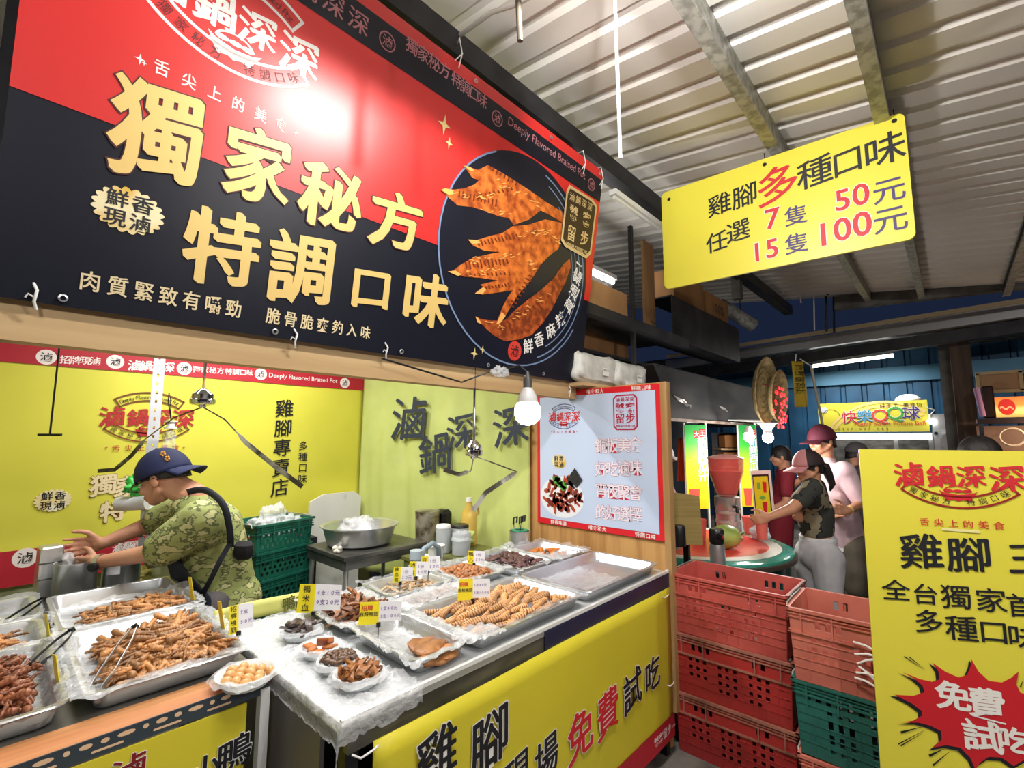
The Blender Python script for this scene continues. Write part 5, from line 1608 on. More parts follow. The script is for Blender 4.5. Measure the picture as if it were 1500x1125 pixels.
def cap_hat(root, h, m, back=False, brim_m=None, panel=None, brim_len=.075, down=.25):
    """baseball cap; brim in front or, worn backward, behind"""
    k = h.k; sgn = -1 if back else 1
    def dome(u, v):
        a = 2 * pi * u; e = pi / 2 * v
        return h.p(-.010 + .114 * cos(a) * cos(e), .094 * sin(a) * cos(e), .012 + .118 * sin(e) - .006 * (1 - v))
    o = MB().grid(dome, 40, 12, wrap=True).build('cap', m, root, smooth=180, solid=.004)
    if panel:
        def pf(u, v):
            a = (u - .5) * 1.9 + (pi if back else 0); e = pi / 2 * v * .85
            return h.p(-.010 + .117 * cos(a) * cos(e), .097 * sin(a) * cos(e), .012 + .121 * sin(e) - .004 * (1 - v))
        MB().grid(pf, 16, 8).build('front_panel', panel, o, smooth=180, solid=.003)
    def brim(u, v):
        a = (u - .5) * 2.1; r_ = brim_len * v * (1 - .28 * abs(2 * u - 1) ** 2.4)
        return h.p(-.010 + sgn * (.110 * cos(a) + r_ * 1.0), .092 * sin(a) * (1 + .06 * v), .010 - down * r_ - .020 * v * abs(2 * u - 1) ** 2)
    MB().grid(brim, 18, 6).build('brim', brim_m or m, o, smooth=180, solid=.005)
    MB().ell(h.p(-.010, 0, .131), (.008 * k, .008 * k, .005 * k), 8, 6, h.R).build('button', m, o, smooth=180)
    return o


def hair_cap(root, h, m=None, low=-.06, front=.06):
    mb = MB()
    def f(u, v):
        a = 2 * pi * u; e = -.75 + (pi / 2 + .75) * v
        lowk = -.5 + .5 * cos(a)  # hair reaches lower behind
        z_ = .024 + .098 * sin(e) if e > 0 else .024 + (low * 1.3) * (-sin(e) / .68) * (-lowk * 1.0 + .18)
        r_ = cos(max(e, 0))
        return h.p(-.014 + .096 * cos(a) * r_, .077 * sin(a) * r_, z_ - .006)
    return mb.grid(f, 36, 14, wrap=True).build('hair', m or HAIR, root, smooth=180, solid=.008)


# ---- the vendor
t = thing('person', 'man in camouflage t-shirt, navy apron and backward navy cap bending over steel pots', 'person', (0, 0, 0))
D = 2.24
h = Frame(W(238, 699, D), FL * .93 - ZU * .36 + NL * .04, ZU * .93 + FL * .36, 1.04)
J = dict(neck=W(284, 727, D + .01), chest=W(306, 778, D + .02), pelvis=W(325, 862, D + .05),
         shL=W(294, 762, D - .17), shR=W(270, 748, D + .18), elL=W(232, 808, D - .20), elR=W(214, 770, D + .13),
         wrL=W(142, 824, D - .17), wrR=W(150, 796, D - .02), haL=W(105, 832, D - .15), haR=W(118, 800, D - .05),
         thumbL=ZU + NL * .1 + FL * .1, thumbR=ZU * .9 - NL * .1, curlL=.55, curlR=.75)
stand(J, FL, NL)
body(t, J, h, SKIN, 1.0, .0048)
face_parts(t, h, mat('glasses_frame', S(60, 52, 50), .3, .3))
hp = hair_cap(t, h, low=-.035)
c_ = cap_hat(t, h, mat('navy_cap', S(26, 34, 74), .75, 0, S(20, 27, 60), 6, bump=.1, bscale=200), back=True, brim_len=.068, down=.42)
mb = MB()
for (f_, u_) in ((-.070, .086), (-.086, .058)):
    for i in range(5):
        a = 2 * pi * i / 5; mb.ell(h.p(f_ + .008 * cos(a), (.062 if u_ > .07 else .070), u_ + .008 * sin(a)), (.0055, .004, .0055), 8, 6, h.R)
mb.build('cap_emblem', mat('gold_thread', S(222, 160, 70), .5), c_, smooth=180)
ch, pe = Vector(J['chest']), Vector(J['pelvis'])
hem = pe + ZU * -.035
cs = [(Vector(J['neck']) - ZU * .055, .088, ch, .142), (ch, .145, ch.lerp(pe, .55), .150), (ch.lerp(pe, .5), .150, hem, .152), (hem, .152, hem - FL * .03 - ZU * .02, .148),
      (J['shL'], .090, ch, .125), (J['shR'], .085, ch, .125), (J['shL'], .088, Vector(J['elL']).lerp(Vector(J['shL']), .12), .078), (J['shR'], .085, Vector(J['elR']).lerp(Vector(J['shR']), .35), .075)]
cloth_surface(t, 'shirt', CAMO, cs, .009, 4, .007, 8, 3)
trousers(t, J, mat('grey_trousers', S(96, 92, 94), .85, 0, S(84, 80, 82), 8), 1.0, 1.08)
shoes(t, J, BLACK_PLASTIC)
AP = mat('navy_apron', S(30, 34, 48), .75, 0, S(24, 28, 40), 8, bump=.15, bscale=40)
def apron(u, v):
    # wraps the front of the trunk from chest to thigh
    q = ch.lerp(pe - ZU * .42, v); w_ = (.45 + .55 * min(1, v * 2.2)); a = ((u - .5) * 3.3 + .25) * w_
    if v < .5: q = ch.lerp(pe, v * 2)
    else: q = pe - ZU * (.42 * (v - .5) * 2)
    r_ = .181 + .008 * sin(a * 3 + v * 4) - (.02 if v < .08 else 0)
    return q + (FL * cos(a) + NL * sin(a)) * r_
ap = MB().grid(apron, 24, 30).build('apron', AP, t, smooth=180, solid=.005)
def strap(name, pts, wd=.020):
    pts = [Vector(p) for p in pts]; n = 28; fine = []
    for i in range(n + 1):
        f_ = i / n * (len(pts) - 1); k = min(len(pts) - 2, int(f_)); u = f_ - k
        p0 = pts[max(k - 1, 0)]; p1 = pts[k]; p2 = pts[k + 1]; p3 = pts[min(k + 2, len(pts) - 1)]
        fine.append(.5 * ((2 * p1) + (p2 - p0) * u + (2 * p0 - 5 * p1 + 4 * p2 - p3) * u * u + (3 * p1 - p0 - 3 * p2 + p3) * u ** 3))
    mb = MB(); vs = []
    for i, p in enumerate(fine):
        tg = (fine[min(i + 1, n)] - fine[max(i - 1, 0)]).normalized(); sd = tg.cross(NL).normalized() * wd
        vs += [p - sd, p + sd]
    mb.add(vs, [(2 * i, 2 * i + 1, 2 * i + 3, 2 * i + 2) for i in range(n)])
    return mb.build(name, AP, t, smooth=180, solid=.006)
strap('apron_strap', [W(270, 722, D - .03), W(300, 718, D - .09), W(326, 738, D - .16), W(336, 772, D - .165), W(338, 800, D - .13)], .014)
strap('apron_strap', [W(337, 796, D - .145), W(322, 822, D - .185), W(308, 850, D - .19), W(296, 872, D - .165)], .010)
MB().rbox(W(357, 806, D - .02), (.05, .09, .085), .02, rz=YAW).build('waist_pouch', mat('black_fabric', S(34, 34, 38), .8), t, smooth=60)
wp = Vector(J['wrL']).lerp(Vector(J['elL']), .06); wd_ = (Vector(J['elL']) - Vector(J['wrL'])).normalized()
wa = MB().lathe([(.031, -.009), (.034, -.009), (.034, .009), (.031, .009), (.031, -.009)], wp, 20, rot=ZU.rotation_difference(wd_).to_matrix()).build('watch', STEEL, t, smooth=60)
MB().cyl(wp + NL * .030 - ZU * .012, wp + NL * .044 - ZU * .014, .018, n=18).build('watch_face', BLACK_PLASTIC, wa, smooth=50)

# ================================================================== INSIDE THE STALL
def pot(label, c, r0, hgt, group=None, name='steel_pot', lid=False):
    t = thing(name, label, 'pot', c, 0, group)
    MB().lathe([(0, .003), (r0 * .96, .003), (r0 * .96, hgt), (r0 * 1.03, hgt + .002), (r0 * 1.03, hgt - .003), (r0, hgt - .006), (r0, .004), (r0 * .97, 0), (0, 0)], n=36).build('pot_body', STEEL, t, smooth=40)
    return t
PG = 'steel pots on the left counter'
p1_ = pot('steel pot under the vendor\'s hands', (.306, 2.835, LZ), .074, .155, PG)
p2_ = pot('steel pot with a white paper label beside the vendor', (.462, 2.835, LZ), .070, .148, PG)
a_ = -2.2
MB().grid(lambda u, v: (.0715 * cos(a_ - .35 + .75 * u), .0715 * sin(a_ - .35 + .75 * u), .085 + .05 * v), 8, 1).build('paper_label', mat('paper_label', S(232, 232, 236), .6), p2_)
t = thing('steel_container', 'tall square steel container at the far left behind the pots', 'container', (.225, 2.92, LZ), .1)
MB().rbox((0, 0, .11), (.075, .085, .22), .006).build('container_body', STEEL, t, smooth=30)
MB().box((0, -.043, .155), (.086, .004, .006)).box((0, -.043, .09), (.086, .004, .006)).build('container_ribs', STEEL_DULL, t)
def crumple(label, c, r_, m, seed, name='plastic_bag', cat='bag', sq=(1, 1, 1), amp=.5):
    o = MB().ell((0, 0, 0), (r_ * sq[0], r_ * sq[1], r_ * sq[2]), 40, 28).build(name, m, None, smooth=180)
    for v in o.data.vertices:
        q = v.co.copy(); v.co += q.normalized() * r_ * amp * (noise.noise(q * (2.2 / r_) + Vector((seed, 0, 0))) * .7 + abs(noise.noise(q * (5 / r_) + Vector((0, seed, 0)))) * .5 - .25)
        v.co.z = max(v.co.z, -r_ * sq[2] * .8)
    o.location = Vector(c) + ZU * r_ * sq[2] * .8
    return tag(o, label, cat)
crumple('yellow crumpled plastic bag right of the labelled pot', (.535, 2.90, LZ), .055, mat('yellow_bag', S(222, 208, 110), .4, alpha=.85), 3, sq=(1.0, .8, .75))
o = crumple('clear bag the vendor pulls open over the steel pot', W(97, 828, 2.09) - ZU * .07, .045, SHEET, 8, sq=(.8, .7, 1.5))

# slotted post with a bag roll
SLOT = mat('white_slotted_steel', S(224, 228, 236), .4, .1)
t = thing('slotted_post', 'white perforated steel angle post standing behind the vendor', 'post', (.566, 2.99, LZ))
mb = MB(); Hh = 1.34
mb.grid(lambda u, v: (-.024 + .048 * u, -.001, Hh * v), 5, 90, skip=lambda i, j: i == 2 and j % 3 == 1)
mb.grid(lambda u, v: (.024, .045 * u, Hh * v), 5, 90, skip=lambda i, j: i == 2 and j % 3 == 1)
mb.build('angle', SLOT, t, solid=.003)
rc = W(196, 737, 2.36)
t = thing('bag_roll', 'white roll of plastic bags hung on the slotted post left of the vendor\'s face', 'roll', tuple(rc))
ax = FL * .8 + Vector((0, .1, .02))
MB().cyl(-FL * .075 + ZU * .004, FL * .075 - ZU * .004, .035, n=26).build('roll', mat('white_film', S(226, 228, 236), .35), t, smooth=50)
MB().tube([-FL * .09, FL * .085, FL * .09 + ZU * .06 - FL * .05, -FL * .07 + ZU * .06], .0025, 6).build('wire_bracket', STEEL, t, smooth=60)
crumple('bright green plastic bag stuffed above the white bag roll', rc + ZU * .035 - FL * .015, .055, mat('green_bag', S(60, 190, 74), .35, alpha=.9), 5, sq=(1, .7, 1.0), amp=.8)
pc_ = W(250, 622, 2.38)
t = thing('string_dispenser', 'white spool hanging on a black cord from the slotted post', 'spool', tuple(pc_))
MB().lathe([(0, -.02), (.028, -.02), (.028, -.014), (.018, -.012), (.018, .012), (.028, .014), (.028, .02), (0, .02)], (0, 0, 0), 20).build('spool', WHITE_PLASTIC, t, smooth=40)
MB().tube([(0, 0, .02), FL * .022 + ZU * .12, FL * .02 + ZU * .16], .0028, 6).tube([(0, 0, .02), FL * .012 + ZU * .14], .0022, 6).build('cord', BLACK_PLASTIC, t, smooth=60)
crumple('thin clear bag hanging below the white spool', pc_ - ZU * .15, .045, SHEET_CLEAR, 6, sq=(.6, .5, 1.6))

# fly chasers: motor on a rod with two soft blades
CHROME = mat('chrome', S(210, 210, 212), .12, 1.0)
def fly_chaser(label, hub, rod_len, blades, chrome=True, r0=.052):
    t = thing('fly_chaser', label, 'fly chaser', tuple(hub), 0, 'fly chasers under the stall roof')
    MB().tube([(0, 0, .045), (0, 0, ZR(hub.y) - hub.z - .012)], .006, 8).build('rod', CHROME if chrome else BLACK_PLASTIC, t, smooth=60)
    MB().lathe([(0, -.035), (.014, -.034), (.018, -.026), (r0 * .92, -.020), (r0, -.012), (r0, .002), (r0 * .90, .006), (r0 * .86, .026), (r0 * .5, .042), (.014, .052), (0, .054)], n=30).build('motor', CHROME, t, smooth=40)
    for pts in blades:
        pts = [Vector(p) - Vector(hub) for p in pts]
        n = 20; vs = []; fine = []
        for i in range(n + 1):
            f_ = i / n * (len(pts) - 1); k = min(len(pts) - 2, int(f_)); u = f_ - k
            fine.append(pts[k].lerp(pts[k + 1], u))
        for i, p in enumerate(fine):
            u = i / n; w_ = .003 if u < .42 else .010
            tg = (fine[min(i + 1, n)] - fine[max(i - 1, 0)]).normalized(); sd = tg.cross(Vector((-_f.x, -_f.y, 0))).normalized() * w_
            vs += [p - sd, p + sd]
        MB().add(vs, [(2 * i, 2 * i + 1, 2 * i + 3, 2 * i + 2) for i in range(n)]).build('blade', mat('grey_blade', S(70, 66, 56), .35, .3, S(180, 178, 168), 9, contrast=(.45, .6)), t, solid=.0015)
    return t
hb = W(297, 586, 2.2)
fly_chaser('chrome fly chaser hanging above and right of the vendor\'s cap', hb, .50, [[W(297, 596, 2.2), W(330, 615, 2.12), W(361, 649, 2.06), W(404, 684, 2.03), W(443, 713, 2.02)], [W(297, 596, 2.2), W(255, 612, 2.28), W(213, 643, 2.36), W(192, 668, 2.38), W(168, 688, 2.4), W(143, 690, 2.42)]])
hb = W(694, 661, 2.28)
fly_chaser('chrome fly chaser hanging just below the lit bulb', hb, .225, [[W(694, 668, 2.28), W(722, 678, 2.2), W(757, 691, 2.14), W(735, 706, 2.1), W(711, 722, 2.08), W(693, 748, 2.06)], [W(694, 668, 2.28), W(690, 690, 2.33), W(672, 695, 2.36), W(650, 688, 2.38)]], r0=.042)
hb = W(73, 637, 2.02)
t = thing('hanging_bar', 'black rod with a short crossbar hanging left before the yellow rear banner', 'rod', tuple(hb))
MB().tube([(0, 0, 0), W(88, 500, 2.02) - hb, (W(88, 500, 2.02) - hb) * 6], .0035, 8).build('rod', BLACK_PLASTIC, t, smooth=60)
MB().box((0, 0, 0), (.098, .008, .010), rz=YAW - pi / 2 + .0).build('crossbar', BLACK_PLASTIC, t)

# LED bulb below the banner
bc0 = Vector(LIGHTS['stall_bulb'][0])
t = thing('light_bulb', 'large lit white LED bulb hanging below the banner in front of the green curtain', 'light bulb', tuple(bc0))
BULB = mat('lit_bulb', S(255, 252, 244), .4, emit=(1, .97, .92), estr=6)
MB().lathe([(0, -.062), (.03, -.056), (.052, -.036), (.060, -.008), (.058, .02), (.046, .042)], n=30).build('globe', BULB, t, smooth=60)
MB().lathe([(.0465, .040), (.047, .044), (.040, .075), (.026, .098), (.022, .108), (.0, .108)], n=26).build('housing', mat('grey_white_plastic', S(196, 196, 196), .4), t, smooth=50)
MB().cyl((0, 0, .105), (0, 0, .150), .020).cyl((0, 0, .15), (0, 0, .185), .013, .006).build('socket', mat('bulb_socket', S(90, 90, 92), .4, .4), t, smooth=50)
MB().tube([(0, 0, .18), (-.02, .03, .21), (-.05, .16, .20), (-.22, .2, .13), (-.45, .21, .165), (-.62, .215, .19)], .004, 6).build('cable', BLACK_PLASTIC, t, smooth=60)
crumple('scrap of clear film tied above the hanging bulb', bc0 + Vector((-.07, .10, .16)), .035, SHEET, 9, sq=(1.6, .6, .8), amp=.8)
for nm, x, y, z_, lab in (('fluorescent_tube', .9, 2.2, 2.35, 'fluorescent tube inside the stall hidden behind the big banner'),):
    pass

# ---- rear right corner of the stall
for i in range(7):
    lab = ('top green crate of the stack behind the vendor, stuffed with clear bags', 'second green crate from the top of the stack behind the vendor', 'third green crate from the top of the stack behind the vendor', 'fourth green crate from the top of the stack behind the vendor, with a white sticker', 'fifth green crate from the top behind the vendor, mostly hidden by the counter', 'second green crate from the floor behind the vendor', 'green crate on the floor under the stack behind the vendor')[i]
    t = thing('green_crate', lab, 'crate', (1.185, 3.06, .152 * (6 - i)), .27 + .012 * (i % 3 - 1), 'green crates behind the vendor')
    crate_parts(t, .37, .30, .150, TEAL_D, TEAL_D, 2)
    if i == 3: MB().box((-.10, -.158, .125), (.04, .002, .03)).build('sticker', mat('paper_label'), t)
for i, (dx, dy) in enumerate(((-.09, -.04), (.03, .03), (.10, -.05), (-.02, -.08))):
    crumple(('crumpled clear bag at the left in the top green crate', 'crumpled clear bag standing tall in the top green crate', 'crumpled clear bag at the right in the top green crate', 'crumpled clear bag at the front of the top green crate')[i], (1.185 + dx, 3.06 + dy, .152 * 6 + .07), .062 if i != 1 else .08, SHEET, 30 + i, sq=(1, .9, .9 if i != 1 else 1.2), amp=.6)
t = thing('white_board', 'stained white board leaning on the rear wall behind the steel basin', 'board', (1.585, 3.40, .0), 0)
MB().prism([(0, 0, .05), (.40, 0, .05), (.40, 0, 1.10), (.34, 0, 1.14), (.10, 0, 1.135), (0, 0, 1.09)], (0, 0, 0), (0, .02, 0)).build('board', mat('stained_white_board', S(222, 222, 218), .6, 0, S(170, 166, 158), 5, detail=8, contrast=(.62, .74)), t)
t = thing('cabinet', 'narrow dark cabinet between the green crates and the white board', 'cabinet', (1.50, 3.30, 0), 0)
MB().box((0, 0, .44), (.13, .16, .88)).build('cabinet_body', mat('dark_navy_cabinet', S(32, 34, 46), .5), t)
MB().box((0, -.083, .60), (.11, .006, .42)).build('door', mat('dark_navy_cabinet'), t)
def table(name, label, x0, x1, y0, y1, z, m, mleg, apron_h=.05):
    t = thing(name, label, 'table', ((x0 + x1) / 2, (y0 + y1) / 2, 0))
    a, b = (x1 - x0) / 2, (y1 - y0) / 2
    MB().box((0, 0, z - .012), (2 * a, 2 * b, .024)).build('table_top', m, t, bevel=.003)
    MB().box((0, -b + .012, z - .024 - apron_h / 2), (2 * a - .03, .012, apron_h)).box((0, b - .012, z - .024 - apron_h / 2), (2 * a - .03, .012, apron_h)).box((-a + .012, 0, z - .024 - apron_h / 2), (.012, 2 * b - .04, apron_h)).box((a - .012, 0, z - .024 - apron_h / 2), (.012, 2 * b - .04, apron_h)).build('apron', m, t)
    for sx in (-1, 1):
        for sy in (-1, 1): MB().cyl((sx * (a - .03), sy * (b - .03), 0), (sx * (a - .03), sy * (b - .03), z - .024), .014, n=12).build('leg', mleg, t, smooth=60)
    return t
tb = table('steel_table', 'small steel worktable carrying the big basin in the stall corner', 1.36, 1.92, 2.48, 2.95, .90, STEEL_DULL, STEEL)
MB().box((0, 0, .55), (.50, .40, .012)).build('lower_shelf', STEEL_DARK, tb)
t = thing('steel_basin', 'big round stainless basin on the steel worktable', 'basin', (1.60, 2.74, .90))
MB().lathe([(0, .004), (.165, .004), (.185, .02), (.212, .115), (.232, .120), (.232, .115), (.216, .108), (.190, .014), (.168, 0), (0, 0)], n=44).build('basin', STEEL, t, smooth=40)
crumple('clear bag lying in the big steel basin', (1.60, 2.76, .93), .10, SHEET, 41, sq=(1.3, 1, .75), amp=.4)
rr = random.Random(9)
for i in range(9):
    o = MB().ell((0, 0, 0), (.016, .014, .013), 10, 8).build('garlic_clove', mat('garlic_white', S(228, 224, 212), .5), smooth=180) if i == 0 else None
    if i == 0: GC = o; g_ = o
    else: g_ = GC.copy(); COL.objects.link(g_)
    g_.location = (1.40 + rr.uniform(-.02, .04), 2.62 + rr.uniform(-.05, .08), .912 + (.014 if i > 5 else 0)); g_.rotation_euler = (rr.uniform(0, 1), rr.uniform(0, 1), rr.uniform(0, 6))
    tag(g_, 'small white bulb on the steel table left of the basin', 'garlic', 'white bulbs by the basin')
t = thing('carton', 'white carton with an orange band standing below the steel worktable', 'carton', (1.50, 2.34, 0), .12)
MB().rbox((0, 0, .33), (.20, .18, .66), .004).build('carton_body', mat('white_card', S(222, 222, 222), .6), t)
MB().box((0, 0, .63), (.204, .184, .045)).build('orange_band', mat('orange_print', S(222, 110, 40), .5), t)
t = thing('red_bin', 'red plastic bin holding clear bags between the carton and the counter', 'bin', (1.33, 2.14, 0), .0)
MB().lathe([(0, .01), (.095, .01), (.13, .60), (.145, .605), (.145, .595), (.135, .585), (.10, 0), (0, 0)], n=30).build('bin', mat('red_bin_plastic', S(176, 34, 40), .4), t, smooth=40)
crumple('heap of clear bags rising from the red bin', (1.33, 2.14, .52), .125, SHEET_CLEAR, 43, sq=(1, 1, 1.35), amp=.5)
tb = table('side_table', 'low olive-topped table at the rear behind the price tags', 1.70, 2.22, 2.12, 2.44, .86, mat('olive_top', S(120, 122, 64), .45, 0, S(96, 98, 50), 4), STEEL_DARK, .09)
t = thing('water_jug', 'grey translucent plastic jug with arched handle left of the olive-topped table', 'jug', (1.60, 2.16, .55))
# jug stands on a stool-height box
MB().lathe([(0, .004), (.078, .004), (.086, .02), (.086, .24), (.062, .30), (.034, .33), (.034, .36), (.0, .36)], n=28).build('jug_body', mat('grey_jug_plastic', S(150, 168, 180), .3, alpha=.75), t, smooth=40)
MB().tube([(.03, 0, .345), (.05, 0, .40), (.11, 0, .42), (.15, 0, .39), (.155, 0, .33)], .014, 10).build('handle', mat('grey_jug_plastic'), t, smooth=60)
MB().lathe([(0, .40), (.034, .40), (.036, .36), (.036, .355), (0, .355)], n=20).build('cap', mat('jug_cap', S(172, 186, 196), .3), t, smooth=40)
MB().lathe([(0, .0), (.018, 0), (.018, .003), (0, .003)], (-.03, -.082, .27), 16, rot=Matrix.Rotation(pi / 2, 3, 'X')).build('blue_label', mat('blue_label', S(50, 70, 160), .4), t)
t = thing('stool', 'low box stool under the grey jug', 'stool', (1.60, 2.16, 0))
MB().rbox((0, 0, .53), (.10, .22, .038), .005).build('seat', STEEL_DARK, t)
for sy in (-1, 1): MB().box((0, sy * .09, .256), (.08, .02, .511)).build('leg', STEEL_DARK, t)
crumple('grey plastic bag hanging against the jug', (1.49, 2.09, .60), .07, mat('grey_bag', S(150, 160, 164), .4, alpha=.8), 47, sq=(.55, .8, 1.3), amp=.5)
t = thing('plastic_tub', 'white plastic tub on the olive-topped table', 'tub', (1.765, 2.20, .86))
MB().lathe([(0, .003), (.036, .003), (.046, .083), (.050, .085), (.050, .079), (.046, .077), (.038, 0), (0, 0)], n=30).build('tub', WHITE_PLASTIC, t, smooth=40)
t = thing('lid', 'white plastic lid lying left of the white tub', 'lid', (1.75, 2.315, .86))
MB().lathe([(0, .012), (.048, .012), (.052, .008), (.052, 0), (0, 0)], n=28).build('lid', WHITE_PLASTIC, t, smooth=40)
for i, (x, y, r0, hh_, lab) in enumerate(((1.915, 2.32, .045, .15, 'clear plastic canister standing behind the white tub'), (1.955, 2.20, .055, .125, 'nearest clear bag-covered canister on the olive-topped table'), (2.03, 2.30, .055, .14, 'rear clear canister with black lid on the olive-topped table'))):
    t = thing('canister', lab, 'canister', (x, y, .86), 0, 'clear canisters')
    MB().lathe([(0, .003), (r0 * .97, .003), (r0, .01), (r0, hh_), (r0 * .97, hh_ + .004), (r0 * .94, hh_), (r0 * .94, .008), (0, .007)], n=30).build('canister_body', mat('canister_clear', S(210, 216, 220), .12, alpha=.55, spec=.8), t, smooth=40)
    MB().lathe([(0, .01), (r0 * .90, .01), (r0 * .90, hh_ * .5), (0, hh_ * .5)], n=26).build('contents', mat('canister_contents', S(120, 116, 108), .5, 0, S(60, 58, 54), 20), t, smooth=40)
    if i != 1: MB().lathe([(0, hh_ + .014), (r0 * .9, hh_ + .014), (r0 * 1.02, hh_ + .006), (r0 * 1.02, hh_ - .004), (0, hh_ - .004)], n=26).build('lid', BLACK_PLASTIC if i == 2 else WHITE_PLASTIC, t, smooth=40)
    else: MB().grid(lambda u, v: Vector((r0 * 1.12 * (.2 + .85 * v) * cos(2 * pi * u), r0 * 1.12 * (.2 + .85 * v) * sin(2 * pi * u), hh_ + .012 - .05 * v * v)) + crinkle((u * 2, v, .3), .006, 8, 2), 30, 8, wrap=True).build('bag_cover', SHEET, t, smooth=180)
t = thing('oil_bottle', 'yellow oil bottle with a white cap against the green curtain', 'bottle', (2.16, 2.36, .86))
MB().lathe([(0, .003), (.05, .003), (.055, .02), (.055, .16), (.046, .205), (.020, .25), (.018, .275), (0, .275)], n=28, sx=1.0).build('bottle', mat('yellow_oil', S(222, 186, 90), .12, alpha=.8, spec=.8), t, smooth=40)
MB().lathe([(0, .30), (.019, .30), (.021, .272), (0, .272)], n=18).build('cap', WHITE_PLASTIC, t, smooth=40)
MB().tube([(.05, 0, .17), (.085, 0, .19), (.08, 0, .23), (.03, 0, .235)], .008, 8).build('handle', mat('yellow_oil'), t, smooth=60)
t = thing('ladle_pot', 'steel pot full of upright ladles at the plywood panel end', 'pot', (2.285, 2.03, TOPZ - .005))
MB().lathe([(0, .003), (.062, .003), (.062, .115), (.067, .117), (.067, .113), (.064, .11), (.064, 0), (0, 0)], n=30).build('pot_body', STEEL, t, smooth=40)
for i, (dx, dy, lx, ly) in enumerate(((-.02, .01, -.035, .02), (.01, -.01, .01, .01), (.03, .01, .04, .02))):
    l_ = MB().tube([(dx, dy, .02), (lx, ly, .165)], .004, 8).build('ladle', STEEL if i != 1 else BLACK_PLASTIC, t, smooth=60)
    MB().tube([(lx, ly, .155), (lx - .012, ly - .012, .195), (lx + .012, ly - .02, .20), (lx + .018, ly - .01, .165)], .006, 8).build('hook', mat('black_white_plastic', S(60, 60, 66), .3), l_, smooth=60)
MB().lathe([(.03, .12), (.055, .12), (.055, .116), (.03, .116), (.03, .12)], n=20).build('green_ring', mat('green_ring', S(40, 150, 110), .4), t)
t = thing('grinder', 'grimy metal canister with black motor cover behind the grey jug', 'machine', (2.06, 2.64, .0))
MB().box((0, 0, .42), (.22, .22, .84)).build('stand', STEEL_DARK, t)
MB().cyl((-.02, 0, .84), (-.02, 0, 1.06), .075, .082, 24).build('canister', mat('grimy_metal', S(176, 170, 152), .45, .5, S(92, 78, 58), 14, detail=7, contrast=(.42, .6)), t, smooth=50)
MB().rbox((.10, -.02, .96), (.09, .12, .20), .025).build('motor_cover', BLACK_PLASTIC, t, smooth=40)
crumple('crumpled pale green cloth bag at the foot of the curtain', (2.10, 2.33, .86), .075, CURTAIN_GREEN, 51, sq=(1, .7, .8), amp=.6)
crumple('crumpled clear bag on the counter left of the ladle pot', (2.13, 1.99, TOPZ), .045, SHEET, 53, sq=(1.4, .7, .8), amp=.6)

# ================================================================== UPPER SHELF AND HOOD OF THE NEXT STALL
structure('trim_12', MB().box((3.15, 1.60, 2.335), (1.5, .06, .07)).box((3.15, 1.83, 2.36), (1.5, .42, .016)), DARK_BEAM)
structure('trim_13', MB().box((4.53, 1.62, 2.36), (1.66, .008, .02)).box((4.53, 1.62, 2.54), (1.66, .010, .34)).box((4.53, 1.74, 2.36), (1.66, .24, .012)).box((4.53, 1.74, 2.715), (1.66, .24, .012)).box((5.355, 1.74, 2.54), (.012, .24, .34)), DARK_BEAM)
t = thing('shelf_pole', 'thin black pole between the cartons above the menu board', 'pole', (on(925, 400, 'y', 1.64).x, 1.64, 1.86))
MB().box((0, 0, .62), (.028, .028, 1.24)).build('pole', mat('black_paint', S(30, 30, 32), .5), t)
x0 = on(945, 430, 'y', 1.66).x
t = thing('plank', 'upright wooden plank standing on the shelf left of the yellow price sign', 'plank', (x0 + .1, 1.68, 2.37))
MB().box((0, 0, .36), (.17, .022, .72)).build('plank_body', mat('brown_plank', S(128, 96, 58), .6, 0, S(92, 64, 40), 5, detail=6, stretch=(3, 1, .3)), t)
PS = Sign(t, .0115); PS.text('plank_lettering', [('2', .015, .06, .09), ('0', .07, .06, .09)], BLACK_INK, 1, 'medium')
def carton(label, c, s, rz=0.0, writing=None, size=.1, m=CARDBOARD, at_=(0, 0)):
    t = thing('carton', label, 'carton', c, rz)
    MB().box((0, 0, s[2] / 2), s).build('carton_body', m, t, bevel=.004)
    MB().box((0, 0, s[2] + .0006), (s[0] * .98, .05, .001)).build('packing_tape', mat('packing_tape', S(196, 164, 120), .3), t)
    if writing:
        Sg = Sign(t, s[1] / 2 + .001); Sg.text('carton_lettering', [(ch, at_[0] + (i - (len(writing) - 1) / 2) * size * .62, s[2] * .5 + at_[1], size) for i, ch in enumerate(writing)], BLACK_INK, 1, 'medium')
    return t
carton('cardboard carton on the shelf topped with crumpled film right of the banner', (2.82, 1.86, 2.372), (.52, .36, .22), 0)
crumple('crumpled clear film on the carton right of the banner', (2.80, 1.74, 2.59), .085, SHEET, 61, sq=(1.6, .6, .7), amp=.8)
carton('dark cardboard carton marked 100% on the black box beam', (4.86, 1.75, 2.722), (.62, .2, .24), 0, '100%', .13, mat('brown_card', S(150, 108, 66), .8, 0, S(128, 90, 54), 3))
carton('plain cardboard carton on the black box beam left of the marked one', (4.16, 1.75, 2.722), (.66, .2, .27), .0, None, .1, mat('brown_card'))
t = thing('duct', 'short grey metal pipe section beyond the marked carton', 'pipe', tuple(W(1085, 462, 5.6)))
MB().cyl((-.22, .16, .12), (.12, -.10, -.12), .075, n=20).build('pipe', GALV, t, smooth=50)
MB().tube([(0, 0, .05), (0, 0, ZR(W(1085, 462, 5.6).y) - W(1085, 462, 5.6).z)], .006, 6).build('hanger', STEEL_DARK, t)
carton('brown carton under the shelf beam above the wrapped packs', (2.92, 1.98, 2.156), (.86, .3, .13), 0, None, .1, mat('brown_card'))
structure('trim_14', MB().box((2.86, 1.70, 1.866), (1.06, .26, .020)), WOOD)
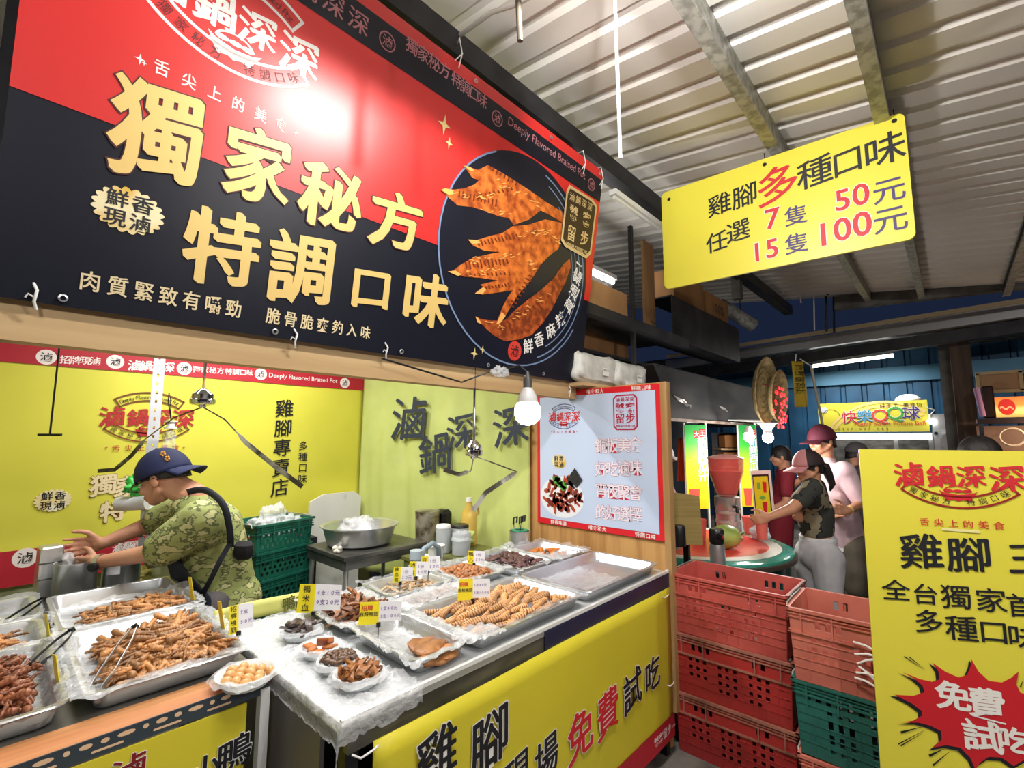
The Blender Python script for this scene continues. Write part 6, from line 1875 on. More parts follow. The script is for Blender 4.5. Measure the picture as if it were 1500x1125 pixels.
structure('trim_15', MB().box((3.05, 1.98, 2.145), (1.2, .36, .02)), DARK_BEAM)
WRAP = mat('wrapped_white_pack', S(226, 226, 220), .35, 0, S(196, 196, 190), 10, bump=.5, bscale=26)
for i, (px0, px1, lab) in enumerate(((847, 905, 'big white plastic-wrapped pack left of its neighbour above the menu board'), (905, 950, 'smaller white plastic-wrapped pack with a label above the menu board'))):
    a = on(px0, 540, 'y', 1.60); b = on(px1, 540, 'y', 1.60); w_ = b.x - a.x; hgt = .20 if i == 0 else .19
    t = thing('wrapped_pack', lab, 'pack', ((a.x + b.x) / 2, 1.70, 1.878), 0, 'wrapped packs on the shelf')
    o = MB().grid(lambda u, v: (0, 0, 0), 1, 1)
    mb = MB().rbox((0, 0, hgt / 2), (w_ * .98, .2, hgt), .03); ob = mb.build('pack_body', WRAP, t, sub=2, smooth=180)
    for v in ob.data.vertices:
        v.co += crinkle(v.co, .010, 9, i); v.co.x += .010 * sin(v.co.z * 30 + 4 * sin(v.co.x * 20)); v.co.z = max(v.co.z, .0)
    if i == 1 or True:
        MB().box((w_ * .12, -.115, hgt * .42), (.07, .002, .05)).build('pack_label', mat('pack_label', S(238, 238, 236), .5), t)
        Sg = Sign(t, .117); Sg.text('label_lettering', [(c__, w_ * .12 + (k_ % 4 - 1.5) * .015, hgt * .42 + (.010 if k_ < 4 else -.010), .014) for k_, c__ in enumerate('特調口味')], BLACK_INK, 1, 'plain')
t = thing('teal_bin', 'teal plastic bin corner behind the wrapped packs', 'bin', (3.34, 2.0, 1.69))
MB().rbox((0, 0, .13), (.16, .18, .26), .02).build('bin_body', mat('teal_plastic', S(50, 120, 124), .5), t)
# soot-stained canopy sheet
HOOD = mat('sooty_sheet', S(40, 40, 44), .6, .1, S(74, 73, 72), 3.2, detail=8, contrast=(.42, .8), bump=.15, bscale=14, stretch=(.6, 1, 1.6))
t = thing('canopy', 'big soot-blackened sheet metal canopy over the juice stall', 'canopy', (3.32, 1.62, 1.69))
def hood(u, v):
    x = 2.95 * u; z_ = .40 * v + (.012 * noise.noise(Vector((x * 3, 0, 1))) if v < .1 else 0)
    return (x, -.02 - .10 * (1 - v) + .03 * noise.noise(Vector((x * 1.3, z_ * 3, 2))), z_)
MB().grid(hood, 60, 14).build('front_sheet', HOOD, t, solid=.004, smooth=60)
MB().box((1.48, .42, .41), (2.95, .86, .01)).build('top_sheet', HOOD, t)
MB().box((2.95, .40, .20), (.01, .84, .42)).build('end_sheet', HOOD, t)
MB().box((1.48, -.118, -.008), (2.95, .02, .022)).build('lower_rail', mat('rusty_rail', S(118, 92, 80), .6, .2, S(150, 140, 130), 8), t)
for k_, (zp_, wd_) in enumerate((((1003, 590), .34), ((1062, 600), .22))):
    q = on(zp_[0], zp_[1], 'y', 1.50); q = q - Vector((3.32, 1.62, 1.69))
    pts = [(-.5, .16), (-.3, .02), (-.1, -.02), (.02, -.10), (.22, -.06), (.36, -.14), (.44, -.02), (.30, -.03), (.1, .0), (-.08, .06), (-.25, .08)]
    mb = MB(); n = len(pts)
    vs = [(q.x + a_ * wd_, q.y + .012 * cos(i), q.z + b_ * wd_ * .9) for i, (a_, b_) in enumerate(pts)]
    mb.add(vs, [tuple(range(n))]); mb.build('peeling_flake', mat('flake_grey', S(150, 148, 146), .4, .4), t, solid=.003)

# dim interior of the juice stall
structure('wall_juice', MB().box((4.9, 2.62, 1.2), (3.9, .05, 2.4)), mat('dark_blue_curtain', S(38, 54, 74), .8, 0, S(24, 34, 50), 3))
t = thing('orange_cloth', 'bright orange cloth hanging at the left edge of the green juice banner', 'cloth', tuple(W(997, 660, 4.45)))
MB().grid(lambda u, v: FL * (-.04 + .09 * u) * (.4 + .6 * (1 - v)) + ZU * (-.28 + .40 * v) + NL * .02 * sin(u * 9), 10, 10).build('cloth', mat('orange_fabric', S(226, 84, 40), .7), t, smooth=180, solid=.004)
t = thing('shelf_rack', 'small rack of wooden boxes between the green banners', 'rack', tuple(W(1072, 690, 5.0)), YAW - pi / 2)
MB().box((0, .12, (.40 - W(1072, 690, 5.0).z) / 2), (.30, .02, W(1072, 690, 5.0).z + .40)).build('back_panel', DARK_BEAM, t)
for i, z_ in enumerate((-.12, .06, .24)):
    MB().box((0, 0, z_ - .01), (.30, .22, .018)).build('shelf', WOOD, t)
    MB().rbox((-.02 + .02 * i, 0, z_ + .07), (.22, .16, .13), .006).build('wooden_box', mat('box_tan', S(176, 118, 66), .6), t)


def gradient_mat(name, stops, axis=2, lo=0.0, hi=1.0):
    m = bpy.data.materials.new(name); m.use_nodes = True; nt = m.node_tree; b = nt.nodes['Principled BSDF']; b.inputs['Roughness'].default_value = .4
    tc = nt.nodes.new('ShaderNodeTexCoord'); sp = nt.nodes.new('ShaderNodeSeparateXYZ'); mr = nt.nodes.new('ShaderNodeMapRange'); r = nt.nodes.new('ShaderNodeValToRGB')
    mr.inputs['From Min'].default_value = lo; mr.inputs['From Max'].default_value = hi
    nt.links.new(tc.outputs['Object'], sp.inputs[0]); nt.links.new(sp.outputs[axis], mr.inputs['Value']); nt.links.new(mr.outputs[0], r.inputs['Fac']); nt.links.new(r.outputs['Color'], b.inputs['Base Color'])
    for i, (p, c) in enumerate(stops):
        e = r.color_ramp.elements[i] if i < 2 else r.color_ramp.elements.new(p)
        e.position = p; e.color = (*c, 1)
    return m


GRAD = gradient_mat('green_to_yellow_print', [(0, S(236, 214, 30)), (1, S(20, 150, 70)), (.45, S(206, 226, 40)), (.72, S(60, 186, 60))], 2, 0, .80)
for k_, (x0, x1, y0, y1, d, lab) in enumerate(((1007, 1039, 622, 745, 4.25, 'green to yellow juice banner left of the red juice dispenser'), (1087, 1113, 622, 742, 4.55, 'green to yellow juice banner right of the red juice dispenser'))):
    a = W(x0, y1, d); b = W(x1, y1, d); top = W(x0, y0, d).z - a.z; wd_ = (b - a).length
    t = thing('juice_banner', lab, 'banner', tuple(a), atan2(b.y - a.y, b.x - a.x), 'juice stall banners')
    MB().box((wd_ / 2, 0, top / 2), (wd_, .006, top)).build('banner_sheet', GRAD, t)
    G = Sign(t, .004)
    G.text('banner_lettering', [(ch, wd_ * .78, top * (.80 - .105 * i), .085) for i, ch in enumerate('新鮮西瓜汁')], WHITE_INK, 1, 'heavy', outline=(mat('aqua_ink', S(50, 150, 190), .5), .02))
    G.rows('red_seal', [round_rect(wd_ * .42, top * .84, wd_ * .66, top * .93, .012), round_rect(wd_ * .68, top * .85, wd_ * .94, top * .95, .012)], mat('seal_red', S(206, 40, 44), .4), 1)
    G.text('seal_lettering', [('大', wd_ * .54, top * .885, .05), ('王', wd_ * .81, top * .90, .055)], WHITE_INK, 2, 'bold')
    G.rows('printed_cup', [[(wd_ * .20, 0.01), (wd_ * .52, .01), (wd_ * .60, .17), (wd_ * .12, .17)]], mat('printed_juice', S(232, 92, 74), .4), 1)
    for s in (0, 1): MB().cyl((wd_ * s, .01, -a.z * 1.0 + .0), (wd_ * s, .01, top + .02), .011, n=8).build('pole', WHITE_PAINT, t)
a = W(1005, 617, 4.2); b = W(1116, 617, 4.55)
tag(MB().tube([a, b], .016, 8).build('banner_bar', WHITE_PAINT, smooth=60), 'white bar along the top of the two green juice banners', 'bar')
# juice table
jt = Vector((3.56, 1.47, 0))
t = thing('juice_table', 'round juice stall table with red and white top and dark teal skirt', 'table', tuple(jt))
GLASS_T = mat('teal_glass', S(70, 170, 150), .12, alpha=.85, spec=.7)
MB().lathe([(0, .795), (.64, .795), (.655, .79), (.655, .772), (.64, .768), (0, .768)], n=60).build('glass_top', GLASS_T, t, smooth=40)
MB().lathe([(0, .8005), (.50, .8005), (.50, .797), (0, .797)], n=50).build('red_mat', mat('red_mat', S(226, 74, 62), .35), t, smooth=40)
MB().lathe([(.50, .8005), (.58, .8005), (.58, .797), (.50, .797)], n=50).build('white_ring', mat('white_ring', S(236, 236, 226), .35), t, smooth=40)
MB().lathe([(.655, .775), (.668, .770), (.668, .745), (.655, .740), (.655, .775)], n=60).build('metal_hoop', mat('dark_hoop', S(96, 84, 76), .4, .5), t, smooth=50)
MB().grid(lambda u, v: ((.63 + .008 * sin(u * 2 * pi * 24)) * (.9 + .1 * v) * cos(2 * pi * u), (.63 + .008 * sin(u * 2 * pi * 24)) * (.9 + .1 * v) * sin(2 * pi * u), .02 + .74 * v), 140, 6, wrap=True).build('skirt', mat('dark_teal_skirt', S(22, 74, 72), .35, 0, S(14, 52, 52), 4), t, smooth=180)
ag = radians(-55); e = MB()
e.prism([Vector((.637 * cos(ag + .12 * cos(q) * .8), .637 * sin(ag + .12 * cos(q) * .8), .56 + .13 * sin(q))) for q in [2 * pi * i / 20 for i in range(20)]], (0, 0, 0), Vector((cos(ag), sin(ag), 0)) * .012)
e.build('grey_emblem', mat('emblem_grey', S(170, 176, 174), .4), t)
# dispenser
q = on(1068, 790, 'z', .80)
t = thing('juice_dispenser', 'juice dispenser with a red hopper on a steel stand', 'dispenser', (q.x, q.y, .802))
MB().lathe([(0, .31), (.055, .31), (.07, .33), (.124, .50), (.126, .60), (.122, .60), (.118, .50), (.066, .335), (0, .33)], n=36).build('hopper', mat('clear_red_plastic', S(238, 120, 110), .15, alpha=.45, spec=.8), t, smooth=40)
MB().lathe([(0, .335), (.062, .34), (.112, .50), (0, .50)], n=32).build('juice', mat('watermelon_juice', S(234, 84, 74), .3), t, smooth=40)
MB().lathe([(0, .625), (.06, .622), (.124, .602), (.13, .598), (.13, .592), (0, .592)], n=36).build('lid', mat('pink_clear_lid', S(238, 170, 164), .2, alpha=.8), t, smooth=40)
MB().lathe([(0, .0), (.095, .0), (.095, .02), (.082, .03), (.082, .22), (.088, .23), (.088, .31), (0, .31)], n=36).build('stand', STEEL, t, smooth=40)
MB().lathe([(.083, .12), (.088, .12), (.088, .14), (.083, .14), (.083, .12)], n=30).lathe([(.083, .19), (.088, .19), (.088, .21), (.083, .21), (.083, .19)], n=30).build('stand_bands', mat('pale_band', S(222, 206, 200), .3, .5), t, smooth=40)
MB().tube([(-.06, -.06, .25), (-.10, -.10, .25), (-.10, -.10, .21)], .010, 8).build('tap', BLACK_PLASTIC, t, smooth=60)
q = on(1066, 806, 'z', .80)
t = thing('melon', 'big pale green melon lying at the front of the juice table', 'melon', (q.x + .03, q.y + .02, .802))
MB().ell((0, 0, .080), (.105, .082, .080), 26, 16, Matrix.Rotation(-.7, 3, 'Z')).build('melon_body', mat('melon_skin', S(176, 186, 96), .4, 0, S(112, 140, 62), 5, detail=6, stretch=(1, 1, 3)), t, smooth=180)
MB().tube([(.08, -.07, .09), (.10, -.085, .10)], .006, 6).build('stem', mat('melon_stem', S(92, 104, 50), .7), t, smooth=60)
q = on(1052, 838, 'z', .80)
t = thing('vacuum_flask', 'steel pump flask with black top and red button in front of the melon', 'flask', tuple(W(1052, 836, 2.86)))
MB().lathe([(0, 0), (.042, 0), (.044, .01), (.044, .13), (.040, .155), (.0, .155)], n=28).build('flask_body', STEEL, t, smooth=40)
MB().lathe([(0, .155), (.036, .155), (.043, .17), (.043, .235), (.036, .245), (0, .245)], n=28).rbox((-.03, -.03, .21), (.04, .03, .03), .006).build('flask_top', BLACK_PLASTIC, t, smooth=40)
MB().rbox(NL * .042 - FL * .015 + ZU * .205, (.016, .016, .02), .003).build('red_button', mat('red_button', S(206, 30, 60), .3), t)
fz = W(1052, 836, 2.86)
t = thing('side_cart', 'silver topped side table behind the plywood panel and the taller crate stack', 'table', (2.69, 1.44, 0))
MB().box((0, 0, .945), (.36, .52, .03)).build('table_top', mat('pale_steel_top', S(206, 212, 216), .3, .4), t, bevel=.004)
for sx in (-1, 1):
    for sy in (-1, 1): MB().box((sx * .16, sy * .23, .465), (.03, .03, .93)).build('leg', STEEL_DARK, t)
MB().box((fz.x - 2.69, fz.y - 1.44, fz.z - .012), (.13, .13, .022)).box(((fz.x - 2.69) * .5 + .07, (fz.y - 1.44) * .8, fz.z - .012), (.16, .03, .022)).build('bracket_shelf', STEEL_DARK, t)
q = on(995, 800, 'z', .96)
t = thing('vacuum_flask', 'small black flask on the silver side table before the cardboard', 'flask', tuple(q))
MB().lathe([(0, 0), (.034, 0), (.036, .008), (.036, .10), (.030, .112), (0, .112)], n=24).build('flask_body', BLACK_PLASTIC, t, smooth=40)
MB().tube([FL * .034 + ZU * .03, FL * .056 + ZU * .035, FL * .056 + ZU * .085, FL * .034 + ZU * .09], .006, 8).build('handle', BLACK_PLASTIC, t, smooth=60)
q = on(986, 797, 'z', .96); q2 = W(1030, 797, (q - EYE).dot(_f)); tp = W(986, 722, (q - EYE).dot(_f)).z
t = thing('cardboard_sheet', 'upright piece of brown cardboard standing on the silver side table', 'cardboard', tuple(q), atan2(q2.y - q.y, q2.x - q.x))
wd_ = (q2 - q).length
MB().prism([(0, 0, 0), (wd_, 0, -.005), (wd_ * .94, 0, tp - q.z - .02), (.0, 0, tp - q.z)], (0, 0, 0), (0, .008, 0)).build('sheet', mat('khaki_cardboard', S(142, 124, 72), .8, 0, S(126, 108, 60), 4, stretch=(.3, 1, 14)), t)
CUPP = mat('pink_juice_cup', S(232, 120, 108), .2, alpha=.9)
def cup(label, c, r0, hgt):
    t = thing('juice_cup', label, 'cup', tuple(c), 0, 'cups of watermelon juice')
    MB().lathe([(0, .002), (r0 * .74, .002), (r0, hgt), (r0 * 1.04, hgt + .003), (r0 * 1.04, hgt - .002), (r0 * .97, hgt - .004), (r0 * .72, 0), (0, 0)], n=26).build('cup_body', CUPP, t, smooth=40)
    MB().lathe([(0, .004), (r0 * .72, .004), (r0 * .92, hgt * .86), (0, hgt * .86)], n=22).build('juice', mat('watermelon_juice'), t, smooth=40)
    return t
cup('big red juice cup on the table left of the dispenser', on(1030, 795, 'z', .802) + Vector((.06, .05, 0)), .055, .15)
cup('red juice cup right of the dispenser before the second banner', on(1098, 782, 'z', .802), .05, .13)
crumple('white plastic bag with blue edge at the right of the juice table', (3.97, 1.12, .80), .085, mat('white_blue_bag', S(222, 230, 240), .35), 71, sq=(1, .8, .7), amp=.4)
a = W(1106, 757, 3.72); b = W(1134, 753, 3.60); tp = W(1098, 690, 3.75).z - a.z
t = thing('menu_stand', 'white framed yellow juice price card leaning on the table beside the girl', 'sign', tuple(a), atan2(b.y - a.y, b.x - a.x)); t.rotation_euler = (-.10, -.10, t.rotation_euler.z)
wd_ = (b - a).length
MB().box((wd_ / 2, 0, tp / 2), (wd_, .012, tp)).build('frame', WHITE_PLASTIC, t)
Q = Sign(t, .006)
Q.poly('black_field', round_rect(.012, .012, wd_ - .012, tp - .03, .004), BLACK_INK, 1, px=False)
Q.poly('yellow_field', round_rect(.020, .020, wd_ - .020, tp - .045, .004), mat('card_yellow', S(226, 226, 40), .4), 2, px=False)
Q.rows('printed_drink', [[(wd_ * .6, tp * .52), (wd_ * .74, tp * .52), (wd_ * .78, tp * .74), (wd_ * .58, tp * .76)], [(wd_ * .52, tp * .10), (wd_ * .68, tp * .10), (wd_ * .74, tp * .32), (wd_ * .48, tp * .32)]], mat('seal_red'), 3)
Q.rows('printed_leaf', [[(wd_ * .3, tp * .40), (wd_ * .55, tp * .36), (wd_ * .7, tp * .42), (wd_ * .5, tp * .46)], [(wd_ * .28, tp * .6), (wd_ * .46, tp * .58), (wd_ * .46, tp * .74), (wd_ * .3, tp * .74)]], mat('card_green', S(110, 190, 80), .4), 3)
# lamps over the juice table
for k_, (px_, py_, d, lab) in enumerate(((1097, 639, 4.0, 'lit LED bulb over the juice dispenser, left of its neighbour'), (1125, 640, 3.9, 'lit LED bulb under a small white shade right of the green banners'))):
    c = W(px_, py_, d)
    t = thing('light_bulb', lab, 'light bulb', tuple(c), 0, 'bulbs of the juice stall')
    MB().lathe([(0, -.05), (.026, -.044), (.040, -.02), (.042, .0), (.032, .03)], n=24).build('globe', BULB, t, smooth=60)
    MB().lathe([(.034, .028), (.030, .06), (.018, .085), (0, .085)], n=20).build('housing', WHITE_PLASTIC, t, smooth=50)
    if k_ == 1: MB().lathe([(.03, .05), (.028, .055), (.055, .10), (.075, .115), (.076, .11), (.056, .095), (.03, .05)], n=26).build('shade', WHITE_PAINT, t, smooth=50)
    MB().tube([(0, 0, .08), (0, 0, .11), Vector((c.x, 1.502, 1.70)) - c], .005, 6).build('cord', BLACK_PLASTIC, t, smooth=60)
    lamp('light_juice_bulb', c + NL * .03 - ZU * .09, LIGHT_JUICE, (1, .96, .9), .05)
# winnowing baskets and the red chilli light
BASK = mat('woven_bamboo', S(176, 158, 112), .7, 0, S(128, 110, 72), 30, detail=4, bump=.3, bscale=90)
for k_, (px_, py_, rx, d, lab) in enumerate(((1121, 572, .30, 4.25, 'large round woven basket hung at the end of the sooty canopy'), (1140, 580, .24, 4.35, 'smaller round woven basket half hidden behind the large one'))):
    c = W(px_, py_, d); n_ = (FL * -.70 + NL * .71 - ZU * .08).normalized(); R_3 = ZU.rotation_difference(n_).to_matrix()
    t = thing('woven_basket', lab, 'basket', tuple(c), 0, 'woven baskets')
    MB().lathe([(0, -.03), (rx * .8, -.03), (rx * .95, .0), (rx, .015), (rx * .97, .02), (rx * .93, .008), (rx * .78, -.02), (0, -.02)], n=40, rot=R_3).build('basket_body', BASK, t, smooth=40)
    mb = MB()
    for i in range(5): mb.lathe([(rx * (.18 + .16 * i), -.018), (rx * (.20 + .16 * i), -.014), (rx * (.22 + .16 * i), -.018)], n=40, rot=R_3)
    mb.build('weave_rings', mat('woven_dark', S(122, 104, 66), .7), t)
c = W(1143, 597, 4.2)
t = thing('chilli_light', 'glowing red chilli string light hanging by the woven baskets', 'light', tuple(c))
REDL = mat('red_led', S(255, 60, 60), .4, emit=(1, .02, .03), estr=1.6)
rr = random.Random(4); mb = MB()
for i in range(46):
    z_ = rr.uniform(-.19, .17); r_ = .055 * (1 - abs(z_) * 2.2)
    mb.ell((rr.uniform(-r_, r_), rr.uniform(-r_, r_), z_), (.009, .009, .014), 7, 5)
mb.build('led_cluster', REDL, t, smooth=180)
MB().tube([(0, 0, -.18), (0, 0, .18), (-.05, .15, .22)], .008, 6).build('cord', mat('dark_red_plastic', S(90, 20, 20), .5), t, smooth=60)

# ================================================================== PEOPLE ON THE AISLE
def simple_person(label, head, pel, k, F, skin, shirt_m, trs_m, cap_m=None, hair=True, arms=None, shirt_hem=-.02, tl_to='an', tr_loose=1.1, cap_kw=None, voxel=.008, shirt_bottom=None, sleeve=.35, shirt_k=1.0):
    F = Vector(F).normalized(); N = ZU.cross(F).normalized()
    t = thing('person', label, 'person', (0, 0, 0))
    hd = Vector(head); pel = Vector(pel)
    h = Frame(hd, F - ZU * .12, ZU + F * .12, k)
    neck = hd - F * .035 * k - ZU * .125 * k
    chest = neck.lerp(pel, .40)
    J = dict(neck=neck, chest=chest, pelvis=pel)
    for s, sg in (('L', 1), ('R', -1)):
        J['sh' + s] = neck + N * .165 * sg * k - ZU * .075 * k
        J['el' + s] = J['sh' + s] - ZU * .28 * k + N * .05 * sg + F * .02
        J['wr' + s] = J['el' + s] + F * .20 * k - ZU * .12 * k - N * .05 * sg
        J['ha' + s] = J['wr' + s] + F * .08 - ZU * .04
    if arms:
        for a_, v_ in arms.items(): J[a_] = v_ if isinstance(v_, float) else Vector(v_)
    stand(J, F, N, k=k)
    body(t, J, h, skin, k, voxel)
    face_parts(t, h)
    if hair: hair_cap(t, h)
    if cap_m: cap_hat(t, h, cap_m, **(cap_kw or {}))
    hem = pel + ZU * shirt_hem if shirt_bottom is None else neck.lerp(pel, shirt_bottom)
    q = shirt_k
    cs = [(neck - ZU * .07 * k, .078 * k, chest, .135 * k * q), (chest, .135 * k * q, hem, .128 * k * q), (J['shL'], .080 * k, chest, .11 * k), (J['shR'], .080 * k, chest, .11 * k)]
    for s in 'LR': cs.append((J['sh' + s], .074 * k, Vector(J['sh' + s]).lerp(Vector(J['el' + s]), 1 - sleeve), .064 * k))
    cloth_surface(t, 'shirt', shirt_m, cs, .010, 4, .005, 8, 1)
    trousers(t, J, trs_m, k, tr_loose, tl_to, 'trousers' if tl_to == 'an' else 'shorts')
    shoes(t, J, BLACK_PLASTIC, k)
    return t, J, h


D = 3.45
t, J, h = simple_person('girl in camouflage crop top, pink cap and pale grey sweatpants reaching for a juice cup', W(1183, 683, D), W(1199, 806, D), .93, FL * .97 + NL * .10, SKIN2, CAMO_D, mat('grey_sweatpants', S(200, 200, 204), .85, 0, S(184, 184, 190), 6, bump=.2, bscale=20),
    mat('dark_mesh_cap', S(44, 32, 34), .7), True, dict(shL=W(1190, 716, D - .15), shR=W(1194, 714, D + .16), elL=W(1160, 745, D - .24), wrL=W(1127, 757, D - .20), haL=W(1110, 761, D - .18), elR=W(1186, 752, D + .10), wrR=W(1172, 760, D - .02), haR=W(1163, 752, D - .04), curlL=.9, curlR=.8),
    cap_kw=dict(panel=mat('pink_cap_panel', S(196, 132, 134), .75), brim_m=mat('pink_cap_panel'), brim_len=.095, down=.30), tr_loose=1.12, shirt_bottom=.66, sleeve=.40, shirt_k=.95)
MB().tube([h.p(-.10, 0, .01), h.p(-.14, .01, -.02), h.p(-.16, .0, -.08), h.p(-.17, .01, -.16), h.p(-.15, .0, -.21)], [.022, .030, .030, .022, .006], 12).build('ponytail', HAIR, t, smooth=180)
MB().lathe([(.112, -.012), (.118, -.012), (.118, .014), (.112, .014), (.112, -.012)], Vector(J['pelvis']) + ZU * .085, 30).build('waistband', mat('waistband_white', S(222, 222, 224), .8), t, smooth=60)
cup('pink juice cup in the hand of the girl in the camouflage crop top', W(1117, 790, D - .17) - ZU * .0, .042, .15)
D = 4.0
t, J, h = simple_person('man in maroon cap, pale pink shirt and dark cargo shorts behind the girl', W(1203, 645, D), W(1238, 790, D + .05), 1.02, FL * .96 + NL * .2, SKIN2, mat('pale_pink_shirt', S(226, 196, 202), .8, 0, S(214, 182, 192), 5, bump=.15, bscale=18), mat('khaki_shorts', S(98, 90, 78), .85, 0, S(80, 74, 64), 6),
    mat('maroon_cap', S(84, 26, 44), .75), True, dict(shL=W(1236, 690, D - .16), shR=W(1222, 690, D + .2), elL=W(1262, 738, D - .22), wrL=W(1242, 748, D - .34), haL=W(1226, 746, D - .36), elR=W(1215, 745, D + .1), wrR=W(1220, 755, D - .2), haR=W(1228, 750, D - .28), curlL=.9, curlR=.7),
    cap_kw=dict(brim_len=.09, down=.18), shirt_hem=-.03, sleeve=.15, shirt_k=1.08, tl_to='kn', tr_loose=1.05)
MB().lathe([(.130, -.03), (.137, -.03), (.139, .035), (.132, .035), (.130, -.03)], Vector(J['pelvis']) - ZU * .05, 30).build('undershirt_hem', mat('white_cotton', S(232, 232, 232), .8), t, smooth=60)
wd_ = (Vector(J['elL']) - Vector(J['wrL'])).normalized()
MB().lathe([(.029, -.010), (.033, -.010), (.033, .010), (.029, .010), (.029, -.010)], Vector(J['wrL']) + wd_ * .02, 18, rot=ZU.rotation_difference(wd_).to_matrix()).build('wristwatch', GOLD_INK, t, smooth=60)
simple_person('black-haired person in a dark red shirt behind the juice price card', W(1143, 668, 5.1), W(1142, 800, 5.1), .96, Vector((-.3, .9, 0)), SKIN2, mat('dark_red_shirt', S(128, 30, 44), .8), mat('dark_trousers', S(44, 44, 50), .8), None, True, dict(elR=W(1160, 712, 4.95), wrR=W(1176, 700, 4.85), haR=W(1188, 694, 4.8)), voxel=.010)
simple_person('person in a grey cap and dark clothes partly hidden behind the man in pink', W(1256, 664, 5.2), W(1262, 790, 5.2), .98, FL * -.8 + NL * .3, SKIN2, mat('dark_grey_shirt', S(70, 64, 66), .8), mat('dark_trousers'), mat('grey_cap', S(88, 86, 88), .7), True, None, cap_kw=dict(brim_len=.07, down=.2), voxel=.010)
simple_person('dark-haired person whose head shows above the standing yellow sign', W(1432, 668, 2.75), W(1436, 860, 2.75), .98, FL * .9 + NL * -.35, SKIN2, mat('brown_shirt', S(92, 58, 50), .8), mat('dark_trousers'), None, True, None, voxel=.009)
simple_person('person in a white cap beside the plywood panel at the juice stall', W(972, 668, 4.7), W(985, 800, 4.7), .95, FL * -.9 + NL * .2, SKIN2, mat('rose_grey_shirt', S(196, 158, 164), .8), mat('dark_trousers'), mat('white_cap', S(232, 222, 222), .7), True, None, cap_kw=dict(brim_len=.09, down=.25), voxel=.010)

# ================================================================== FAR SIDE OF THE AISLE
XW = 10.0
sx_ = lambda px, py, x=XW: on(px, py, 'x', x)
def blue_wall():
    mb = MB(); y = -4.6; k_ = 0
    xs = []
    while y < 6.0:
        for fx, d in ((0, 0), (.70, 0), (.76, .035), (.94, .035)): xs.append((y + fx * .30, d))
        y += .30
    vs = [(XW + d, yy, 0) for yy, d in xs] + [(XW + d, yy, 3.2) for yy, d in xs]; n = len(xs)
    mb.add(vs, [(i, i + 1, n + i + 1, n + i) for i in range(n - 1)]); return mb
structure('wall_far', blue_wall(), BLUE_SHEET)
z_top = sx_(1300, 548).z
structure('trim_16', MB().box((XW - .06, .5, z_top - .02), (.10, 10, .24)), mat('blue_flashing', S(70, 118, 146), .4, .3))
def beam(n_, x, pa, pb, th, dp, m, ext=1.2):
    a = on(pa[0], pa[1], 'x', x); b = on(pb[0], pb[1], 'x', x)
    d = (b - a).normalized(); a = a - d * ext; b = b + d * 3.0; c = (a + b) / 2; L_ = (b - a).length
    R3 = Vector((0, 1, 0)).rotation_difference(b - a).to_matrix()
    structure('trim_%d' % n_, MB().box(c, (dp, L_, th), rot=R3), m)
beam(17, 7.45, (1250, 442), (1500, 412), .17, .10, GREY_BEAM, .2)
beam(18, 7.60, (1120, 500), (1500, 440), .05, .05, mat('tan_batten', S(168, 150, 118), .6), 1.5)
beam(19, 8.1, (1110, 515), (1500, 455), .16, .12, mat('pale_gutter', S(150, 150, 150), .35, .5), 1.5)
beam(20, 8.2, (1110, 535), (1500, 478), .15, .12, DARK_BEAM, 1.5)
structure('ceiling_far', corrugated(8.35, 10.4, -4.5, 6, lambda y: on(1300, 512, 'x', 8.8).z + .14, .25, .03), GREY_BEAM)
a = on(1190, 537, 'x', 9.0); b = on(1309, 521, 'x', 9.0)
t = thing('fluorescent_lamp', 'long lit fluorescent tube under the far roof', 'lamp', tuple((a + b) / 2))
TUBE = mat('lit_tube', S(255, 255, 250), .4, emit=(1, .98, .95), estr=7)
MB().tube([a - (a + b) / 2, b - (a + b) / 2], .022, 10).build('tube', TUBE, t, smooth=60)
d_ = (b - a) / 2; MB().box(ZU * .045, (.06, (b - a).length, .03), rot=Vector((0, 1, 0)).rotation_difference(b - a).to_matrix()).build('fixture', WHITE_PAINT, t)
for s_ in (-.6, .6): MB().tube([d_ * s_ + ZU * .05, d_ * s_ + ZU * (on(1300, 512, 'x', 8.8).z + .13 - ((a + b) / 2 + d_ * s_).z)], .006, 6).build('hanger', STEEL_DARK, t)
tube_light('light_far_tube', (a + b) / 2 - ZU * .06, LIGHT_FAR, 1.5, pi / 2)
# posts
for k_, (px_, lab, m, wdt) in enumerate(((1398, 'grey steel post beside the brown post across the aisle', GREY_BEAM, .16), (1419, 'brown wooden post across the aisle behind the dark-haired person', mat('brown_post', S(104, 84, 70), .7, 0, S(72, 56, 48), 5, stretch=(3, 3, .3)), .20))):
    q = on(px_, 640, 'x', 8.9 - .25 * k_); tag(MB().box((q.x, q.y, 1.6), (wdt, wdt, 3.2)).build('post', m), lab, 'post', 'posts across the aisle')
# the yellow stall with the coloured sign
XS = 9.2
a = on(1201, 633, 'x', XS); b = on(1362, 628, 'x', XS); top = on(1201, 592, 'x', XS).z
t = thing('stall_sign', 'yellow stall sign with coloured writing across the aisle', 'sign', tuple(a), -pi / 2)
wd_ = a.y - b.y; hh_ = top - a.z
MB().box((wd_ / 2, 0, hh_ / 2), (wd_, .05, hh_)).build('board', YELLOW_SIGN, t)
F_ = Sign(t, .026)
cols = ((196, 40, 60), (60, 150, 190), (220, 80, 60), (70, 170, 60), (70, 50, 130))
for i, ch in enumerate('快樂QQ球'):
    q = F_.at(1244 + 22.5 * i, 611 - 1.5 * i)
    F_.text('stall_lettering', [(ch, q[0], q[1] + (.02 if i == 3 else 0), .21 if ch != 'Q' else .27)], mat('stall_ink_%d' % i, S(*cols[i]), .5), 2, 'medium', outline=(WHITE_INK, .02))
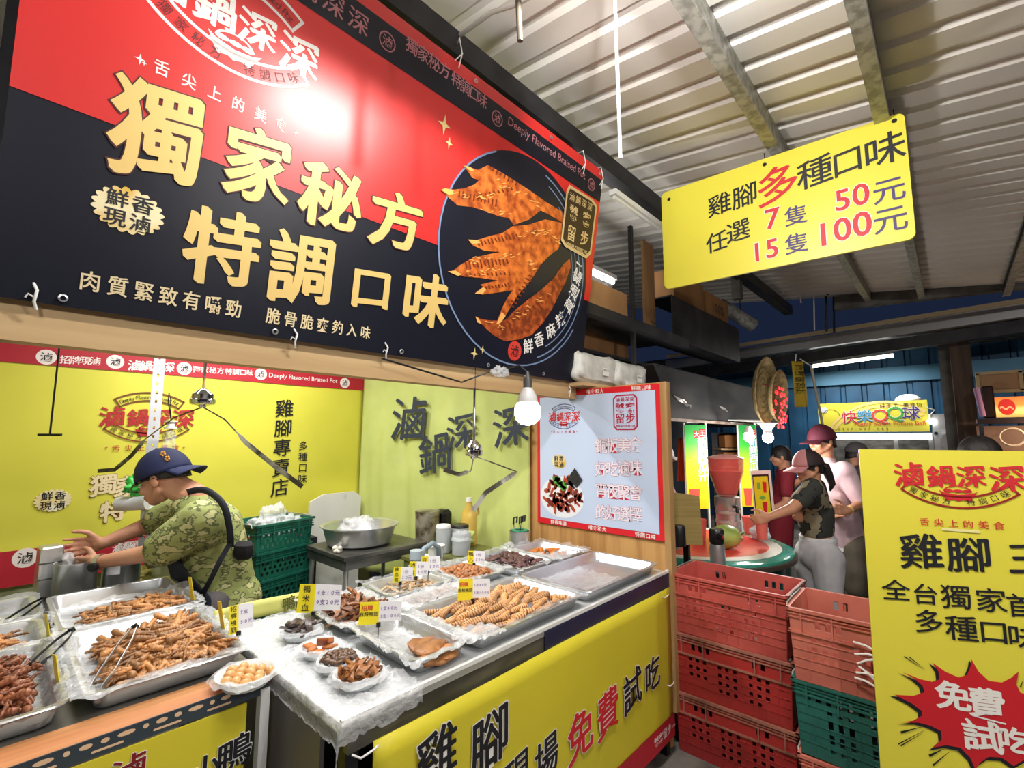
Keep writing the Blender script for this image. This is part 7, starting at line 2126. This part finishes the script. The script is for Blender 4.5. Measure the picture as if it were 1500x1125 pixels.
F_.text('english_lettering', [('Happy Sweet Potato Ball', wd_ * .66, hh_ * .28, .085)], mat('stall_ink_2'), 2, 'medium')
F_.text('upper_lettering', [(ch, wd_ * .62 + i * .075 + (.05 if i > 2 else 0), hh_ * .86, .07) for i, ch in enumerate('純手工美食坊')], BLACK_INK, 2, 'plain')
F_.text('phone_lettering', [(ch, wd_ * .20 + i * .055, hh_ * .10, .05) for i, ch in enumerate('0937-037-088')], BLACK_INK, 2, 'plain')
F_.rows('rainbow', [F_.arcs((wd_ * .62, -.35), .72, .76, radians(52), radians(148), 24), F_.arcs((wd_ * .62, -.35), .78, .82, radians(52), radians(150), 24)], mat('pale_rainbow', S(236, 206, 120), .5), 1)
F_.disc('grey_face', (wd_ * .06, hh_ * .78), .05, .05, mat('pale_grey_ink', S(196, 200, 206), .5), 2)
F_.rows('grey_scribble', [F_.arcs((wd_ * .13, hh_ * .55), .11, .118, radians(0), radians(180), 14)], mat('olive_ink', S(140, 136, 50), .5), 2)
t = thing('food_stall', 'stainless food stall cabinet under the yellow coloured sign', 'stall', (XS + .35, (a.y + b.y) / 2, 0))
MB().box((0, 0, .45), (.7, wd_, .9)).build('cabinet', STEEL_DULL, t)
MB().box((-.30, 0, a.z - .07), (.16, wd_ * 1.02, .10)).build('light_bar', mat('frosted_bar', S(236, 240, 240), .4, emit=(1, 1, 1), estr=.9), t)
MB().box((.3, 0, 1.25), (.03, wd_, .75)).build('rear_panel', STEEL_DULL, t)
for y_ in (-wd_ / 2, wd_ / 2, -.28): MB().box((-.3, y_, 1.25), (.05, .05, .75)).build('upright', WHITE_PAINT, t)
q = on(1383, 630, 'x', 9.25)
t = thing('steel_cabinet', 'stainless steel machine with a lit face right of the yellow coloured sign', 'machine', (9.5, q.y - .03, 0))
MB().box((0, 0, .95), (.5, .32, 1.9)).build('cabinet_body', STEEL, t, bevel=.01)
MB().box((-.255, 0, 1.62), (.01, .31, .12)).build('control_strip', mat('pale_strip_panel', S(214, 220, 224), .3), t)
for i in range(4): MB().cyl((-.258, -.12 + .08 * i, 1.62), (-.275, -.12 + .08 * i, 1.62), .022, n=12).build('knob', BLACK_PLASTIC if i == 3 else WHITE_PLASTIC, t, smooth=50)
c = on(1364, 617, 'x', 9.05)
t = thing('light_bulb', 'small bright bulb at the right end of the yellow coloured sign', 'light bulb', tuple(c))
MB().ell((0, 0, 0), .045, 16, 10).build('globe', BULB, t, smooth=180); MB().cyl((0, 0, .03), (0, 0, .10), .02).build('housing', WHITE_PLASTIC, t); MB().tube([(0, 0, .09), (.0, -.05, .16), (0, .05, .2)], .008, 6).build('cord', WHITE_PLASTIC, t, smooth=60)
q = on(1330, 586, 'x', 9.4)
t = thing('rice_bag', 'white dome shaped bundle on top of the yellow coloured sign', 'bundle', tuple(q - ZU * .04))
MB().lathe([(0, .13), (.08, .12), (.15, .07), (.17, 0), (0, 0)], n=20).build('bundle', WRAP, t, smooth=180)
# leaning pole with a hand-written yellow pennant
a = W(1188, 536, 6.3); b = W(1203, 612, 6.3); b2 = W(1215, 680, 6.3)
t = thing('pole', 'thin pale pole carrying a handwritten yellow pennant', 'pole', tuple(b2))
MB().tube([a - b2, b - b2, Vector((0, 0, 0)), Vector((0, 0, -b2.z))], .016, 8).build('shaft', mat('pale_pole', S(196, 190, 176), .4), t, smooth=60)
MB().tube([a - b2, W(1172, 526, 6.3) - b2], .008, 6).build('cord', WHITE_PLASTIC, t, smooth=60)
pa = W(1164, 596, 6.3); pb = W(1182, 598, 6.3); tp = W(1164, 528, 6.3).z - pa.z
t = thing('pennant', 'handwritten yellow pennant hanging near the woven baskets', 'pennant', tuple(pa), atan2(pb.y - pa.y, pb.x - pa.x))
wd_ = (pb - pa).length
MB().grid(lambda u, v: (wd_ * u + .012 * sin(v * 4), .012 * sin(u * 5 + v * 4), tp * v), 8, 14).build('cloth', mat('mustard_cloth', S(206, 176, 52), .7), t, solid=.003, smooth=180)
Y_ = Sign(t, .016)
Y_.text('pennant_lettering', [(ch, wd_ * (.32 if i % 2 else .70), tp * (.86 - .13 * (i // 2)), .075) for i, ch in enumerate('手工地瓜球每份五十元')], BLACK_INK, 1, 'kai')
MB().tube([(wd_ * .3, 0, tp), (wd_ * .4, 0, tp + .1)], .006, 6).build('string', WHITE_PLASTIC, t)
# right stall
q0 = on(1431, 548, 'x', 8.4); q1 = on(1497, 572, 'x', 8.4)
t = thing('framed_panel', 'tan framed panel on the blue wall at the right edge', 'panel', (8.4, (q0.y + q1.y) / 2, q1.z), -pi / 2)
wd_ = q0.y - q1.y; hh_ = q0.z - q1.z
MB().box((0, 0, hh_ / 2), (wd_, .02, hh_)).build('panel', mat('tan_panel', S(186, 154, 118), .7), t)
MB().box((0, -.02, hh_), (wd_ + .03, .05, .035)).box((0, -.02, 0), (wd_ + .03, .05, .035)).box((-wd_ / 2, -.02, hh_ / 2), (.035, .05, hh_)).box((wd_ / 2, -.02, hh_ / 2), (.035, .05, hh_)).build('frame', mat('cream_wood', S(206, 186, 142), .6), t)
q0 = on(1436, 566, 'x', 8.0); q1 = on(1460, 612, 'x', 8.0)
t = thing('speaker_box', 'dark brown box with small bolts left of the glowing orange sign', 'box', (8.1, (q0.y + q1.y) / 2, q1.z), -pi / 2)
MB().rbox((0, 0, (q0.z - q1.z) / 2), (q0.y - q1.y, .16, q0.z - q1.z), .015).build('box_body', mat('dark_brown_box', S(52, 34, 34), .6), t)
a = on(1430, 568, 'x', 7.85); b = on(1440, 610, 'x', 7.85)
tag(MB().tube([a, b], .028, 12).build('roll', mat('lilac_paper', S(214, 160, 206), .5), smooth=60), 'lilac paper roll leaning on the dark brown box', 'roll')
q0 = on(1457, 582, 'x', 7.9); q1 = on(1530, 610, 'x', 7.9)
t = thing('lit_sign', 'glowing orange sign with a red oval at the right edge', 'sign', (7.9, q0.y, q1.z), -pi / 2)
wd_ = q0.y - q1.y; hh_ = q0.z - q1.z
MB().box((wd_ / 2, .04, hh_ / 2), (wd_, .08, hh_)).build('light_box', gradient_mat('orange_lit_print', [(0, S(250, 196, 90)), (1, S(232, 120, 50)), (.35, S(252, 220, 130)), (.6, S(240, 150, 60))], 2, 0, hh_), t)
bs = bpy.data.materials['orange_lit_print'].node_tree; pb_ = bs.nodes['Principled BSDF']; pb_.inputs['Emission Strength'].default_value = .7
bs.links.new([n for n in bs.nodes if n.type == 'VALTORGB'][0].outputs['Color'], pb_.inputs['Emission Color'])
O_ = Sign(t, .001)
O_.disc('red_oval', (wd_ * .24, hh_ * .5), wd_ * .19, hh_ * .40, mat('oval_red', S(206, 40, 24), .4, emit=S(206, 40, 24), estr=.6), 1)
O_.rows('pale_stripes', [[(wd_ * (.09 + .03 * j), hh_ * (.50 + .06 * sin(j * 1.1))) for j in range(11)] + [(wd_ * (.09 + .03 * j), hh_ * (.40 + .06 * sin(j * 1.1))) for j in range(10, -1, -1)]], mat('stripe_peach', S(246, 180, 120), .4, emit=S(246, 180, 120), estr=.5), 2)
q0 = on(1440, 614, 'x', 7.8)
t = thing('food_cart', 'cluttered food cart with a dark shelf at the right edge', 'cart', (8.1, q0.y - .6, 0))
MB().box((0, 0, q0.z - .02), (.5, 1.3, .05)).build('shelf', mat('dark_brown_box'), t)
MB().box((0, 0, .45), (.5, 1.3, .9)).build('cart_body', STEEL_DULL, t)
MB().box((.24, 0, 1.3), (.02, 1.3, .8)).build('rear_panel', mat('warm_panel', S(170, 132, 110), .5), t)
for y_ in (-.62, .62): MB().box((-.2, y_, 1.3), (.04, .04, .9)).build('upright', STEEL_DARK, t)
rr = random.Random(12)
for i, lab in enumerate(('red and white carton on the food cart at the right edge', 'pale carton second on the food cart at the right edge', 'tall cream container on the food cart at the right edge')):
    y_ = q0.y - .22 - .17 * i
    tag(MB().rbox((8.0, y_, .9 + .20 + .05 * i), (.14, .13, .40 + .1 * i), .01).build('carton', (mat('print_red_white', S(206, 150, 140), .5, 0, S(236, 226, 216), 9), mat('paper_label'), mat('cream_ink'))[i]), lab, 'carton')
q = on(1482, 640, 'x', 7.95)
tag(MB().lathe([(.10, -.012), (.112, 0), (.10, .012), (.09, 0), (.10, -.012)], (7.9, q.y, q.z), 26, rot=Matrix.Rotation(pi / 2, 3, 'Y')).build('ring_light', mat('cream_ring', S(232, 214, 190), .4), smooth=60), 'cream ring shaped thing standing on the food cart', 'ring')
lamp('light_food_cart', Vector((7.7, q0.y - .5, q0.z - .15)), 8, (1, .7, .45), .05)

# ================================================================== UNDER THE NEAR ROOF
def strip_(px0, px1, z_off=0): pass
a = W(901, 8, 1.75); b = W(909, 232, 1.75)
tag(MB().tube([a + (a - b) * .9, a, b], .0065, 8).build('hanging_rod', WHITE_PAINT, smooth=60), 'long thin white rod hanging from the roof near the banner', 'rod', 'rods under the roof')
a = W(759, 0, 1.55); b = W(762, 60, 1.55)
tag(MB().tube([a + (a - b) * 3.2, a, b], .0095, 8).build('hanging_rod', mat('brown_pipe', S(112, 104, 92), .4, .4), smooth=60), 'short dark rod end hanging from the roof above the banner', 'rod', 'rods under the roof')
mb = MB(); mb.tube([on(668, 56, 'z', 3.36), on(690, 40, 'z', 3.36), on(720, 18, 'z', 3.38), on(752, 8, 'z', 3.36), on(790, -12, 'z', 3.35)], .010, 8)
tag(mb.build('roof_cable', mat('pale_cable', S(190, 188, 182), .5), smooth=60), 'pale cable looped along the roof sheet above the banner', 'cable')
for k_, (px_, y0, y1) in enumerate(((1147, 395, 430), (1173, 388, 444), (1193, 385, 484), (1211, 390, 486), (1222, 392, 488))):
    a = W(px_ - 2, y0 - 12, 6.4); b = W(px_, y1, 6.4)
    tag(MB().tube([Vector((a.x, a.y, ZR(a.y))), a, b], .008 if k_ < 3 else .012, 6).build('hanging_string', WHITE_PLASTIC if k_ < 3 else BLACK_PLASTIC, smooth=60), ('leftmost and shortest pale string hanging below the yellow price sign', 'second pale string from the left below the yellow price sign', 'longest pale string below the yellow price sign', 'dark cord left of its twin below the yellow price sign', 'rightmost dark cord below the yellow price sign')[k_], 'string', 'strings below the price sign')
lp2 = Vector(LIGHTS['roof_lamp'][0]) + ZU * .06  # body of the bulb added for the roof light
t = thing('light_bulb', 'unseen bare bulb added to light the near roof above the hooded tube lamp', 'light bulb', tuple(lp2))
MB().lathe([(0, -.05), (.026, -.044), (.040, -.02), (.042, .0), (.032, .03)], n=24).build('globe', BULB, t, smooth=60)
MB().lathe([(.034, .028), (.030, .06), (.018, .085), (0, .085)], n=20).build('housing', WHITE_PLASTIC, t, smooth=50)
MB().tube([(0, 0, .08), (0, 0, ZR(lp2.y) - lp2.z)], .005, 6).build('cord', BLACK_PLASTIC, t, smooth=60)
t = thing('tube_lamp', 'tube lamp under a sheet metal hood shaped to shade the banner top, hung from the roof before the banner', 'lamp', (1.0, TUBE_Y, TUBE_Z))
MB().box((0, .12, .0885), (.50, .004, .217)).box((0, -.12, .03), (.50, .004, .08)).box((0, 0, .068), (.50, .24, .004)).build('hood', WHITE_PAINT, t)  # tall front plate added to keep the roof bulb's light off the banner top
MB().cyl((-.23, 0, .05), (.23, 0, .05), .012, n=10).build('tube', TUBE, t, smooth=60)
for s_ in (-1, 1): MB().tube([(s_ * .24, 0, .066), (s_ * .24, 0, ZR(TUBE_Y) - TUBE_Z - .01)], .003, 6).build('hanger', STEEL_DARK, t, smooth=60)
# tube fixtures along the beams
a = on(897, 275, 'y', 1.50); b = on(966, 336, 'y', 1.50)
t = thing('tube_fixture', 'unlit white tube fixture under the dark beam right of the banner', 'lamp', tuple((a + b) / 2))
MB().box((0, 0, 0), ((b - a).length, .05, .035)).build('fixture', WHITE_PAINT, t); MB().cyl((-(b - a).length / 2 + .02, 0, -.028), ((b - a).length / 2 - .02, 0, -.028), .012, n=10).build('tube', mat('unlit_tube', S(220, 222, 220), .3), t, smooth=60)
a = on(852, 404, 'y', 2.3); b = on(886, 398, 'y', 2.3)
t = thing('fluorescent_lamp', 'short lit fluorescent tube seen right of the banner edge', 'lamp', tuple((a + b) / 2))
MB().cyl((-.34, 0, 0), (.34, 0, 0), .020, n=10).build('tube', TUBE, t, smooth=60); MB().box((0, 0, .045), (.72, .07, .04)).build('fixture', WHITE_PAINT, t)
MB().tube([(0, 0, .06), (0, 0, ZR(2.3) - (a.z + b.z) / 2)], .006, 6).build('hanger', STEEL_DARK, t)
lamp('light_next_stall', (a + b) / 2 - ZU * .12, 10, (1, .97, .92), .06)
